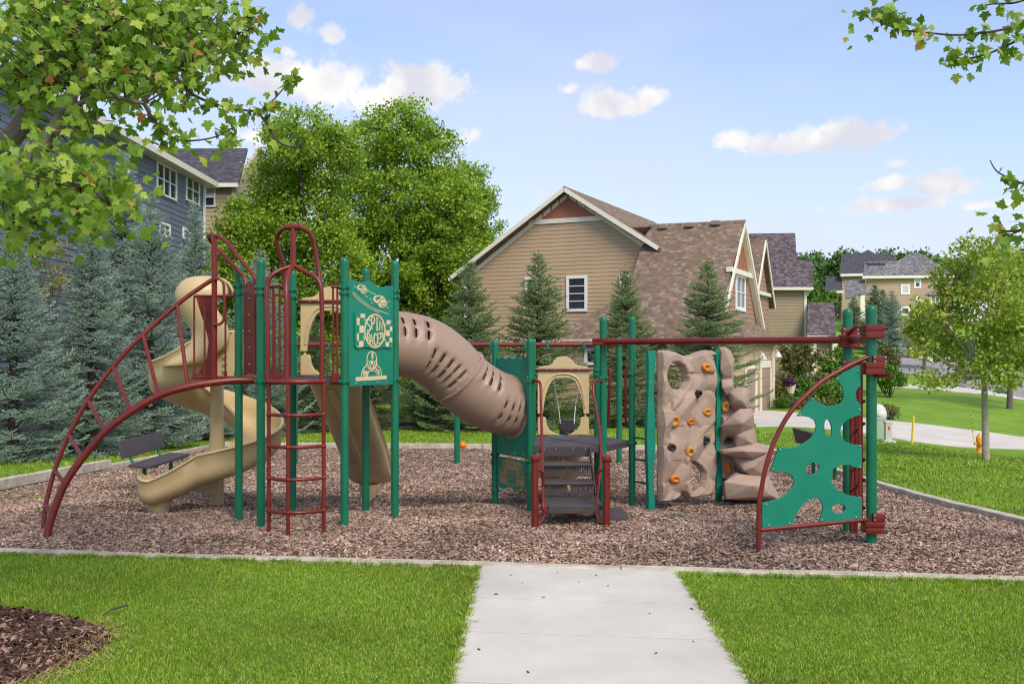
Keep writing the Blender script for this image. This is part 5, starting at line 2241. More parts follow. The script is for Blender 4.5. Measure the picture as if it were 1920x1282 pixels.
# climbing holds
def hold(px, py, rx, rz_, tilt, m, on=None, k=0):
    if on is None:
        u_, z_ = c7(px, py)
        i, j = round((u_ - u0) / st_), round((z_ - v0) / st_)
        dd = verts[keep[(i, j)]][2] if (i, j) in keep else .06
        c = RW0 + rax * u_ + Vector((0, 0, z_)) + rn * (dd - .004)
        a1, n1_ = rax, rn
    else:
        q = PX(1180 + px / 3.5625, 600 + py / 3.5625, on)
        c, a1, n1_ = q, Vector((1, 0, 0)), Vector((0, -1, 0))
    mb = MB()
    ct, st2 = math.cos(R(tilt)), math.sin(R(tilt))
    ax1 = a1 * ct + Vector((0, 0, 1)) * st2
    ay1 = Vector((0, 0, 1)) * ct - a1 * st2
    P_ = []
    NR, NS = 8, 16
    rr_ = random.Random(k)
    ph = rr_.random() * 6
    for i in range(NR + 1):
        t = i / NR
        h = [0, .014, .030, .043, .047, .043, .034, .025, .020][i]
        s = [1.06, 1.05, .98, .84, .66, .48, .34, .24, .01][i]
        for q_ in range(NS):
            a = 2 * math.pi * q_ / NS
            lump = 1 + .10 * math.sin(2 * a + ph) + .07 * math.sin(3 * a + ph * 2)
            P_.append(c + ax1 * (rx * s * math.cos(a) * lump) + ay1 * (rz_ * s * math.sin(a) * lump) + n1_ * (h * (1 + .35 * math.sin(a + 1))))
    mb.grid(P_, NR + 1, NS, wrap=True)
    o = part(mb, 'climbing_hold', m, RWALL, ang=50)
    mb = MB()
    bolt(c + n1_ * .024, n1_, .011, mb)
    part(mb, 'bolt', BLACKR, o) if False else None


hs_ = [(462, 316, .065, .045, -40, ORANGE), (402, 488, .035, .05, 25, BLACKR), (486, 610, .07, .045, -15, AMBER), (270, 670, .06, .08, 15, AMBER), (375, 675, .035, .042, 0, ORANGE), (475, 800, .042, .05, -10, BLACKR),
       (240, 845, .055, .042, -20, BLACKR), (362, 875, .045, .075, 8, AMBER), (274, 1056, .058, .05, -20, ORANGE)]
for k, (x, y, rx, rz_, tl, m_) in enumerate(hs_):
    hold(x, y, rx, rz_, tl, m_, k=k)
for k, (x, y, rx, rz_, tl, m_, Yd) in enumerate([(644, 578, .05, .068, -5, AMBER, YB - .085), (661, 801, .045, .042, 0, BLACKR, YB - .06), (656, 990, .04, .06, 15, ORANGE, YB - .10)]):
    hold(x, y, rx, rz_, tl, m_, on=Yd, k=k + 20)
# ================================================================== swings
YS = 20.1
SG = [PX(x, 872, YS) for x in (553, 857, 1161)]
ZBM = 1.928
SW = thing('swing_frame', 'long red swing beam on three green posts behind the play structure', 'swing set', (SG[1].x, YS, gz(SG[1].x, YS)))
mb = MB()
mb.tube([(SG[0].x - .1, YS, ZBM), (SG[2].x + .05, YS, ZBM)], .048, 12)
part(mb, 'beam', RED, SW)
for p in SG:
    post(p.x, YS, 2.085, clamps=(ZBM,), r=.058, parent=SW)
CHAIN = mat('galvanised_chain', '#b4b6b6', 0.35, 0.1, 20, metal=0.8)


def hanger(x):
    mb = MB()
    mb.bbox((x, YS, ZBM - .03), (.055, .12, .15), .012, seg=2)
    o = part(mb, 'hanger', GREEN, SW)
    mb = MB()
    mb.bbox((x, YS, ZBM - .14), (.03, .05, .10), .008, seg=1)
    part(mb, 'hanger_pivot', GREEN, o)


def chain(a, b_, parent):
    a, b_ = Vector(a), Vector(b_)
    n = int((b_ - a).length / .034)
    d = (b_ - a).normalized()
    s1 = d.orthogonal().normalized()
    s2 = d.cross(s1)
    mb = MB()
    for i in range(n):
        c = a.lerp(b_, (i + .5) / n)
        s = s1 if i % 2 else s2
        lp = [c + d * (.022 * math.cos(t)) + s * (.010 * math.sin(t)) for t in np.linspace(0, 2 * math.pi, 8, endpoint=False)]
        mb.tube(lp, .0035, 4, closed=True)
    part(mb, 'chain', CHAIN, parent, smooth=False, kind='stuff')


def hx_(px):
    return (px - 960) / F * YS


for px in (618, 684, 921, 985, 1027, 1095):
    hanger(hx_(px))
# toddler bucket swing in view through the arch
tx = hx_(1063)
TS = thing('toddler_swing', 'black bucket swing seen through the low tan arch', 'swing', (tx, YS, .22))
mb = MB()
zt = CH - (793 - YH) * YS / F
w = .145
prof_o = [(-w, zt), (-w * .98, zt - .10), (-w * .85, zt - .13), (-.052, zt - .14), (-.046, zt - .25), (.046, zt - .25), (.052, zt - .14), (w * .85, zt - .13), (w * .98, zt - .10), (w, zt), (w * .5, zt + .012), (-w * .5, zt + .012)]
mb.prism([prof_o], .035, (tx, YS - .13, 0), (1, 0, 0), (0, 0, 1), (0, 1, 0))
part(mb, 'bucket_front', BLACKR, TS, smooth=False)
mb = MB()
mb.prism([[(-w, zt - .24), (w, zt - .24), (w * 1.02, zt), (w * .9, zt + .05), (-w * .9, zt + .05), (-w * 1.02, zt)]], .03, (tx, YS + .10, 0), (1, 0, 0), (0, 0, 1), (0, 1, 0))
part(mb, 'bucket_back', BLACKR, TS, smooth=False)
for s in (-1, 1):
    mb = MB()
    mb.bbox((tx + s * w * .97, YS, zt - .06), (.03, .24, .10), .01, seg=1)
    part(mb, 'bucket_side', BLACKR, TS)
    mb = MB()
    mb.tube(bez([(tx + s * w * .9, YS - .10, zt - .12), (tx + s * .12, YS - .06, zt - .19), (tx + s * .05, YS - .03, zt - .25), (tx, YS, zt - .26)], 5), .008, 6)
    part(mb, 'leg_strap', BLACKR, TS)
    chain((hx_(1063 + s * 34), YS, ZBM - .18), (tx + s * .17, YS, zt + .34), TS)
    mb = MB()
    for dy in (-.11, .11):
        mb.tube([(tx + s * .17, YS, zt + .34), (tx + s * w * .95, YS + dy, zt)], .007, 6)
    part(mb, 'hanger_strap', CHAIN, TS)


def belt_swing(pa, pb, label, sway=0.0):
    xa, xb = hx_(pa), hx_(pb)
    cx = (xa + xb) / 2 + sway
    zs_ = gz(cx, YS) + .48
    T = thing('belt_swing', label, 'swing', (cx, YS, zs_))
    mb = MB()
    P_ = []
    for i in range(11):
        t = i / 10
        x = cx - .27 + .54 * t
        z = zs_ - .10 * math.sin(math.pi * t) + .10
        for dy, dz in ((-.075, 0), (.075, 0), (.075, .014), (-.075, .014)):
            P_.append((x, YS + dy, z + dz))
    mb.grid(P_, 11, 4, wrap=True)
    mb.f += [(3, 2, 1, 0), (40, 41, 42, 43)]
    part(mb, 'belt', BLACKR, T)
    chain((xa, YS, ZBM - .18), (cx - .28, YS, zs_ + .11), T)
    chain((xb, YS, ZBM - .18), (cx + .28, YS, zs_ + .11), T)


belt_swing(618, 684, 'black belt swing hanging behind the tall tower', .14)
belt_swing(921, 985, 'black belt swing hanging behind the tube exit panel')

# ================================================================== benches
BENCHM = mat('dark_perforated_bench', '#4b4346', 0.6, 0.08, 5, bump=0.9, bscale=140)


def bench(loc, label):
    x0, y0, z0 = loc
    T = thing('bench', label, 'bench', loc, 'benches on the wood chips')
    L = 1.72
    mb = MB()
    Mt = Matrix.Rotation(R(14), 3, 'Y')
    mb.bbox((x0 - .26, y0, z0 + .70), (.045, L, .27), .012, M=Matrix.Rotation(R(-14), 3, 'Y'), seg=2)
    bk = part(mb, 'backrest', BENCHM, T)
    mb = MB()
    mb.bbox((x0 + .02, y0, z0 + .46), (.33, L, .045), .012, M=Matrix.Rotation(R(3), 3, 'Y'), seg=2)
    part(mb, 'seat', BENCHM, T)
    for s in (-1, 1):
        yy = y0 + s * L * .33
        mb = MB()
        mb.tube(bez([(x0 - .235, yy, z0 + .62), (x0 - .21, yy, z0 + .52), (x0 - .15, yy, z0 + .44), (x0 - .06, yy, z0 + .42), (x0 + .18, yy, z0 + .43)], 6), .021, 10)
        part(mb, 'seat_bracket', GREEN, T)
        mb = MB()
        mb.tube([(x0 - .02, yy, z0 - .1), (x0 - .02, yy, z0 + .42)], .032, 12)
        part(mb, 'leg', GREEN, T)
    # rows of slots pressed into the backrest
    mb = MB()
    d = Matrix.Rotation(R(-14), 3, 'Y')
    return T


bench((-5.40, 15.25, gz(-5.4, 15.25)), 'dark bench on green legs beside the left timber border')
bench((5.28, 16.8, gz(5.28, 16.8)), 'dark bench glimpsed through the holes of the green web panel')

# ================================================================== small things on the ground
mb = MB()
bx, by = 1.03, 10.45
mb.bbox((bx, by, gz(bx, by) + .085), (.32, .62, .15), .012, seg=2)
solo(mb, 'step_block', DECKM, 'low dark step block lying beside the red step post', 'step', (bx, by, gz(bx, by)))
p = PX(868, 842, 25.2)
mb = MB()
br = .092
bc = Vector((p.x, 25.2, gz(p.x, 25.2) + br + .05))
mb.sphere(bc, br, 20, 14)
BALLM = mat('orange_ball_rubber', '#e8922a', 0.4, 0.04, 3, col2='#ef6a18')
ball = solo(mb, 'ball', BALLM, 'small orange ball on the chips near the rear timber', 'ball', tuple(bc))
p = onground(1271, 976)
p.z += float(bed_lift(np.array([p.x]), np.array([p.y]))[0])
mb = MB()
for k in range(4):
    a = k * 1.57 + .4
    d = Vector((math.cos(a), math.sin(a), .15))
    s = Vector((-math.sin(a), math.cos(a), 0))
    c = Vector((p.x, p.y, p.z + .035))
    mb.add([c, c + d * .03 + s * .022, c + d * .065 + s * .012, c + d * .065 - s * .012, c + d * .03 - s * .022], [(0, 1, 2, 3, 4)])
WEEDG = mat('bright_weed_leaf', '#3fae2c', 0.5, 0.1, 10, trans=.2)
solo(mb, 'seedling', WEEDG, 'bright green seedling alone on the chips before the rock wall', 'plant', (p.x, p.y, p.z), smooth=False, fixn=False)
# fallen twig on the front lawn
a0, a1 = onground(192, 1162), onground(238, 1146)
mb = MB()
mb.tube(bez([a0 + Vector((0, 0, .03)), a0.lerp(a1, .4) + Vector((0, 0, .05)), a1 + Vector((0, 0, .045))], 4), [.004] * 4 + [.007] * 4 + [.009], 6)
mb2 = a0.lerp(a1, .3)
solo(mb, 'twig', BARKD, 'dark fallen twig lying on the front lawn', 'twig', tuple(a0))

# hydrant
HYD = mat('hydrant_paint', '#e39a1e', 0.4, 0.06, 6, dirt=.06)
p = onground(1836, 850)
H = thing('fire_hydrant', 'yellow fire hydrant on the right lawn beside the slender trunk', 'hydrant', tuple(p))
s = .80
mb = MB()
mb.lathe([(.17 * s, -.02), (.17 * s, .05 * s), (.11 * s, .06 * s), (.10 * s, .12 * s), (.095 * s, .42 * s), (.12 * s, .44 * s), (.12 * s, .48 * s)], p, 18)
part(mb, 'barrel', HYD, H)
mb = MB()
mb.lathe([(.115 * s, .48 * s), (.12 * s, .52 * s), (.11 * s, .60 * s), (.08 * s, .67 * s), (.04 * s, .70 * s), (.035 * s, .76 * s), (.001, .77 * s)], p, 18)
part(mb, 'bonnet', HYD, H)
for d, r_ in (((0, -1, 0), .065), ((1, 0, 0), .05), ((-1, 0, 0), .05)):
    q = Vector((0, 0, 1)).rotation_difference(Vector(d)).to_matrix()
    mb = MB()
    mb.lathe([(r_ * s, .07 * s), (r_ * s, .15 * s), (r_ * 1.2 * s, .155 * s), (r_ * 1.2 * s, .19 * s), (r_ * .4 * s, .20 * s), (r_ * .4 * s, .23 * s)], p + Vector((0, 0, .38 * s)), 12, q)
    part(mb, 'nozzle', HYD, H)
# hydrant whip marker
mb = MB()
wp0 = onground(1826, 826)
wtop = wp0 + Vector((-.12, 0, .98))
WHIP = mat('striped_marker_whip', '#b9b84a', 0.5, 0.1, 5)
mbs = MB()
mbs.tube([wp0, wp0.lerp(wtop, .3), wtop], [.016, .013, .008], 6)
WH = solo(mbs, 'marker_whip', WHIP, 'thin leaning striped marker rod behind the hydrant', 'marker', tuple(wp0))
for k in range(5):
    mb = MB()
    c0, c1 = wp0.lerp(wtop, .3 + k * .14), wp0.lerp(wtop, .35 + k * .14)
    mb.tube([c0, c1], .0155, 6)
    part(mb, 'marker_stripe', mat('dark_stripe', '#30402a', .5), WH)
# utility pedestals and marker post
PEDG = mat('pale_green_cabinet', '#9fb299', 0.5, 0.05, 3, dirt=.1)
PEDW = mat('grey_pedestal', '#c4c6bd', 0.5, 0.05, 3, dirt=.1)
p = onground(1648, 823)
U = thing('utility_cabinet', 'pale green utility box half hidden by the green post', 'utility box', tuple(p))
mb = MB()
mb.bbox(p + Vector((0, 0, .30)), (.30, .28, .58), .02)
part(mb, 'cabinet', PEDG, U)
mb = MB()
mb.bbox(p + Vector((0, 0, .605)), (.33, .31, .05), .015)
part(mb, 'lid', PEDG, U)
p = onground(1665, 829)
U = thing('utility_pedestal', 'white utility pedestal with a small orange sticker on the lawn', 'utility box', tuple(p))
mb = MB()
mb.bbox(p + Vector((0, 0, .03)), (.36, .34, .07), .015)
part(mb, 'base', PEDW, U)
mb = MB()
mb.bbox(p + Vector((0, 0, .30)), (.19, .17, .52), .02)
part(mb, 'column', PEDW, U)
mb = MB()
mb.bbox(p + Vector((0, 0, .58)), (.22, .20, .06), .02)
part(mb, 'cap', PEDW, U)
mb = MB()
mb.bbox(p + Vector((0, -.088, .42)), (.07, .006, .12), .002, seg=1)
part(mb, 'sticker', mat('orange_sticker', '#d7642c', .5), U)
p = onground(1710, 832)
mb = MB()
mb.tube([p + Vector((0, 0, -.05)), p + Vector((.04, 0, .78))], .032, 10)
mb.lathe([(.036, 0), (.036, .03), (.02, .05), (.001, .055)], p + Vector((.04, 0, .78)), 10)
solo(mb, 'marker_post', mat('yellow_marker_plastic', '#e6c92c', .5, .05), 'plain yellow marker post on the right lawn', 'marker', tuple(p))
# boulder by the driveway
p = onground(1646, 786)
mb = MB()
bm = bmesh.new()
bmesh.ops.create_icosphere(bm, subdivisions=3, radius=.42)
for v in bm.verts:
    n = mnoise.noise(v.co * 3.1) * .10
    v.co = Vector((v.co.x * .8, v.co.y * .9, v.co.z * .85)) * (1 + n)
bm.verts.index_update()
mb.add([p + v.co + Vector((0, 0, .24)) for v in bm.verts], [tuple(v.index for v in f.verts) for f in bm.faces])
bm.free()
solo(mb, 'boulder', mat('white_granite', '#c9c5be', .8, .12, 6, bump=.5, bscale=20), 'pale round boulder beside the flowering shrub at the driveway', 'rock', tuple(p))
# ================================================================== houses
def glass_mat():
    m = bpy.data.materials.new('window_glass')
    m.use_nodes = True
    p = m.node_tree.nodes['Principled BSDF']
    nt = m.node_tree
    tcn = nt.nodes.new('ShaderNodeTexCoord')
    nz = nt.nodes.new('ShaderNodeTexNoise')
    nz.inputs['Scale'].default_value = 1.3
    nt.links.new(tcn.outputs['Object'], nz.inputs['Vector'])
    rp = nt.nodes.new('ShaderNodeValToRGB')
    rp.color_ramp.elements[0].color = (.012, .014, .016, 1)
    rp.color_ramp.elements[1].color = (.07, .08, .085, 1)
    nt.links.new(nz.outputs['Fac'], rp.inputs[0])
    nt.links.new(rp.outputs[0], p.inputs['Base Color'])
    p.inputs['Roughness'].default_value = .06
    p.inputs['Specular IOR Level'].default_value = .6
    bp = nt.nodes.new('ShaderNodeBump')
    bp.inputs['Strength'].default_value = .03
    nt.links.new(nz.outputs['Fac'], bp.inputs['Height'])
    nt.links.new(bp.outputs[0], p.inputs['Normal'])
    return m


GLASS = glass_mat()
CURT = mat('pale_blind_behind_glass', '#b9c6cc', .25, .08, 2)


def shingle_mat(name, cols, w=.17, h=.135):
    m = bpy.data.materials.new(name)
    m.use_nodes = True
    nt = m.node_tree
    p = nt.nodes['Principled BSDF']
    uvn = nt.nodes.new('ShaderNodeUVMap')
    sp = nt.nodes.new('ShaderNodeSeparateXYZ')
    nt.links.new(uvn.outputs[0], sp.inputs[0])

    def M_(op, a, b_=None):
        n = nt.nodes.new('ShaderNodeMath')
        n.operation = op
        for i, v in enumerate((a, b_)):
            if v is None:
                continue
            if isinstance(v, (int, float)):
                n.inputs[i].default_value = v
            else:
                nt.links.new(v, n.inputs[i])
        return n.outputs[0]
    rv = M_('DIVIDE', sp.outputs[1], h)
    row = M_('FLOOR', rv)
    wn1 = nt.nodes.new('ShaderNodeTexWhiteNoise')
    wn1.noise_dimensions = '1D'
    nt.links.new(row, wn1.inputs['W'])
    cu = M_('ADD', M_('DIVIDE', sp.outputs[0], w), M_('MULTIPLY', wn1.outputs[0], 7.3))
    col = M_('FLOOR', cu)
    cb = nt.nodes.new('ShaderNodeCombineXYZ')
    nt.links.new(col, cb.inputs[0])
    nt.links.new(row, cb.inputs[1])
    w2 = nt.nodes.new('ShaderNodeTexWhiteNoise')
    w2.noise_dimensions = '2D'
    nt.links.new(cb.outputs[0], w2.inputs['Vector'])
    rp = nt.nodes.new('ShaderNodeValToRGB')
    while len(rp.color_ramp.elements) < len(cols):
        rp.color_ramp.elements.new(.5)
    for i, (e, c) in enumerate(zip(rp.color_ramp.elements, cols)):
        e.position = i / len(cols)
        e.color = srgb(c)
    rp.color_ramp.interpolation = 'CONSTANT'
    nt.links.new(w2.outputs[0], rp.inputs[0])
    fr = M_('FRACT', rv)
    fu = M_('FRACT', cu)
    gap = M_('MAXIMUM', M_('LESS_THAN', fr, .10), M_('MULTIPLY', M_('LESS_THAN', fu, .06), .6))
    mx_ = nt.nodes.new('ShaderNodeMix')
    mx_.data_type = 'RGBA'
    nt.links.new(M_('MULTIPLY', gap, .45), mx_.inputs['Factor'])
    nt.links.new(rp.outputs[0], mx_.inputs[6])
    mx_.inputs[7].default_value = (.03, .025, .024, 1)
    nt.links.new(mx_.outputs[2], p.inputs['Base Color'])
    p.inputs['Roughness'].default_value = .9
    p.inputs['Specular IOR Level'].default_value = .2
    bp = nt.nodes.new('ShaderNodeBump')
    bp.inputs['Strength'].default_value = .7
    bp.inputs['Distance'].default_value = .02
    nt.links.new(M_('ADD', M_('SUBTRACT', 1.0, fr), M_('MULTIPLY', w2.outputs[0], .4)), bp.inputs['Height'])
    nt.links.new(bp.outputs[0], p.inputs['Normal'])
    return m


SHB = shingle_mat('brown_shingles', ['#7d6a5b', '#867263', '#746254', '#8c7867', '#7f6855', '#796b60', '#8f8578', '#6f6056', '#866f5c'])
SHG = shingle_mat('charcoal_shingles', ['#4b4a51', '#5a585f', '#3f3f46', '#54535b', '#484750'])
SHV = shingle_mat('violet_grey_shingles', ['#5b5156', '#6a6066', '#4d464b', '#736a6e', '#5f5052'])
SHS = shingle_mat('speckled_grey_shingles', ['#6b6a6c', '#7f7e7e', '#606065', '#8a8988', '#747377', '#66666a'], .30, .26)
SIDB = mat('tan_lap_siding', '#b99f80', .7, .05, 1.0, dirt=.04)
SIDT = mat('taupe_lap_siding', '#9c8c72', .7, .05, 1.0, dirt=.04)
SIDBL = mat('slate_blue_lap_siding', '#6c7582', .7, .05, 1.0, dirt=.04)
SIDY = mat('cream_lap_siding', '#b5a98a', .7, .05, 1.0)
SIDP = mat('rose_brown_siding', '#a17d6d', .7, .05, 1.0)
BATT = mat('rust_board_and_batten', '#a4674f', .7, .06, 1.0)
FARB = mat('far_beige_siding', '#b29880', .75, .05, 1.0)


class Frame:
    """wall plane: origin o, horizontal axis ax, outward normal n"""
    def __init__(s, o, ax, n):
        s.o, s.ax, s.n = Vector(o), Vector(ax).normalized(), Vector(n).normalized()

    def uz(s, px, py, d=0.0):
        q = onplane(px, py, s.o + s.n * d, s.n)
        return ((q - s.o).dot(s.ax), q.z)

    def p(s, u, z, d=0.0):
        r = s.o + s.ax * u + s.n * d
        return Vector((r.x, r.y, z))


def zrange(poly, z):
    xs = []
    n = len(poly)
    for i in range(n):
        (x1, y1), (x2, y2) = poly[i], poly[(i + 1) % n]
        if (y1 > z) != (y2 > z):
            xs.append(x1 + (x2 - x1) * (z - y1) / (y2 - y1))
    return (min(xs), max(xs)) if len(xs) >= 2 else None


def wall(root, fr, poly, m, expo=.175, th=.16, boards=True, name='wall'):
    mb = MB()
    mb.prism([poly], th, Vector((fr.o.x, fr.o.y, 0)), fr.ax, (0, 0, 1), fr.n, back=-th)
    w = part(mb, name, m, root, smooth=False)
    if boards:
        z = min(p[1] for p in poly)
        zt = max(p[1] for p in poly)
        while z < zt - .02:
            za, zb2 = z + .002, min(z + expo, zt - .002)
            a, b_ = zrange(poly, za + .001), zrange(poly, zb2)
            if a and b_:
                A_ = [(a[0], za, .022), (a[1], za, .022), (b_[1], zb2, .006), (b_[0], zb2, .006), (a[0], za, 0), (a[1], za, 0)]
                m2 = MB()
                m2.add([fr.p(*q) for q in A_], [(0, 1, 2, 3), (4, 5, 1, 0), (0, 3, 4), (1, 5, 2)])
                part(m2, 'siding_board', m, w, smooth=False, fixn=False)
            z += expo
    return w


def window(root, fr, u0_, u1_, z0, z1, cols=1, rows=2, trim=.10, m=WHITE, blind=False, d=.03):
    fw = .035
    W, Hh = u1_ - u0_ - 2 * trim, z1 - z0 - 2 * trim
    holes = []
    for i in range(cols):
        for j in range(rows):
            a = u0_ + trim + W * i / cols + (fw / 2 if i else 0)
            b_ = u0_ + trim + W * (i + 1) / cols - (fw / 2 if i < cols - 1 else 0)
            c = z0 + trim + Hh * j / rows + (fw / 2 if j else 0)
            e = z0 + trim + Hh * (j + 1) / rows - (fw / 2 if j < rows - 1 else 0)
            holes.append([(a, c), (b_, c), (b_, e), (a, e)])
    mb = MB()
    mb.prism([[(u0_, z0), (u1_, z0), (u1_, z1), (u0_, z1)]] + holes, .05, Vector((fr.o.x, fr.o.y, 0)), fr.ax, (0, 0, 1), fr.n, back=d)
    w = part(mb, 'window', m, root, smooth=False)
    for k, h in enumerate(holes):
        m2 = MB()
        m2.add([fr.p(x, z, d + .008) for x, z in h], [(0, 1, 2, 3)])
        part(m2, 'pane', CURT if (blind and (k % rows) == rows - 1) else GLASS, w, smooth=False, fixn=False)
    return w


def slab(root, pts, m, th=.14, name='roof', down=(0, 0, -1)):
    """roof plane from 3D points, with shingle courses along its level direction"""
    pts = [Vector(p) for p in pts]
    n = Vector()
    for i in range(len(pts)):
        n += pts[i].cross(pts[(i + 1) % len(pts)])
    n.normalize()
    if n.z < 0:
        n = -n
    lev = Vector((0, 0, 1)).cross(n).normalized()
    up = n.cross(lev)
    o = pts[0]
    l2 = [((p - o).dot(lev), (p - o).dot(up)) for p in pts]
    mb = MB()
    mb.prism([l2], th, o, lev, up, n, back=-th)
    r = part(mb, name, m, root, smooth=False)
    off = Vector(ORIG.get(root_of(root).name, (0, 0, 0)))
    me = r.data
    uvl = me.uv_layers.new(name='UVMap')
    for lp in me.loops:
        q = Vector(me.vertices[lp.vertex_index].co) + off - o
        uvl.data[lp.index].uv = (q.dot(lev) + 50, q.dot(up) + 50)
    return r


def beam(root, p, q, w, h, name, m=CREAM, up=(0, 0, 1)):
    p, q = Vector(p), Vector(q)
    d = (q - p)
    L = d.length
    x = d / L
    y = Vector(up).cross(x).normalized()
    z = x.cross(y)
    M_ = Matrix((x, y, z)).transposed()
    mb = MB()
    mb.box((p + q) / 2, (L, w, h), M=M_)
    return part(mb, name, m, root, smooth=False)


# ------------------------------------------------------------------ tan gabled house
T25 = R(25)
HU = Vector((math.cos(T25), -math.sin(T25), 0))
HV = Vector((math.sin(T25), math.cos(T25), 0))
HO = Vector((2.498, 44.0, 0))


def H3(u, v, z):
    q = HO + HU * u + HV * v
    return Vector((q.x, q.y, z))


HA = thing('tan_house', 'tan lap sided house with rust gable peak and brown shingle roof', 'house', tuple(H3(0, 0, gz(HO.x, HO.y))))
fA = Frame(HO, HU, -HV)
wall(HA, fA, [(-5.2, -1.1), (3.9, -1.1), (3.9, 6.25), (0, 8.80), (-5.2, 5.29)], SIDB)
# rust board and batten peak
pk = [(-1.72, 7.64), (1.72, 7.64), (0, 8.80)]
mb = MB()
mb.prism([pk], .03, HO, HU, (0, 0, 1), -HV, back=.02)
pkp = part(mb, 'gable_peak', BATT, HA, smooth=False)
for u in (-1.2, -.8, -.4, 0, .4, .8, 1.2):
    zt_ = 8.80 - abs(u) * .676
    beam(pkp, fA.p(u, 7.64, .055), fA.p(u, zt_, .055), .05, .02, 'batten', BATT, up=tuple(HV))
beam(HA, fA.p(-1.9, 7.54, .05), fA.p(2.0, 7.54, .05), .06, .20, 'band_board')
for s, ue, ze in ((-1, -5.62, 5.18), (1, 4.25, 6.11)):
    beam(HA, fA.p(0, 8.84, .53), fA.p(ue, ze - .04, .53), .05, .18, 'rake_board', up=(0, 0, 1))
    beam(HA, fA.p(0, 8.66, .04), fA.p(ue + .3 * -s, ze + .02 - .2, .04), .05, .17, 'frieze_board')
slab(HA, [H3(0, -.5, 8.98), H3(-5.7, -.5, 5.13), H3(-5.7, 13, 5.13), H3(0, 13, 8.98)], SHB)
slab(HA, [H3(0, -.5, 8.98), H3(4.35, -.5, 6.05), H3(4.35, 13, 6.05), H3(0, 13, 8.98)], SHB)
beam(HA, H3(-5.72, -.5, 5.08), H3(-5.72, 11, 5.08), .12, .13, 'gutter', WHITE)
beam(HA, fA.p(-5.1, -1.0, .09), fA.p(-5.1, 4.9, .09), .09, .08, 'downspout', WHITE, up=tuple(HV))
wall(HA, Frame(H3(-5.2, 0, 0), HV, -HU), [(0, -1.1), (11, -1.1), (11, 5.2), (0, 5.2)], SIDB, boards=False)


def win_px(root, fr, x0, y0, x1, y1, **k):
    a = fr.uz(x0, (y0 + y1) / 2, .05)
    b_ = fr.uz(x1, (y0 + y1) / 2, .05)
    c = fr.uz((x0 + x1) / 2, y0, .05)
    d = fr.uz((x0 + x1) / 2, y1, .05)
    return window(root, fr, min(a[0], b_[0]), max(a[0], b_[0]), d[1], c[1], **k)


win_px(HA, fA, 1062, 517, 1101, 584, cols=1, rows=4, trim=.12)
win_px(HA, fA, 984, 520, 1012, 548, cols=1, rows=1, trim=.12)
win_px(HA, fA, 1161, 514, 1186, 540, cols=1, rows=1, trim=.12)
# wing with the big front roof plane
wp_n = (HV * -1.06 + Vector((0, 0, 1))).normalized()
wp_o = H3(0, 0, 6.4)


def WP(px, py):
    return onplane(px, py, wp_o, wp_n)


slab(HA, [WP(*q) for q in ((1228, 420), (1398, 413), (1376, 490), (1356, 556), (1352, 580), (1386, 602), (1400, 641), (1050, 641), (1060, 615), (1158, 561), (1183, 527), (1206, 453), (1212, 438))], SHB, name='wing_roof')
slab(HA, [H3(2.5, .8, 7.25), H3(7.62, .8, 7.25), H3(7.62, 5.2, 2.6), H3(2.5, 5.2, 2.6)], SHB, name='wing_roof')
for (px, py) in ((1244, 428), (1293, 425), (1343, 421)):
    c = WP(px, py)
    mb = MB()
    mb.bbox(c + Vector((0, 0, .06)), (.40, .36, .20), .03, rz=-T25, seg=1)
    part(mb, 'roof_vent', mat('weathered_vent', '#8a7f73', .8, .06), HA)
fE = Frame(H3(7.32, 0, 0), HV, HU)       # end wall facing the driveway


def fe(px, py):
    return fE.uz(px, py)


wall(HA, fE, [(-3.3, 2.6), (4.7, 2.6), (.8, 6.95)], SIDP, expo=.2)
mb = MB()
mb.prism([[(-.95, 5.05), (2.5, 5.05), (.8, 6.95)]], .04, fE.o, fE.ax, (0, 0, 1), fE.n, back=.02)
gp = part(mb, 'gable_peak', BATT, HA, smooth=False)
for v in (-.5, -.1, .3, .7, 1.1, 1.5, 1.9):
    beam(gp, fE.p(v, 5.05, .075), fE.p(v, 6.95 - abs(v - .8) * 1.10, .075), .05, .02, 'batten', BATT, up=tuple(HU))
for v0, z0, v1, z1 in ((.8, 7.2, -3.95, 2.15), (.8, 7.2, 5.3, 2.45)):
    beam(HA, fE.p(v0, z0 - .10, .28), fE.p(v1, z1 - .10, .28), .06, .19, 'rake_board')
    beam(HA, fE.p(v0, z0 - .30, .14), fE.p(v1, z1 - .30, .14), .24, .05, 'soffit')
beam(HA, fE.p(-1.5, 5.02, .12), fE.p(3.2, 5.02, .12), .22, .20, 'cornice')
window(HA, fE, .05, 1.9, 3.45, 5.0, cols=2, rows=2, trim=.16)
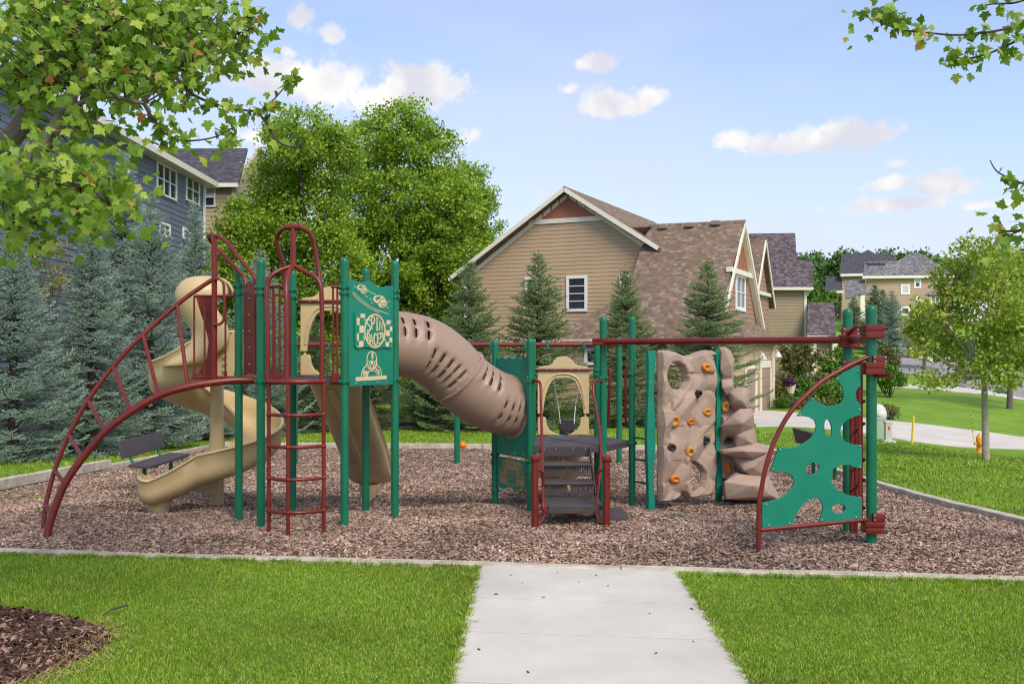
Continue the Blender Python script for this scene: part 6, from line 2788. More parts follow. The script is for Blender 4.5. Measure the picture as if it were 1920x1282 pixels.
# skirt roof and garage walls
slab(HA, [fE.p(-3.2, 3.05, 0), fE.p(5.0, 3.05, 0), fE.p(5.6, 2.12, 1.0), fE.p(-4.0, 2.12, 1.0)], SHB, name='skirt_roof')
fG = Frame(H3(7.95, 0, 0), HV, HU)
gu = lambda px: fG.uz(px, 720)[0]
wall(HA, fG, [(-3.7, -1.2), (5.0, -1.2), (5.0, 2.2), (-3.7, 2.2)], SIDB, expo=.2)
beam(HA, fG.p(5.0, -1.2, .02), fG.p(5.0, 2.2, .02), .16, .16, 'corner_board', up=tuple(HV))
GARD = mat('rose_garage_door', '#a58a7e', .6, .05, 2)
for ua, ub in ((gu(1426), gu(1443)), (gu(1398), gu(1415))):
    tz = fG.uz((1426 + 1443) / 2, 689)[1]
    mb = MB()
    mb.prism([[(ua - .20, -1.2), (ua, -1.2), (ua, tz), (ub, tz), (ub, -1.2), (ub + .24, -1.2), (ub + .24, tz + .30), (ua - .20, tz + .30)]], .05, fG.o, fG.ax, (0, 0, 1), fG.n, back=.02)
    gt = part(mb, 'garage_trim', CREAM, HA, smooth=False)
    mb = MB()
    mb.box(fG.p((ua + ub) / 2, (tz - 1.2) / 2, .005), (.04, abs(ub - ua), tz + 1.2), M=Matrix((fG.n, fG.ax, Vector((0, 0, 1)))).transposed())
    gd = part(mb, 'garage_door', GARD, HA, smooth=False)
    nrow = 5
    for r_ in range(nrow):
        z0 = -1.1 + (tz + 1.1) * r_ / nrow + .03
        z1 = -1.1 + (tz + 1.1) * (r_ + 1) / nrow - .03
        for c_ in range(2):
            a = ua + (ub - ua) * c_ / 2 + .06
            e = ua + (ub - ua) * (c_ + 1) / 2 - .06
            mb = MB()
            mb.prism([[(a, z0), (e, z0), (e, z1), (a, z1)]], .012, fG.o, fG.ax, (0, 0, 1), fG.n, back=.025)
            dpn = part(mb, 'door_panel', GARD, gd, smooth=False)
for px, py in ((1413, 668), (1443, 664)):
    u_, z_ = fG.uz(px, py)
    mb = MB()
    mb.tube(bez([fG.p(u_, z_ - .12, .03), fG.p(u_, z_ + .16, .10), fG.p(u_, z_ + .2, .28), fG.p(u_, z_ + .12, .34)], 5), .018, 6)
    sc_ = part(mb, 'wall_lamp', mat('lamp_metal', '#b9b6ae', .4, .05, metal=.5), HA)
    mb = MB()
    mb.lathe([(.05, .14), (.07, .08), (.19, -.10), (.20, -.12)], fG.p(u_, z_, .36), 14, cap=False)
    part(mb, 'lamp_shade', mat('lamp_shade_metal', '#d9d7d0', .35, .05), sc_)
fF = Frame(H3(0, -3.62, 0), HU, -HV)     # garage wall towards the play area
wall(HA, fF, [(-3.2, -1.2), (7.95, -1.2), (7.95, 2.15), (-3.2, 2.15)], SIDB, expo=.2)
beam(HA, fF.p(-3.5, 2.16, .32), fF.p(8.2, 2.16, .32), .05, .16, 'fascia')
win_px(HA, fF, 1096, 652, 1124, 684, cols=1, rows=1, trim=.12)
win_px(HA, fF, 1250, 652, 1290, 684, cols=1, rows=1, trim=.12)
# matching rear gables along the same side
for (v0, u_, zt_, hw) in ((12.5, 5.95, 7.45, 2.3),):
    fr = Frame(H3(u_, 0, 0), HV, HU)
    wall(HA, fr, [(v0 - hw, -1), (v0 + hw, -1), (v0 + hw, zt_ - hw * 1.3), (v0, zt_), (v0 - hw, zt_ - hw * 1.3)], SIDP, expo=.25, name='rear_gable')
    for s in (-1, 1):
        beam(HA, fr.p(v0, zt_ + .12, .3), fr.p(v0 + s * (hw + .35), zt_ - (hw + .35) * 1.3 + .1, .3), .06, .18, 'rake_board')
        slab(HA, [fr.p(v0, zt_ + .25, .32), fr.p(v0 + s * (hw + .4), zt_ - (hw + .4) * 1.3 + .22, .32), fr.p(v0 + s * (hw + .4), zt_ - (hw + .4) * 1.3 + .22, -4), fr.p(v0, zt_ + .25, -4)], SHB, th=.10, name='rear_roof')
    beam(HA, fr.p(v0 - hw, zt_ - hw * 1.15, .1), fr.p(v0 + hw, zt_ - hw * 1.15, .1), .2, .18, 'cornice')
# flower pot on a wire stand by the garage
c = fG.p(gu(1435), -1.0, 1.1)
c.z = gz(c.x, c.y) + .03
FP = thing('flower_pot', 'white flower pot of dark foliage on a wire stand by garage', 'planter', tuple(c))
IRON = mat('thin_iron', '#4c443e', .6, .1)
for k in range(3):
    a = k * 2.09
    mb = MB()
    mb.tube(bez([c + Vector((.22 * math.cos(a), .22 * math.sin(a), 0)), c + Vector((.14 * math.cos(a), .14 * math.sin(a), .35)), c + Vector((.20 * math.cos(a), .20 * math.sin(a), .72))], 5), .013, 6)
    part(mb, 'leg', IRON, FP)
mb = MB()
mb.tube([c + Vector((.2 * math.cos(a), .2 * math.sin(a), .70)) for a in np.linspace(0, 6.28, 14, endpoint=False)], .012, 6, closed=True)
part(mb, 'ring', IRON, FP)
mb = MB()
mb.lathe([(.12, .70), (.20, 1.05), (.215, 1.06), (.215, 1.09), (.18, 1.09)], c, 16)
part(mb, 'pot', mat('white_pot', '#cfc8be', .6, .05), FP)

# ------------------------------------------------------------------ taupe neighbour
hb = PX(1470, 700, 64)
HBT = thing('taupe_house', 'taupe sided neighbour house with violet grey shingles behind the garage', 'house', (hb.x, 64, gz(hb.x, 64)))
fB = Frame(PX(1512, 656, 62), (math.cos(R(8)), -math.sin(R(8)), 0), (-math.sin(R(8)), -math.cos(R(8)), 0))
zE = fB.uz(1480, 541)[1]
uL, uR = fB.uz(1418, 600)[0], fB.uz(1512, 600)[0]
zg = gz(hb.x, 60) - .5
wall(HBT, fB, [(uL, zg), (uR, zg), (uR, zE), (uL, zE)], SIDT, expo=.2)
beam(HBT, fB.p(uR - .06, zg, .03), fB.p(uR - .06, zE, .03), .16, .06, 'corner_board', up=tuple(fB.n))
bN = (fB.n * 1.0 + Vector((0, 0, 1))).normalized()
bO = fB.p(uR, zE + .05, .35)
BP = lambda x, y: onplane(x, y, bO, bN)
slab(HBT, [BP(*q) for q in ((1400, 438), (1491, 437), (1494, 488), (1523, 489), (1525, 541), (1400, 541))], SHV)
beam(HBT, BP(1430, 541), BP(1525, 541), .06, .18, 'fascia')
side_f = Frame(fB.p(uR, 0), -fB.n, fB.ax)
wall(HBT, side_f, [(0, zg), (9, zg), (9, zE), (0, zE)], SIDT, boards=False)
lo = PX(1552, 631, 60)
lN = (Vector((.15, -1.0, 0)) * 1.15 + Vector((0, 0, 1))).normalized()
LP_ = lambda x, y: onplane(x, y, lo, lN)
slab(HBT, [LP_(*q) for q in ((1515, 567), (1564, 567), (1568, 642), (1550, 631), (1513, 630))], SHV, name='porch_roof')
beam(HBT, LP_(1513, 632), LP_(1552, 632), .06, .16, 'fascia')
fP = Frame(PX(1516, 656, 60.6), (1, 0, 0), (0, -1, 0))
a, b_ = fP.uz(1516, 640)[0], fP.uz(1566, 640)[0]
wall(HBT, fP, [(a, zg), (b_, zg), (b_, fP.uz(1540, 634)[1]), (a, fP.uz(1540, 634)[1])], SIDT, expo=.25)
for px in (1523, 1562):
    u_ = fP.uz(px, 640)[0]
    beam(HBT, fP.p(u_, zg, .2), fP.p(u_, fP.uz(1540, 634)[1], .2), .3, .3, 'porch_column', up=(0, 1, 0))

# ------------------------------------------------------------------ slate blue house
HBL = thing('blue_house', 'slate blue lap sided house with charcoal roof behind the spruces', 'house', (-12.4, 32, gz(-12.4, 32)))
fL = Frame((-12.4, 0, 0), (0, 1, 0), (1, 0, 0))
wall(HBL, fL, [(20, -1.2), (40, -1.2), (40, 8.5), (20, 8.5)], SIDBL, expo=.195)
win_px(HBL, fL, 294, 311, 331, 370, cols=3, rows=2, trim=.07)
win_px(HBL, fL, 349, 333, 374, 381, cols=2, rows=2, trim=.07)
win_px(HBL, fL, 219, 284, 243, 326, cols=1, rows=1, trim=.08, blind=True)
win_px(HBL, fL, 299, 418, 319, 445, cols=2, rows=2, trim=.09)
win_px(HBL, fL, 343, 428, 356, 450, cols=1, rows=2, trim=.09)
win_px(HBL, fL, 92, 300, 128, 360, cols=2, rows=2, trim=.08)
slab(HBL, [(-11.95, 19.5, 8.62), (-11.95, 40.4, 8.62), (-16.4, 46.4, 11.17), (-16.4, 19.5, 11.17)], SHG)
slab(HBL, [(-20.8, 19.5, 8.62), (-20.8, 46.4, 8.62), (-16.4, 46.4, 11.17), (-16.4, 19.5, 11.17)], SHG)
beam(HBL, (-11.93, 19.5, 8.50), (-11.93, 40.4, 8.50), .06, .22, 'fascia')
beam(HBL, (-12.2, 19.5, 8.40), (-12.2, 40.4, 8.40), .45, .05, 'soffit')
wall(HBL, Frame((-12.4, 40, 0), (-1, 0, 0), (0, 1, 0)), [(0, -1.2), (8, -1.2), (8, 8.5), (0, 8.5)], SIDBL, boards=False)
wall(HBL, Frame((-20.4, 20, 0), (1, 0, 0), (0, -1, 0)), [(0, -1.2), (8, -1.2), (8, 8.5), (4, 10.9), (0, 8.5)], SIDBL, expo=.195)
beam(HBL, (-12.37, 40.0, -1.2), (-12.37, 40.0, 8.5), .12, .12, 'corner_board', WHITE, up=(1, 0, 0))

# ------------------------------------------------------------------ cream house behind it
cr0 = PX(410, 345, 44)
HC = thing('cream_house', 'cream sided house with charcoal roof behind the slate blue one', 'house', (cr0.x, 45, gz(cr0.x, 45)))
fC = Frame(PX(380, 656, 44.5), (1, 0, 0), (0, -1, 0))
zc = fC.uz(400, 348)[1]
a, b_ = fC.uz(330, 380)[0], fC.uz(441, 380)[0]
wall(HC, fC, [(a, -1.2), (b_, -1.2), (b_, zc), (a, zc)], SIDY, expo=.2)
win_px(HC, fC, 380, 352, 404, 388, cols=1, rows=2, trim=.07, blind=True)
wall(HC, Frame(fC.p(b_, 0), (0, 1, 0), (1, 0, 0)), [(0, -1.2), (9, -1.2), (9, zc), (4.7, zc + 2.7), (0, zc)], SIDY, boards=False)
cN = (Vector((0, -1, 0)) * .55 + Vector((0, 0, 1))).normalized()
cO = PX(410, 345, 44.0)
CP_ = lambda x, y: onplane(x, y, cO, cN)
slab(HC, [CP_(*q) for q in ((240, 279), (464, 278), (447, 344), (240, 344))], SHG)
beam(HC, CP_(330, 347), CP_(447, 347), .06, .18, 'fascia')
beam(HC, fC.p(b_ - .05, -1.2, .03), fC.p(b_ - .05, zc, .03), .2, .06, 'corner_board', up=(0, 1, 0))

# ------------------------------------------------------------------ brick-coloured house far left
bl = PX(0, 400, 46)
HD = thing('brown_house', 'reddish brown house glimpsed behind the maple at far left', 'house', (bl.x, 46, gz(bl.x, 46)))
fD = Frame((bl.x, 46, 0), (1, 0, 0), (0, -1, 0))
a, b_ = fD.uz(-140, 300)[0], fD.uz(58, 300)[0]
zt_ = fD.uz(0, 255)[1]
wall(HD, fD, [(a, -1.2), (b_, -1.2), (b_, zt_), (a, zt_)], mat('brown_red_siding', '#8f6a58', .75, .06), expo=.22)
win_px(HD, fD, 4, 284, 24, 326, cols=1, rows=2)
slab(HD, [fD.p(a - .4, zt_ - .1, .5), fD.p(b_ + .4, zt_ - .1, .5), fD.p(b_ + .4, zt_ + 2.6, -4), fD.p(a - .4, zt_ + 2.6, -4)], SHG)
wall(HD, Frame(fD.p(b_, 0), (0, 1, 0), (1, 0, 0)), [(0, -1.2), (9, -1.2), (9, zt_), (4.5, zt_ + 2.4), (0, zt_)], SIDP, boards=False)

# ------------------------------------------------------------------ two houses up the hill
YE = 138.0
e0 = PX(1705, 600, YE)
HE = thing('beige_house', 'far beige house with speckled grey hip roof on the hill', 'house', (e0.x, YE, gz(e0.x, YE)))
fEe = Frame(PX(1622, 656, YE), (1, 0, 0), (0, -1, 0))


def ue(px, py):
    return fEe.uz(px, py)


zg = e0.z - 4.5
wall(HE, fEe, [(ue(1624, 600)[0], zg), (ue(1786, 600)[0], zg), (ue(1786, 600)[0], ue(1700, 517)[1]), (ue(1624, 600)[0], ue(1700, 517)[1])], FARB, expo=.4)
wall(HE, Frame(fEe.p(ue(1786, 600)[0], 0), (0, 1, 0), (1, 0, 0)), [(0, zg), (11, zg), (11, ue(1700, 517)[1]), (0, ue(1700, 517)[1])], FARB, boards=False)
eN = (Vector((0, -1, 0)) * .55 + Vector((0, 0, 1))).normalized()
eO = PX(1700, 519, YE - .6)
EP = lambda x, y: onplane(x, y, eO, eN)
slab(HE, [EP(*q) for q in ((1617, 519), (1622, 491), (1682, 489), (1712, 473), (1724, 474), (1736, 481), (1766, 500), (1789, 517))], SHS, th=.3)
beam(HE, EP(1617, 520), EP(1789, 518), .1, .35, 'fascia')
for (x0, y0, x1, y1, c, r_, bl_) in ((1689, 533, 1706, 552, 1, 1, True), (1714, 520, 1727, 540, 1, 2, True), (1717, 555, 1726, 565, 1, 1, False), (1689, 575, 1706, 591, 1, 1, False), (1747, 522, 1757, 540, 1, 2, False)):
    win_px(HE, fEe, x0, y0, x1, y1, cols=c, rows=r_, trim=.22, blind=bl_)
for (px, py) in ((1630, 496), (1641, 496), (1653, 496)):
    mb = MB()
    mb.bbox(EP(px, py) + Vector((0, 0, .1)), (.8, .6, .35), .05, seg=1)
    part(mb, 'roof_vent', mat('dark_vent', '#4a4a4c', .8), HE)
eP2 = PX(1650, 551, YE - 3)
e2 = lambda x, y: onplane(x, y, eP2, eN)
slab(HE, [e2(*q) for q in ((1606, 552), (1636, 541), (1650, 541), (1660, 550))], SHS, th=.25, name='porch_roof')
slab(HE, [onplane(x, y, PX(1600, 550, YE - 3), eN) for x, y in ((1584, 526), (1622, 525), (1624, 548), (1586, 559))], SHS, th=.25, name='porch_roof')
for px in (1616, 1650):
    beam(HE, PX(px, 600, YE - 2.7), PX(px, 553, YE - 2.7), .6, .6, 'porch_column', up=(0, 1, 0))
# bay on the right end
bN_ = Frame(PX(1740, 656, YE - 2), (1, 0, 0), (0, -1, 0))
wall(HE, bN_, [(bN_.uz(1740, 580)[0], zg), (bN_.uz(1766, 580)[0], zg), (bN_.uz(1766, 580)[0], bN_.uz(1750, 552)[1]), (bN_.uz(1740, 580)[0], bN_.uz(1750, 552)[1])], FARB, boards=False, name='bay')
win_px(HE, bN_, 1741, 556, 1747, 573, cols=1, rows=2, trim=.14)
win_px(HE, bN_, 1753, 556, 1762, 575, cols=1, rows=2, trim=.14)
slab(HE, [onplane(x, y, PX(1750, 552, YE - 2.5), eN) for x, y in ((1735, 552), (1745, 546), (1762, 546), (1770, 552))], SHS, th=.2, name='bay_roof')
YF_ = 152.0
f0 = PX(1600, 600, YF_)
HF = thing('dark_roofed_house', 'far house with stacked dark roofs beside the pine wood', 'house', (f0.x, YF_, gz(f0.x, YF_)))
fFf = Frame(PX(1578, 656, YF_), (1, 0, 0), (0, -1, 0))
zg = gz(f0.x, YF_) - 4
u_ = lambda px, py: fFf.uz(px, py)
wall(HF, fFf, [(u_(1579, 560)[0], zg), (u_(1660, 560)[0], zg), (u_(1660, 560)[0], u_(1600, 513)[1]), (u_(1579, 560)[0], u_(1600, 513)[1])], SIDY, expo=.5)
FP0 = PX(1600, 515, YF_ - .6)
FPn = lambda x, y: onplane(x, y, FP0, eN)
slab(HF, [FPn(*q) for q in ((1574, 515), (1578, 477), (1616, 474), (1628, 468), (1641, 476), (1648, 476), (1656, 469), (1682, 488), (1682, 515))], SHG, th=.3)
beam(HF, FPn(1576, 516), FPn(1622, 515), .1, .4, 'fascia')
slab(HF, [onplane(x, y, PX(1560, 546, YF_ - 3), eN) for x, y in ((1547, 546), (1549, 518), (1578, 518), (1580, 547))], SHG, th=.25, name='porch_roof')
beam(HF, PX(1557, 548, YF_ - 3.5), PX(1582, 547, YF_ - 3.5), .1, .4, 'fascia')
beam(HF, PX(1566, 575, YF_ - 3.2), PX(1566, 548, YF_ - 3.2), .6, .6, 'porch_column', up=(0, 1, 0))

# ------------------------------------------------------------------ minivan on the hill drive
YV = 114.0
cv = PX(1706, 652, YV)
VAN = thing('minivan', 'grey minivan parked up the hill facing away to the right', 'van', (cv.x, YV, cv.z))
VP = mat('grey_car_paint', '#5d6068', .3, .03, 1, coat=.6, metal=.3)
cx0 = PX(1666, 652, YV).x
bodyp = [(0, .42), (-.02, .75), (.10, 1.05), (.35, 1.55), (.55, 1.70), (2.4, 1.76), (3.1, 1.65), (4.0, 1.12), (4.85, .95), (5.1, .75), (5.1, .35), (4.75, .28), (.3, .28)]
mb = MB()
mb.prism([bodyp], 1.9, (cx0, YV - .95, cv.z), (1, 0, 0), (0, 0, 1), (0, 1, 0))
bd = part(mb, 'body', VP, VAN, smooth=False)
bv = bd.modifiers.new('round', 'BEVEL')
bv.width = .12
bv.segments = 3
bv.limit_method = 'ANGLE'
for q in ([(.55, 1.08), (.62, 1.55), (1.55, 1.62), (1.6, 1.08)], [(1.7, 1.08), (1.66, 1.63), (2.7, 1.62), (2.75, 1.08)], [(2.85, 1.08), (2.8, 1.62), (3.1, 1.56), (3.75, 1.10)]):
    mb = MB()
    mb.prism([q], .03, (cx0, YV - .945, cv.z), (1, 0, 0), (0, 0, 1), (0, -1, 0))
    part(mb, 'side_window', GLASS, bd, smooth=False)
for wx in (.95, 4.05):
    q = Matrix.Rotation(R(90), 3, 'X')
    mb = MB()
    mb.lathe([(.12, -.12), (.30, -.13), (.345, -.09), (.345, .09), (.30, .13), (.12, .12)], (cx0 + wx, YV - .86, cv.z + .345), 22, q)
    wh = part(mb, 'wheel', BLACKR, VAN)
    mb = MB()
    mb.lathe([(.23, .10), (.23, .135), (.06, .15), (.001, .15)], (cx0 + wx, YV - .86, cv.z + .345), 18, q)
    part(mb, 'rim', mat('alloy_rim', '#c9cbcd', .35, .05, metal=.7), wh)
mb = MB()
mb.bbox((cx0 + .10, YV - .80, cv.z + .98), (.22, .28, .30), .04)
part(mb, 'tail_light', mat('tail_light_red', '#c02a22', .3, .05), VAN)
# mailbox
p = onground(1705, 672)
MBX = thing('mailbox', 'brown mailbox on a post beside the far street', 'mailbox', tuple(p))
WOODM = mat('brown_mailbox_wood', '#6d4a3a', .8, .1)
mb = MB()
mb.bbox(p + Vector((0, 0, .55)), (.28, .28, 1.15), .03)
part(mb, 'post', WOODM, MBX)
mb = MB()
mb.bbox(p + Vector((0, -.1, 1.25)), (.5, .75, .42), .10)
part(mb, 'box', WOODM, MBX)
# ================================================================== vegetation
def tri_link(name, V, Fc, m, parent, smooth=False, kind=None):
    me = np_mesh(name, V, Fc, m, smooth)
    o = bpy.data.objects.new(name, me)
    COL.objects.link(o)
    o.parent = parent
    if kind:
        o['kind'] = kind
    return o


def unit(v):
    return v / (np.linalg.norm(v, axis=-1, keepdims=True) + 1e-12)


def needles_on(S, D, L, rg, spacing, nl, nwid):
    """needle triangles round twigs (start S, unit dir D, length L)"""
    cnt = np.maximum(3, (L / spacing).astype(int))
    idx = np.repeat(np.arange(len(S)), cnt)
    n = len(idx)
    t = rg.uniform(0.0, 1.0, n)
    base = S[idx] + D[idx] * (L[idx] * t)[:, None]
    rv = unit(rg.normal(0, 1, (n, 3)))
    perp = unit(rv - D[idx] * (rv * D[idx]).sum(-1, keepdims=True))
    perp[:, 2] = perp[:, 2] * .8 + .18
    nd = unit(perp * .85 + D[idx] * .75)
    ln = nl * rg.uniform(.7, 1.2, n)
    w = unit(np.cross(nd, rg.normal(0, 1, (n, 3)))) * nwid
    return np.stack([base - w, base + w, base + nd * ln[:, None]], 1).reshape(-1, 3)


def make_spruce(seed, h, rad, nl=.044, nwid=.0105, spacing=.0056, wh=.30, per=8, gap=.0, twig=.125):
    rg = np.random.default_rng(seed)
    TS_, TD, TL = [], [], []
    bmb = MB()
    z = .10 * h * .3 + .05
    while z < h * .985:
        f = z / h
        Lb = rad * (1 - f) ** .80 * (1.0 if f > .08 else .8) + .05
        nb = per if f < .8 else 5
        a0 = rg.uniform(0, 6.28)
        for k in range(nb):
            a = a0 + 6.283 * k / nb + rg.normal(0, .18)
            L = Lb * rg.uniform(.72, 1.16)
            if rg.random() < gap:
                L *= .55
            el = -0.22 + 1.05 * f ** 1.6 + rg.normal(0, .08)
            d0 = np.array([math.cos(a) * math.cos(el), math.sin(a) * math.cos(el), math.sin(el)])
            zz = z + rg.normal(0, .05)
            N = max(3, int(L / .16))
            pts = [np.array([0, 0, zz])]
            d = d0.copy()
            for i in range(N):
                pts.append(pts[-1] + d * (L / N))
                d = d + np.array([0, 0, .20 * (i / N) + .02])
                d = d / np.linalg.norm(d)
            P_ = np.array(pts)
            if L > .5:
                bmb.tube([tuple(q) for q in P_[:-1]], [.018 * (1 - i / N) + .005 for i in range(N)], 4, cap=False)
            # twigs
            s = .12 * L + .03
            sidev = np.array([-math.sin(a), math.cos(a), 0])
            while s < L:
                i = min(N - 1, int(s / L * N))
                fr = s / L * N - i
                c = P_[i] + (P_[i + 1] - P_[i]) * fr
                dd = P_[i + 1] - P_[i]
                dd = dd / np.linalg.norm(dd)
                tl = min(.42, .13 + .46 * (L - s)) * rg.uniform(.7, 1.15)
                for sg in (-1, 1):
                    td = dd * .62 + sidev * (sg * .78) + np.array([0, 0, rg.normal(.02, .16)])
                    TS_.append(c)
                    TD.append(td / np.linalg.norm(td))
                    TL.append(tl)
                if rg.random() < .5:
                    td = dd * .7 + np.array([0, 0, .55])
                    TS_.append(c)
                    TD.append(td / np.linalg.norm(td))
                    TL.append(tl * .5)
                s += twig
            for i in range(N):
                if (i + 1) / N > .35:
                    dd = P_[i + 1] - P_[i]
                    TL.append(np.linalg.norm(dd))
                    TS_.append(P_[i])
                    TD.append(dd / np.linalg.norm(dd))
        z += wh * (1.0 - .45 * f) * rg.uniform(.8, 1.2)
    # leader
    TS_.append(np.array([0, 0, h * .93]))
    TD.append(np.array([0, 0, 1.0]))
    TL.append(h * .07 + .16)
    Vn = needles_on(np.array(TS_), np.array(TD), np.array(TL), rg, spacing, nl, nwid)
    bmb.tube([(0, 0, -.2), (0, 0, h * .5), (0, 0, h * .97)], [.018 * h + .03, .010 * h + .02, .008], 8)
    return Vn, bmb


def spruce_mat(name, a, b_, c):
    return island_mat(name, [(0, a), (.55, b_), (1, c)], .6, trans=.30, spec=.25, patch=(1.3, .18))


BLUE = spruce_mat('blue_spruce_needles', '#75907f', '#a4baaa', '#d2dfd0')
SAGE = spruce_mat('sage_spruce_needles', '#6a8054', '#96aa78', '#c2d09c')
DKGR = spruce_mat('dark_spruce_needles', '#526648', '#788e66', '#a2b488')
protos = {}


def proto(key, m, *a, **k):
    Vn, bmb = make_spruce(*a, **k)
    fol = np_mesh('foliage', Vn, np.arange(len(Vn)).reshape(-1, 3), m)
    tr = bmb.mesh('trunk', (0, 0, 0), False)
    tr.materials.append(BARKD)
    protos[key] = (fol, tr, a[1])


proto('wide', BLUE, 1, 6.6, 2.15, per=8)
proto('wide2', BLUE, 2, 7.2, 1.9, per=8)
proto('slim', SAGE, 3, 6.3, 1.95, wh=.26, per=9)
proto('slim2', SAGE, 4, 6.2, 1.85, wh=.27, per=8, gap=.12)
proto('dark', DKGR, 5, 5.0, 1.7)


def place_spruce(key, px, Y, ytop, label, rz=0.0, wide=1.0, group='spruces', by=None):
    x = (px - 960) / F * Y
    zg_ = gz(x, Y)
    ztop = CH + (YH - ytop) / F * Y
    fol, tr, h0 = protos[key]
    s = (ztop - zg_) / (h0 + .15)
    T = thing('spruce_tree', label, 'spruce', (x, Y, zg_), group)
    T.rotation_euler = (0, 0, rz)
    T.scale = (s * wide, s * wide, s)
    for nm, me in (('crown', fol), ('trunk', tr)):
        o = bpy.data.objects.new(nm, me)
        COL.objects.link(o)
        o.parent = T
    return T


place_spruce('wide', 25, 21.0, 425, 'broad blue spruce at the far left edge', 0.3, 1.15)
place_spruce('wide2', 172, 23.0, 405, 'blue spruce behind the top of the arch climber', 1.2, 1.10)
place_spruce('wide', 282, 25.5, 362, 'tall blue spruce behind the slide hood', 2.4, .95)
place_spruce('wide2', 232, 28.5, 285, 'tallest blue spruce in front of the slate blue house', 3.0, .95)
place_spruce('wide2', 366, 29.5, 372, 'blue spruce behind the arch climber post', 4.1, .85)
place_spruce('wide', 488, 31.5, 462, 'blue spruce whose tip shows between the green posts', 5.0, 1.0)
place_spruce('dark', 590, 33.5, 600, 'low spruce behind the ladder climber', .7, 1.1)
place_spruce('dark', 700, 34.5, 625, 'low dark spruce behind the racer panel', 1.9, 1.15)
place_spruce('dark', 800, 35.0, 610, 'low dark spruce behind the tube slide', 3.3, 1.2)
place_spruce('slim', 880, 34.0, 482, 'sage green spruce at the left corner of the tan house', 1.0, 1.25)
place_spruce('slim2', 1010, 34.5, 468, 'slender spruce before the tan siding left of its window', 2.2, 1.35)
place_spruce('slim', 1173, 35.0, 497, 'slender spruce before the brown roof behind two green posts', 3.4, 1.15)
place_spruce('slim2', 1327, 34.0, 484, 'spruce rising behind the climbing rock wall', 4.4, 1.42)
for i, (px, Y, yt, k, wd, lb) in enumerate(((1655, 108, 540, 'dark', 1.0, 'dark spruce left of the pair before the far beige house'), (1601, 112, 555, 'dark', 1.2, 'small dark spruce below the far porch roof'),
                                          (1672, 102, 543, 'wide', 1.35, 'pale blue spruce before the far beige house'), (1640, 104, 530, 'dark', .9, 'slim dark spruce left of the pale hill spruce'))):
    place_spruce(k, px, Y, yt, lb, i * 1.1, wd, 'hillside spruces')


# ------------------------------------------------------------------ broadleaf trees
def leaf_quads(Cn, rg, size, up=.35, jit=.35):
    n = len(Cn)
    nrm = unit(rg.normal(0, 1, (n, 3)) + np.array([0, 0, up]))
    d = unit(np.cross(nrm, rg.normal(0, 1, (n, 3))))
    s = np.cross(nrm, d)
    L = size * rg.uniform(1 - jit, 1 + jit, n)
    d *= (L)[:, None]
    s *= (L * .36)[:, None]
    fold = nrm * (L * .12)[:, None]
    q = np.stack([Cn, Cn + d * .45 + s + fold, Cn + d, Cn + d * .45 - s + fold], 1).reshape(-1, 3)
    b = np.arange(n) * 4
    return q, np.concatenate([np.stack([b, b + 1, b + 2], -1), np.stack([b, b + 2, b + 3], -1)])


def crown(lobes, seed, nclump, perc, cr, size, shell=.45, up=.4, flat=.75):
    """leaf clumps spread through the ellipsoid lobes; returns leaves and clump centres"""
    rg = np.random.default_rng(seed)
    vol = np.array([l[1] * l[2] * l[3] for l in lobes]) ** .8
    cnt = np.maximum(1, (nclump * vol / vol.sum()).astype(int))
    C_ = []
    for (c, rx, ry, rz), n in zip(lobes, cnt):
        d = unit(rg.normal(0, 1, (n, 3)))
        r = (shell ** 3 + (1 - shell ** 3) * rg.uniform(0, 1, n)) ** (1 / 3)
        C_.append(np.array(c) + d * r[:, None] * np.array([rx, ry, rz]))
    C_ = np.concatenate(C_)
    k = rg.integers(int(perc * .5), int(perc * 1.5) + 1, len(C_))
    idx = np.repeat(np.arange(len(C_)), k)
    crr = cr * rg.uniform(.6, 1.35, len(C_))
    off = np.clip(rg.normal(0, 1, (len(idx), 3)), -1.9, 1.9) * np.array([1, 1, flat]) * .50
    P_ = C_[idx] + off * crr[idx][:, None]
    q, f = leaf_quads(P_, rg, size, up)
    return q, f, C_


def limb(mb, p, q, r0, r1, rg, sag=.12, n=6):
    p, q = Vector(p), Vector(q)
    d = q - p
    pts = []
    k = d.length * sag
    o = Vector((rg.normal(0, k * .5), rg.normal(0, k * .5), rg.normal(0, k * .3) - k * .35))
    for i in range(n + 1):
        t = i / n
        pts.append(p.lerp(q, t) + o * math.sin(math.pi * t))
    mb.tube(pts, [r0 + (r1 - r0) * i / n for i in range(n + 1)], 6, cap=False)


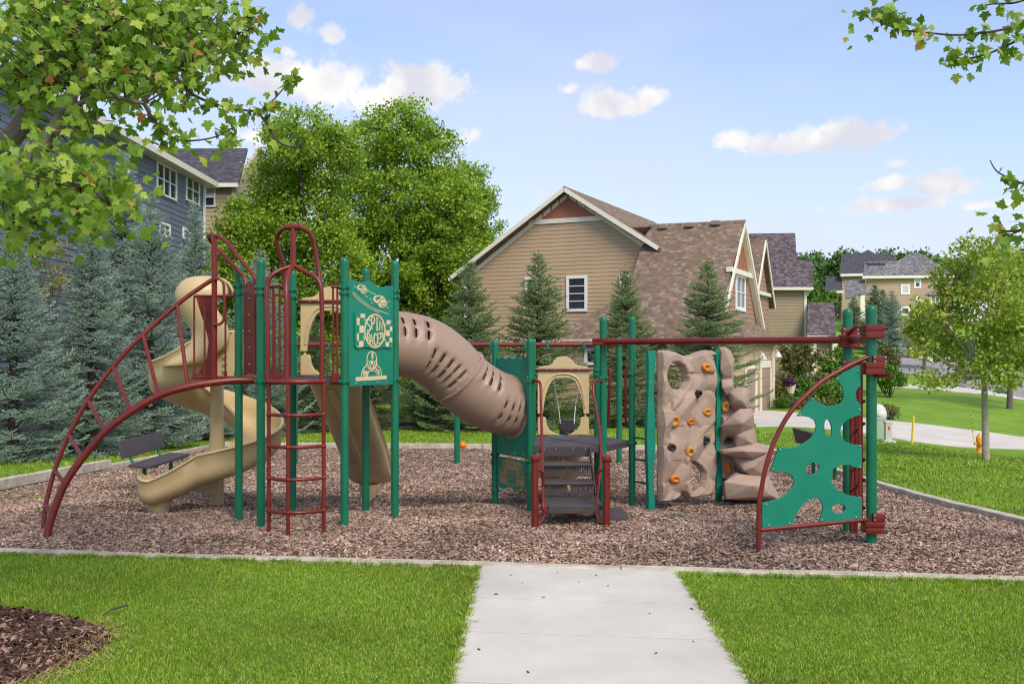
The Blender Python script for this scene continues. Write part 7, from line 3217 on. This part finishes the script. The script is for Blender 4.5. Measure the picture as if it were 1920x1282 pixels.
def leafy_tree(name, label, cat, base, lobes, seed, nclump, perc, cr, size, m, tr, bark=BARKG, fork=.35, group=None, nb=60, up=.4, trunk_name='trunk', shell=.45):
    """base: Vector on the ground; lobes in world coordinates"""
    rg = np.random.default_rng(seed + 99)
    T = thing(name, label, cat, tuple(base), group)
    q, f, C_ = crown([(np.array(c), a, b_, e) for c, a, b_, e in lobes], seed, nclump, perc, cr, size, shell=shell, up=up)
    tri_link('crown', q - np.array(base), f, m, T)
    mb = MB()
    top = Vector(np.average(np.array([np.array(c) for c, *_ in lobes]), axis=0))
    fz = base.z + (top.z - base.z) * fork
    fk = Vector((base.x + (top.x - base.x) * .12, base.y, fz))
    mb.tube([Vector(base) + Vector((0, 0, -.2)), Vector(base).lerp(fk, .5), fk], [tr * 1.25, tr, tr * .85], 10)
    trk = part(mb, trunk_name, bark, T)
    mb = MB()
    hubs = []
    for c, a, b_, e in lobes:
        h = Vector(c) + Vector((0, 0, -e * .25))
        limb(mb, fk, h, tr * .55, tr * .22, rg)
        hubs.append(h)
    sel = rg.choice(len(C_), min(nb, len(C_)), replace=False)
    for i in sel:
        c = Vector(C_[i])
        h = min(hubs, key=lambda k_: (k_ - c).length)
        limb(mb, h, c, tr * .16, tr * .04, rg, .15, 4)
    part(mb, 'limbs', bark, T, fixn=False)
    return T


def plobes(lst, Y, dy=1.0):
    out = []
    for i, (px, py, rx, ry) in enumerate(lst):
        yy = Y + ((i * 37) % 5 - 2) * .45 * dy
        s = yy / F
        out.append((PX(px, py, yy), rx * s, max(rx, ry) * s * .9, ry * s))
    return out


BARKP = mat('pale_young_bark', '#a39a8c', 0.9, 0.2, 7, bump=0.5, bscale=40)
LIME = island_mat('lime_tree_leaves', [(0, '#628422'), (.4, '#88ac32'), (.75, '#aac642'), (1, '#ccdc64')], .55, trans=.42, spec=.3, patch=(.5, .18))
YELG = island_mat('yellow_green_leaves', [(0, '#6e8c2a'), (.4, '#92ae3a'), (.7, '#b0c44e'), (.9, '#c8ce68'), (1, '#ccb068')], .55, trans=.42, spec=.3, patch=(.6, .15))
PINE = island_mat('far_wood_leaves', [(0, '#45643a'), (.5, '#628648'), (1, '#88a660')], .6, trans=.2, spec=.2, patch=(.12, .2))
SHRG = island_mat('green_shrub_leaves', [(0, '#3f6420'), (.5, '#608a2e'), (1, '#8db24a')], .55, trans=.3, patch=(1.5, .15))
SHRR = island_mat('russet_shrub_leaves', [(0, '#4c5a2c'), (.5, '#6e7a42'), (.8, '#8a7c50'), (1, '#9a9a5e')], .6, trans=.2)
PURP = island_mat('plum_foliage', [(0, '#33202a'), (.6, '#573646'), (1, '#6d4a72')], .6, trans=.2)

b1 = PX(575, 770, 42.0)
b1.z = gz(b1.x, b1.y)
leafy_tree('leafy_tree', 'left stem of the big lime green tree group behind the tower', 'tree', b1,
           plobes([(560, 262, 72, 58), (620, 300, 62, 60), (528, 338, 62, 60), (470, 428, 58, 60), (560, 420, 100, 90), (430, 500, 62, 74), (500, 560, 96, 90), (620, 520, 90, 90), (455, 640, 70, 70), (560, 660, 110, 60)], 42.0, 1.1),
           31, 900, 120, .50, .13, LIME, .30, BARKD, .30, 'big trees behind the playground', nb=110)
b2 = PX(725, 770, 50.5)
b2.z = gz(b2.x, b2.y)
leafy_tree('leafy_tree', 'tallest rounded tree right behind the racer panel', 'tree', b2,
           plobes([(742, 250, 76, 56), (800, 290, 62, 56), (690, 300, 60, 64), (760, 370, 104, 80), (670, 410, 84, 80), (840, 390, 70, 80), (740, 490, 120, 90), (680, 600, 110, 90), (810, 520, 90, 90), (760, 660, 120, 70)], 50.5, 1.3),
           32, 960, 120, .58, .15, LIME, .34, BARKD, .30, 'big trees behind the playground', nb=120)
b3 = PX(860, 760, 58)
b3.z = gz(b3.x, b3.y)
leafy_tree('leafy_tree', 'right hand tree of the group beside the tan gable', 'tree', b3,
           plobes([(872, 360, 58, 60), (905, 410, 42, 60), (850, 440, 70, 70), (895, 490, 50, 60), (840, 560, 80, 90), (880, 640, 60, 90)], 58, 1.0),
           33, 420, 110, .62, .16, LIME, .26, BARKD, .3, 'big trees behind the playground', nb=60)
# slender maple on the right lawn
b4 = onground(1849, 862)
YT_ = b4.y
leafy_tree('young_maple', 'young yellow green maple with pale slender trunk on right lawn', 'tree', b4,
           plobes([(1835, 468, 46, 36), (1800, 520, 52, 46), (1880, 520, 50, 60), (1850, 580, 80, 56), (1775, 600, 42, 36), (1905, 620, 60, 70), (1745, 655, 36, 16), (1820, 665, 70, 40), (1795, 715, 70, 10), (1735, 702, 30, 8), (1880, 690, 60, 36)], YT_, .8),
           41, 360, 34, .25, .095, YELG, .075, BARKP, .62, None, nb=110)
b5 = onground(1893, 766)
leafy_tree('young_maple', 'farther young maple in a mulch ring at the right edge', 'tree', b5,
           plobes([(1900, 520, 50, 50), (1890, 600, 50, 60), (1925, 600, 50, 80), (1895, 680, 46, 34)], b5.y, 1.2), 42, 150, 26, .42, .19, YELG, .13, BARKG, .3, None, nb=40)
b6 = PX(1733, 690, 74)
b6.z = gz(b6.x, b6.y)
leafy_tree('young_maple', 'small street tree before the parked minivan', 'tree', b6, plobes([(1733, 600, 30, 32), (1722, 630, 26, 24), (1750, 635, 26, 28)], 74, 1), 43, 80, 26, .7, .34, YELG, .13, BARKG, .4, None, nb=24)
# the wood on the skyline
wood = [(1508, 520, 26, 52), (1532, 510, 24, 48), (1554, 522, 22, 40), (1575, 500, 24, 34), (1520, 575, 30, 40), (1548, 560, 26, 40), (1600, 480, 22, 22), (1628, 482, 22, 22), (1660, 478, 14, 20), (1700, 482, 26, 20), (1728, 480, 28, 20), (1755, 490, 26, 22), (1775, 500, 22, 26), (1810, 500, 40, 30), (1860, 500, 40, 40), (1915, 490, 40, 40)]
kinds = ['dark tree of the skyline wood at the taupe roof', 'second dark tree of the wood from the taupe roof', 'third dark tree of the skyline wood', 'tree rising over the far dark roof', 'lower tree at the foot of the skyline wood', 'low round tree before the skyline wood',
         'tree top over the left end of dark roof', 'tree top over the middle of dark roof', 'thin tree top between the two far houses', 'tree top left over the beige house', 'tree top over the beige ridge', 'tree top right over the beige house', 'tree at the right end of beige house', 'skyline tree behind the young maple crown', 'hazy skyline tree near the right edge', 'skyline tree at the right edge of frame']
for i, ((px, py, rx, ry), lb) in enumerate(zip(wood, kinds)):
    Y = 178 + (i * 29) % 17
    py += 14 if i >= 6 else 6
    b = PX(px, 640, Y)
    b.z = min(gz(b.x, b.y), PX(px, py + ry, Y).z - 1)
    pl_ = plobes([(px, py - ry * .45, rx * .55, ry * .5), (px - rx * .35, py, rx * .6, ry * .5), (px + rx * .35, py + ry * .1, rx * .6, ry * .5), (px, py + ry * .5, rx * .9, ry * .55)], Y, 2)
    leafy_tree('wood_tree', lb, 'tree', b, pl_, 60 + i, 90, 26, 1.25, .62, PINE, .3, BARKD, .4, 'trees of the skyline wood', nb=14)


# ------------------------------------------------------------------ shrubs
def shrub(name, label, px, py, rx, ry, Y, m, size, n, seed, group=None, stems=True, up=.5):
    p = PX(px, py + ry, Y)
    p.z = gz(p.x, Y)
    s = Y / F
    c = PX(px, py, Y)
    lob = [((c.x, c.y, c.z), rx * s, rx * s * .8, ry * s), ((c.x - rx * s * .4, c.y - .2, c.z - ry * s * .3), rx * s * .6, rx * s * .6, ry * s * .7), ((c.x + rx * s * .4, c.y + .1, c.z - ry * s * .2), rx * s * .6, rx * s * .6, ry * s * .7)]
    T = thing(name, label, 'shrub', (p.x, p.y, p.z), group)
    q, f, C_ = crown([(np.array(a), b_, c_, d) for a, b_, c_, d in lob], seed, n, 22, .20, size, shell=.3, up=up)
    q[:, 2] = np.maximum(q[:, 2], p.z + .01)
    tri_link('foliage', q - np.array(p), f, m, T)
    mb = MB()
    rg = np.random.default_rng(seed)
    for i in range(7):
        c2 = Vector(C_[rg.integers(len(C_))])
        limb(mb, p + Vector((0, 0, -.05)), c2, .03, .008, rg, .1, 4)
    part(mb, 'stems', BARKD, T, fixn=False)
    return T


shrub('shrub', 'small dark leaved tree left of the porch by the taupe house', 1500, 668, 40, 34, 52, SHRR, .16, 120, 1)
shrub('shrub', 'bright green mound beside the garage corner', 1497, 728, 26, 22, 46, SHRG, .12, 110, 2)
shrub('shrub', 'russet bush hugging the garage corner', 1468, 722, 16, 26, 45.5, SHRR, .11, 90, 3)
shrub('shrub', 'flat green juniper mat by the driveway', 1478, 753, 28, 10, 44.5, SHRG, .09, 90, 4)
shrub('shrub', 'red tinged bush right of the green mound', 1535, 722, 26, 26, 48, SHRR, .12, 110, 5)
shrub('shrub', 'large light green bush behind the overhead bar end', 1574, 690, 38, 40, 49, SHRG, .14, 200, 6)
shrub('shrub', 'green bush low behind the web panel', 1560, 738, 44, 24, 46, SHRG, .12, 170, 7)
shrub('shrub', 'tall russet bush right of the end posts', 1662, 680, 28, 36, 52, SHRR, .13, 170, 8)
shrub('shrub', 'leafy green bush below the russet one', 1668, 706, 24, 20, 50, SHRG, .13, 120, 9)
shrub('shrub', 'greyish bush low behind the web panel middle', 1525, 758, 40, 14, 44, SHRR, .10, 120, 10)
shrub('shrub', 'flowering shrub beside the pale boulder', 1663, 771, 16, 12, 39, SHRR, .09, 80, 11)
shrub('shrub', 'ornamental grass clump at the street walk', 1687, 712, 8, 13, 57, SHRG, .16, 50, 12)
shrub('shrub', 'round bush beyond the second maple trunk', 1878, 740, 14, 8, 56, SHRG, .14, 50, 13)
shrub('shrub', 'bushy tree by the far porch of the dark roofed house', 1560, 560, 14, 16, 132, SHRG, .34, 60, 14)
shrub('shrub', 'light green bush below the far porch', 1542, 563, 10, 14, 130, SHRG, .34, 50, 15)
shrub('shrub', 'hillside bush left of the minivan', 1668, 636, 22, 16, 104, SHRR, .3, 70, 16)
shrub('shrub', 'yellow twigged bush before the slate blue wall', 100, 500, 50, 75, 26, island_mat('yellow_twig_leaves', [(0, '#7d8030'), (.6, '#b0a83c'), (1, '#cfc050')], .6, trans=.3), .055, 60, 17)
shrub('shrub', 'low green hedge at the lawn edge behind the tube slide', 800, 772, 66, 18, 37.5, SHRG, .07, 220, 18)
shrub('shrub', 'low hedge behind the toddler swing', 1060, 772, 60, 16, 37.5, SHRG, .07, 180, 19)
# planting in the pot
pp = Vector(FP.location) + Vector((0, 0, 1.2))
q, f, C_ = crown([((pp.x, pp.y, pp.z), .36, .36, .20)], 5, 24, 22, .12, .11)
tri_link('plant', q - np.array(FP.location), f, PURP, FP)

# weeds along the left timber
mbw = []
p = onground(42, 942)
C0 = np.array([p.x, p.y, p.z + .04]) + nrg.normal(0, 1, (160, 3)) * np.array([.22, .12, .025])
q, f = leaf_quads(C0, nrg, .05, .8)
T = thing('weed', 'yellow green weed sprouting by the left timber', 'plant', tuple(p))
tri_link('leaves', q - np.array(p), f, YELG, T)

# ------------------------------------------------------------------ near maples with real lobed leaves
LH = [(0, 0), (.17, -.07), (.36, -.04), (.28, .10), (.46, .16), (.64, .42), (.46, .40), (.37, .52), (.25, .45), (.27, .68), (.15, .74), (0, 1.0)]
LS = LH + [(-x, y) for x, y in LH[-2:0:-1]]
LP2 = np.array([(0, .30)] + LS)
LZ = -.28 * LP2[:, 0] ** 2 - .14 * (LP2[:, 1] - .3) ** 2 + .03 * np.abs(LP2[:, 0])
nL = len(LP2)
LT = np.array([(0, i, i + 1 if i + 1 < nL else 1) for i in range(1, nL)])
MAPL = island_mat('maple_leaves', [(0, '#557a1c'), (.35, '#729628'), (.70, '#8fae38'), (.93, '#b0c24c'), (.985, '#b9ae55'), (.995, '#c0833f'), (1, '#b0602e')], .45, trans=.40, spec=.4)


def maple_leaves(C_, Dn, rg, smin, smax, face):
    """C_ base points, Dn tip directions"""
    n = len(C_)
    nrm = rg.normal(0, .75, (n, 3)) + face
    d = unit(Dn + rg.normal(0, .35, (n, 3)))
    nrm = unit(nrm - d * (nrm * d).sum(-1, keepdims=True))
    s = np.cross(d, nrm)
    L = rg.uniform(smin, smax, n)
    cu = rg.uniform(-.6, 2.8, n)[:, None, None]
    tw = rg.normal(0, .22, n)[:, None, None] * (LP2[None, :, 0:1] * LP2[None, :, 1:2])
    V_ = C_[:, None, :] + (s[:, None, :] * LP2[None, :, 0:1] + d[:, None, :] * LP2[None, :, 1:2] + nrm[:, None, :] * (LZ[None, :, None] * cu + tw)) * L[:, None, None]
    F_ = (np.arange(n)[:, None, None] * nL + LT[None]).reshape(-1, 3)
    return V_.reshape(-1, 3), F_


def maple(label, base, tr, trunk, limbs, twiglist, clusters, seed, smin, smax):
    rg = np.random.default_rng(seed)
    T = thing('maple_tree', label, 'tree', tuple(base))
    mb = MB()
    mb.tube(bez(trunk, 5), [tr * (1 - .35 * i / (5 * (len(trunk) - 1))) for i in range(5 * (len(trunk) - 1) + 1)], 12)
    part(mb, 'trunk', BARKG, T)
    nodes = []
    for pts, r0, r1 in limbs:
        b_ = bez(pts, 6)
        mb = MB()
        n = len(b_)
        mb.tube(b_, [r0 + (r1 - r0) * i / (n - 1) for i in range(n)], 9)
        part(mb, 'branch', BARKG, T)
        nodes += b_[2:]
    CB, CD = [], []
    tw = MB()
    for pts, dens in twiglist:
        b_ = bez(pts, 6)
        n = len(b_)
        mb = MB()
        mb.tube(b_, [.011 - .008 * i / (n - 1) for i in range(n)], 6)
        part(mb, 'twig', BARKD, T)
        nodes += b_[1:]
        L = sum((b_[i + 1] - b_[i]).length for i in range(n - 1))
        for k in range(int(dens * L)):
            t = rg.uniform(.15, 1) * (n - 1)
            i = min(n - 2, int(t))
            p = b_[i].lerp(b_[i + 1], t - i)
            for _ in range(rg.integers(3, 6)):
                CB.append(p + Vector(rg.normal(0, .045, 3)))
                CD.append(np.array([rg.normal(.25, .5), rg.normal(0, .4), rg.normal(-.55, .35)]))
    for (px, py, rx, ry, Y0, Y1, n) in clusters:
        for k in range(n):
            while True:
                a, b_ = rg.uniform(-1, 1, 2)
                if a * a + b_ * b_ < 1:
                    break
            Y = rg.uniform(Y0, Y1)
            c = PX(px + a * rx, py + b_ * ry, Y)
            h = min(nodes, key=lambda q: (q - c).length)
            if (h - c).length < .75:
                limb(tw, h, c, .006, .0025, rg, .08, 3)
            for _ in range(rg.integers(6, 12)):
                o = rg.normal(0, .095, 3)
                CB.append(c + Vector(o))
                CD.append(np.array([o[0] * 5 + rg.normal(.1, .3), o[1] * 4, rg.normal(-.45, .35) + o[2] * 3]))
    part(tw, 'fine_twigs', BARKD, T, fixn=False, kind='stuff')
    V_, F_ = maple_leaves(np.array([tuple(c) for c in CB]), np.array(CD), rg, smin, smax, np.array([0, -.9, .55]))
    tri_link('leaves', V_ - np.array(base), F_, MAPL, T, kind='stuff')
    return T


bs = Vector((-3.62, 5.85, 0.0))
maple('near maple whose leafy boughs fill the upper left corner', bs, .105, [bs + Vector((0, 0, -.2)), bs + Vector((.02, 0, .9)), bs + Vector((.06, .0, 1.9))],
      [([bs + Vector((.06, 0, 1.85)), PX(-70, 400, 5.75), PX(0, 360, 5.7), PX(50, 305, 5.7), PX(105, 240, 5.75), PX(140, 165, 5.8), PX(190, 60, 5.9), PX(220, -60, 6.0)], .075, .022),
       ([bs + Vector((.05, .02, 1.9)), PX(-90, 360, 6.1), PX(0, 280, 6.1), PX(40, 235, 6.15), PX(75, 170, 6.2), PX(100, 90, 6.3), PX(120, -40, 6.4)], .085, .03),
       ([PX(75, 170, 6.2), PX(130, 120, 6.3), PX(210, 75, 6.4), PX(330, 60, 6.5), PX(440, 40, 6.5)], .028, .008),
       ([PX(140, 165, 5.8), PX(220, 140, 5.9), PX(300, 130, 6.0), PX(345, 160, 6.05)], .022, .010),
       ([PX(120, 210, 5.75), PX(190, 180, 5.6), PX(270, 195, 5.6)], .018, .009),
       ([PX(60, 295, 5.7), PX(110, 330, 5.3), PX(170, 350, 5.1), PX(215, 330, 5.0)], .016, .006)],
      [([PX(345, 160, 6.05), PX(370, 182, 6.05), PX(420, 200, 6.1), PX(482, 208, 6.15), PX(510, 190, 6.15), PX(532, 166, 6.2), PX(556, 142, 6.2)], 22),
       ([PX(482, 208, 6.15), PX(500, 232, 6.15), PX(522, 266, 6.15), PX(552, 276, 6.15), PX(566, 268, 6.15)], 5),
       ([PX(270, 195, 5.6), PX(286, 222, 5.6), PX(310, 250, 5.6), PX(345, 264, 5.65), PX(400, 258, 5.7), PX(436, 240, 5.7)], 34),
       ([PX(440, 40, 6.5), PX(465, 30, 6.5), PX(478, 20, 6.5)], 20), ([PX(210, 75, 6.4), PX(300, 20, 6.4), PX(400, -10, 6.4)], 20),
       ([PX(330, 60, 6.5), PX(380, 85, 6.5), PX(440, 65, 6.5), PX(478, 52, 6.5)], 24), ([PX(300, 130, 6.0), PX(350, 125, 6.0), PX(380, 120, 6.0)], 18),
       ([PX(0, 420, 5.2), PX(40, 415, 5.2), PX(80, 425, 5.2)], 12), ([PX(170, 350, 5.1), PX(200, 380, 5.0), PX(215, 400, 5.0)], 14)],
      [(90, 50, 130, 80, 5.4, 7.2, 105), (230, 50, 130, 80, 5.6, 7.0, 95), (370, 40, 100, 60, 6.0, 7.0, 46), (50, 150, 110, 60, 5.8, 6.8, 44), (220, 130, 110, 60, 5.4, 6.6, 66), (330, 145, 60, 38, 5.7, 6.4, 20),
       (130, 255, 70, 45, 5.6, 6.3, 16), (90, 350, 100, 55, 4.8, 5.8, 44), (180, 360, 50, 45, 4.8, 5.4, 20), (40, 400, 50, 36, 4.8, 5.6, 14), (420, 90, 50, 30, 6.2, 6.8, 12)],
      71, .040, .078)
bs = Vector((5.2, 6.9, 0.0))
maple('right hand maple reaching a few leafy twigs into frame', bs, .10, [bs + Vector((0, 0, -.2)), bs + Vector((-.02, 0, .9)), bs + Vector((-.05, 0, 1.9))],
      [([bs + Vector((-.05, 0, 1.9)), PX(2260, 240, 6.9), PX(2140, 120, 6.9), PX(2000, 30, 7.0), PX(1960, 22, 7.0)], .07, .02), ([bs + Vector((-.05, 0, 1.9)), PX(2200, 400, 6.0), PX(2050, 400, 5.6), PX(1960, 400, 5.4)], .03, .01)],
      [([PX(1960, 22, 7.0), PX(1915, 45, 7.0), PX(1870, 58, 7.0), PX(1800, 66, 7.0), PX(1740, 62, 7.0), PX(1690, 55, 7.0), PX(1668, 34, 7.0), PX(1655, 30, 7.0)], 20),
       ([PX(1960, 50, 6.8), PX(1900, 80, 6.8), PX(1850, 102, 6.8), PX(1810, 110, 6.8), PX(1775, 105, 6.8)], 26), ([PX(1960, -20, 7.1), PX(1910, 4, 7.1), PX(1860, 8, 7.1), PX(1845, 12, 7.1)], 14),
       ([PX(1960, 400, 5.4), PX(1935, 352, 5.6), PX(1905, 340, 6.6), PX(1870, 322, 6.8), PX(1856, 300, 6.8)], 4), ([PX(1960, 400, 5.4), PX(1930, 426, 5.6), PX(1890, 434, 5.8), PX(1860, 426, 5.9)], 6)],
      [(1650, 32, 14, 10, 6.95, 7.05, 3), (1885, 434, 34, 8, 5.6, 6.0, 2)], 72, .045, .08)
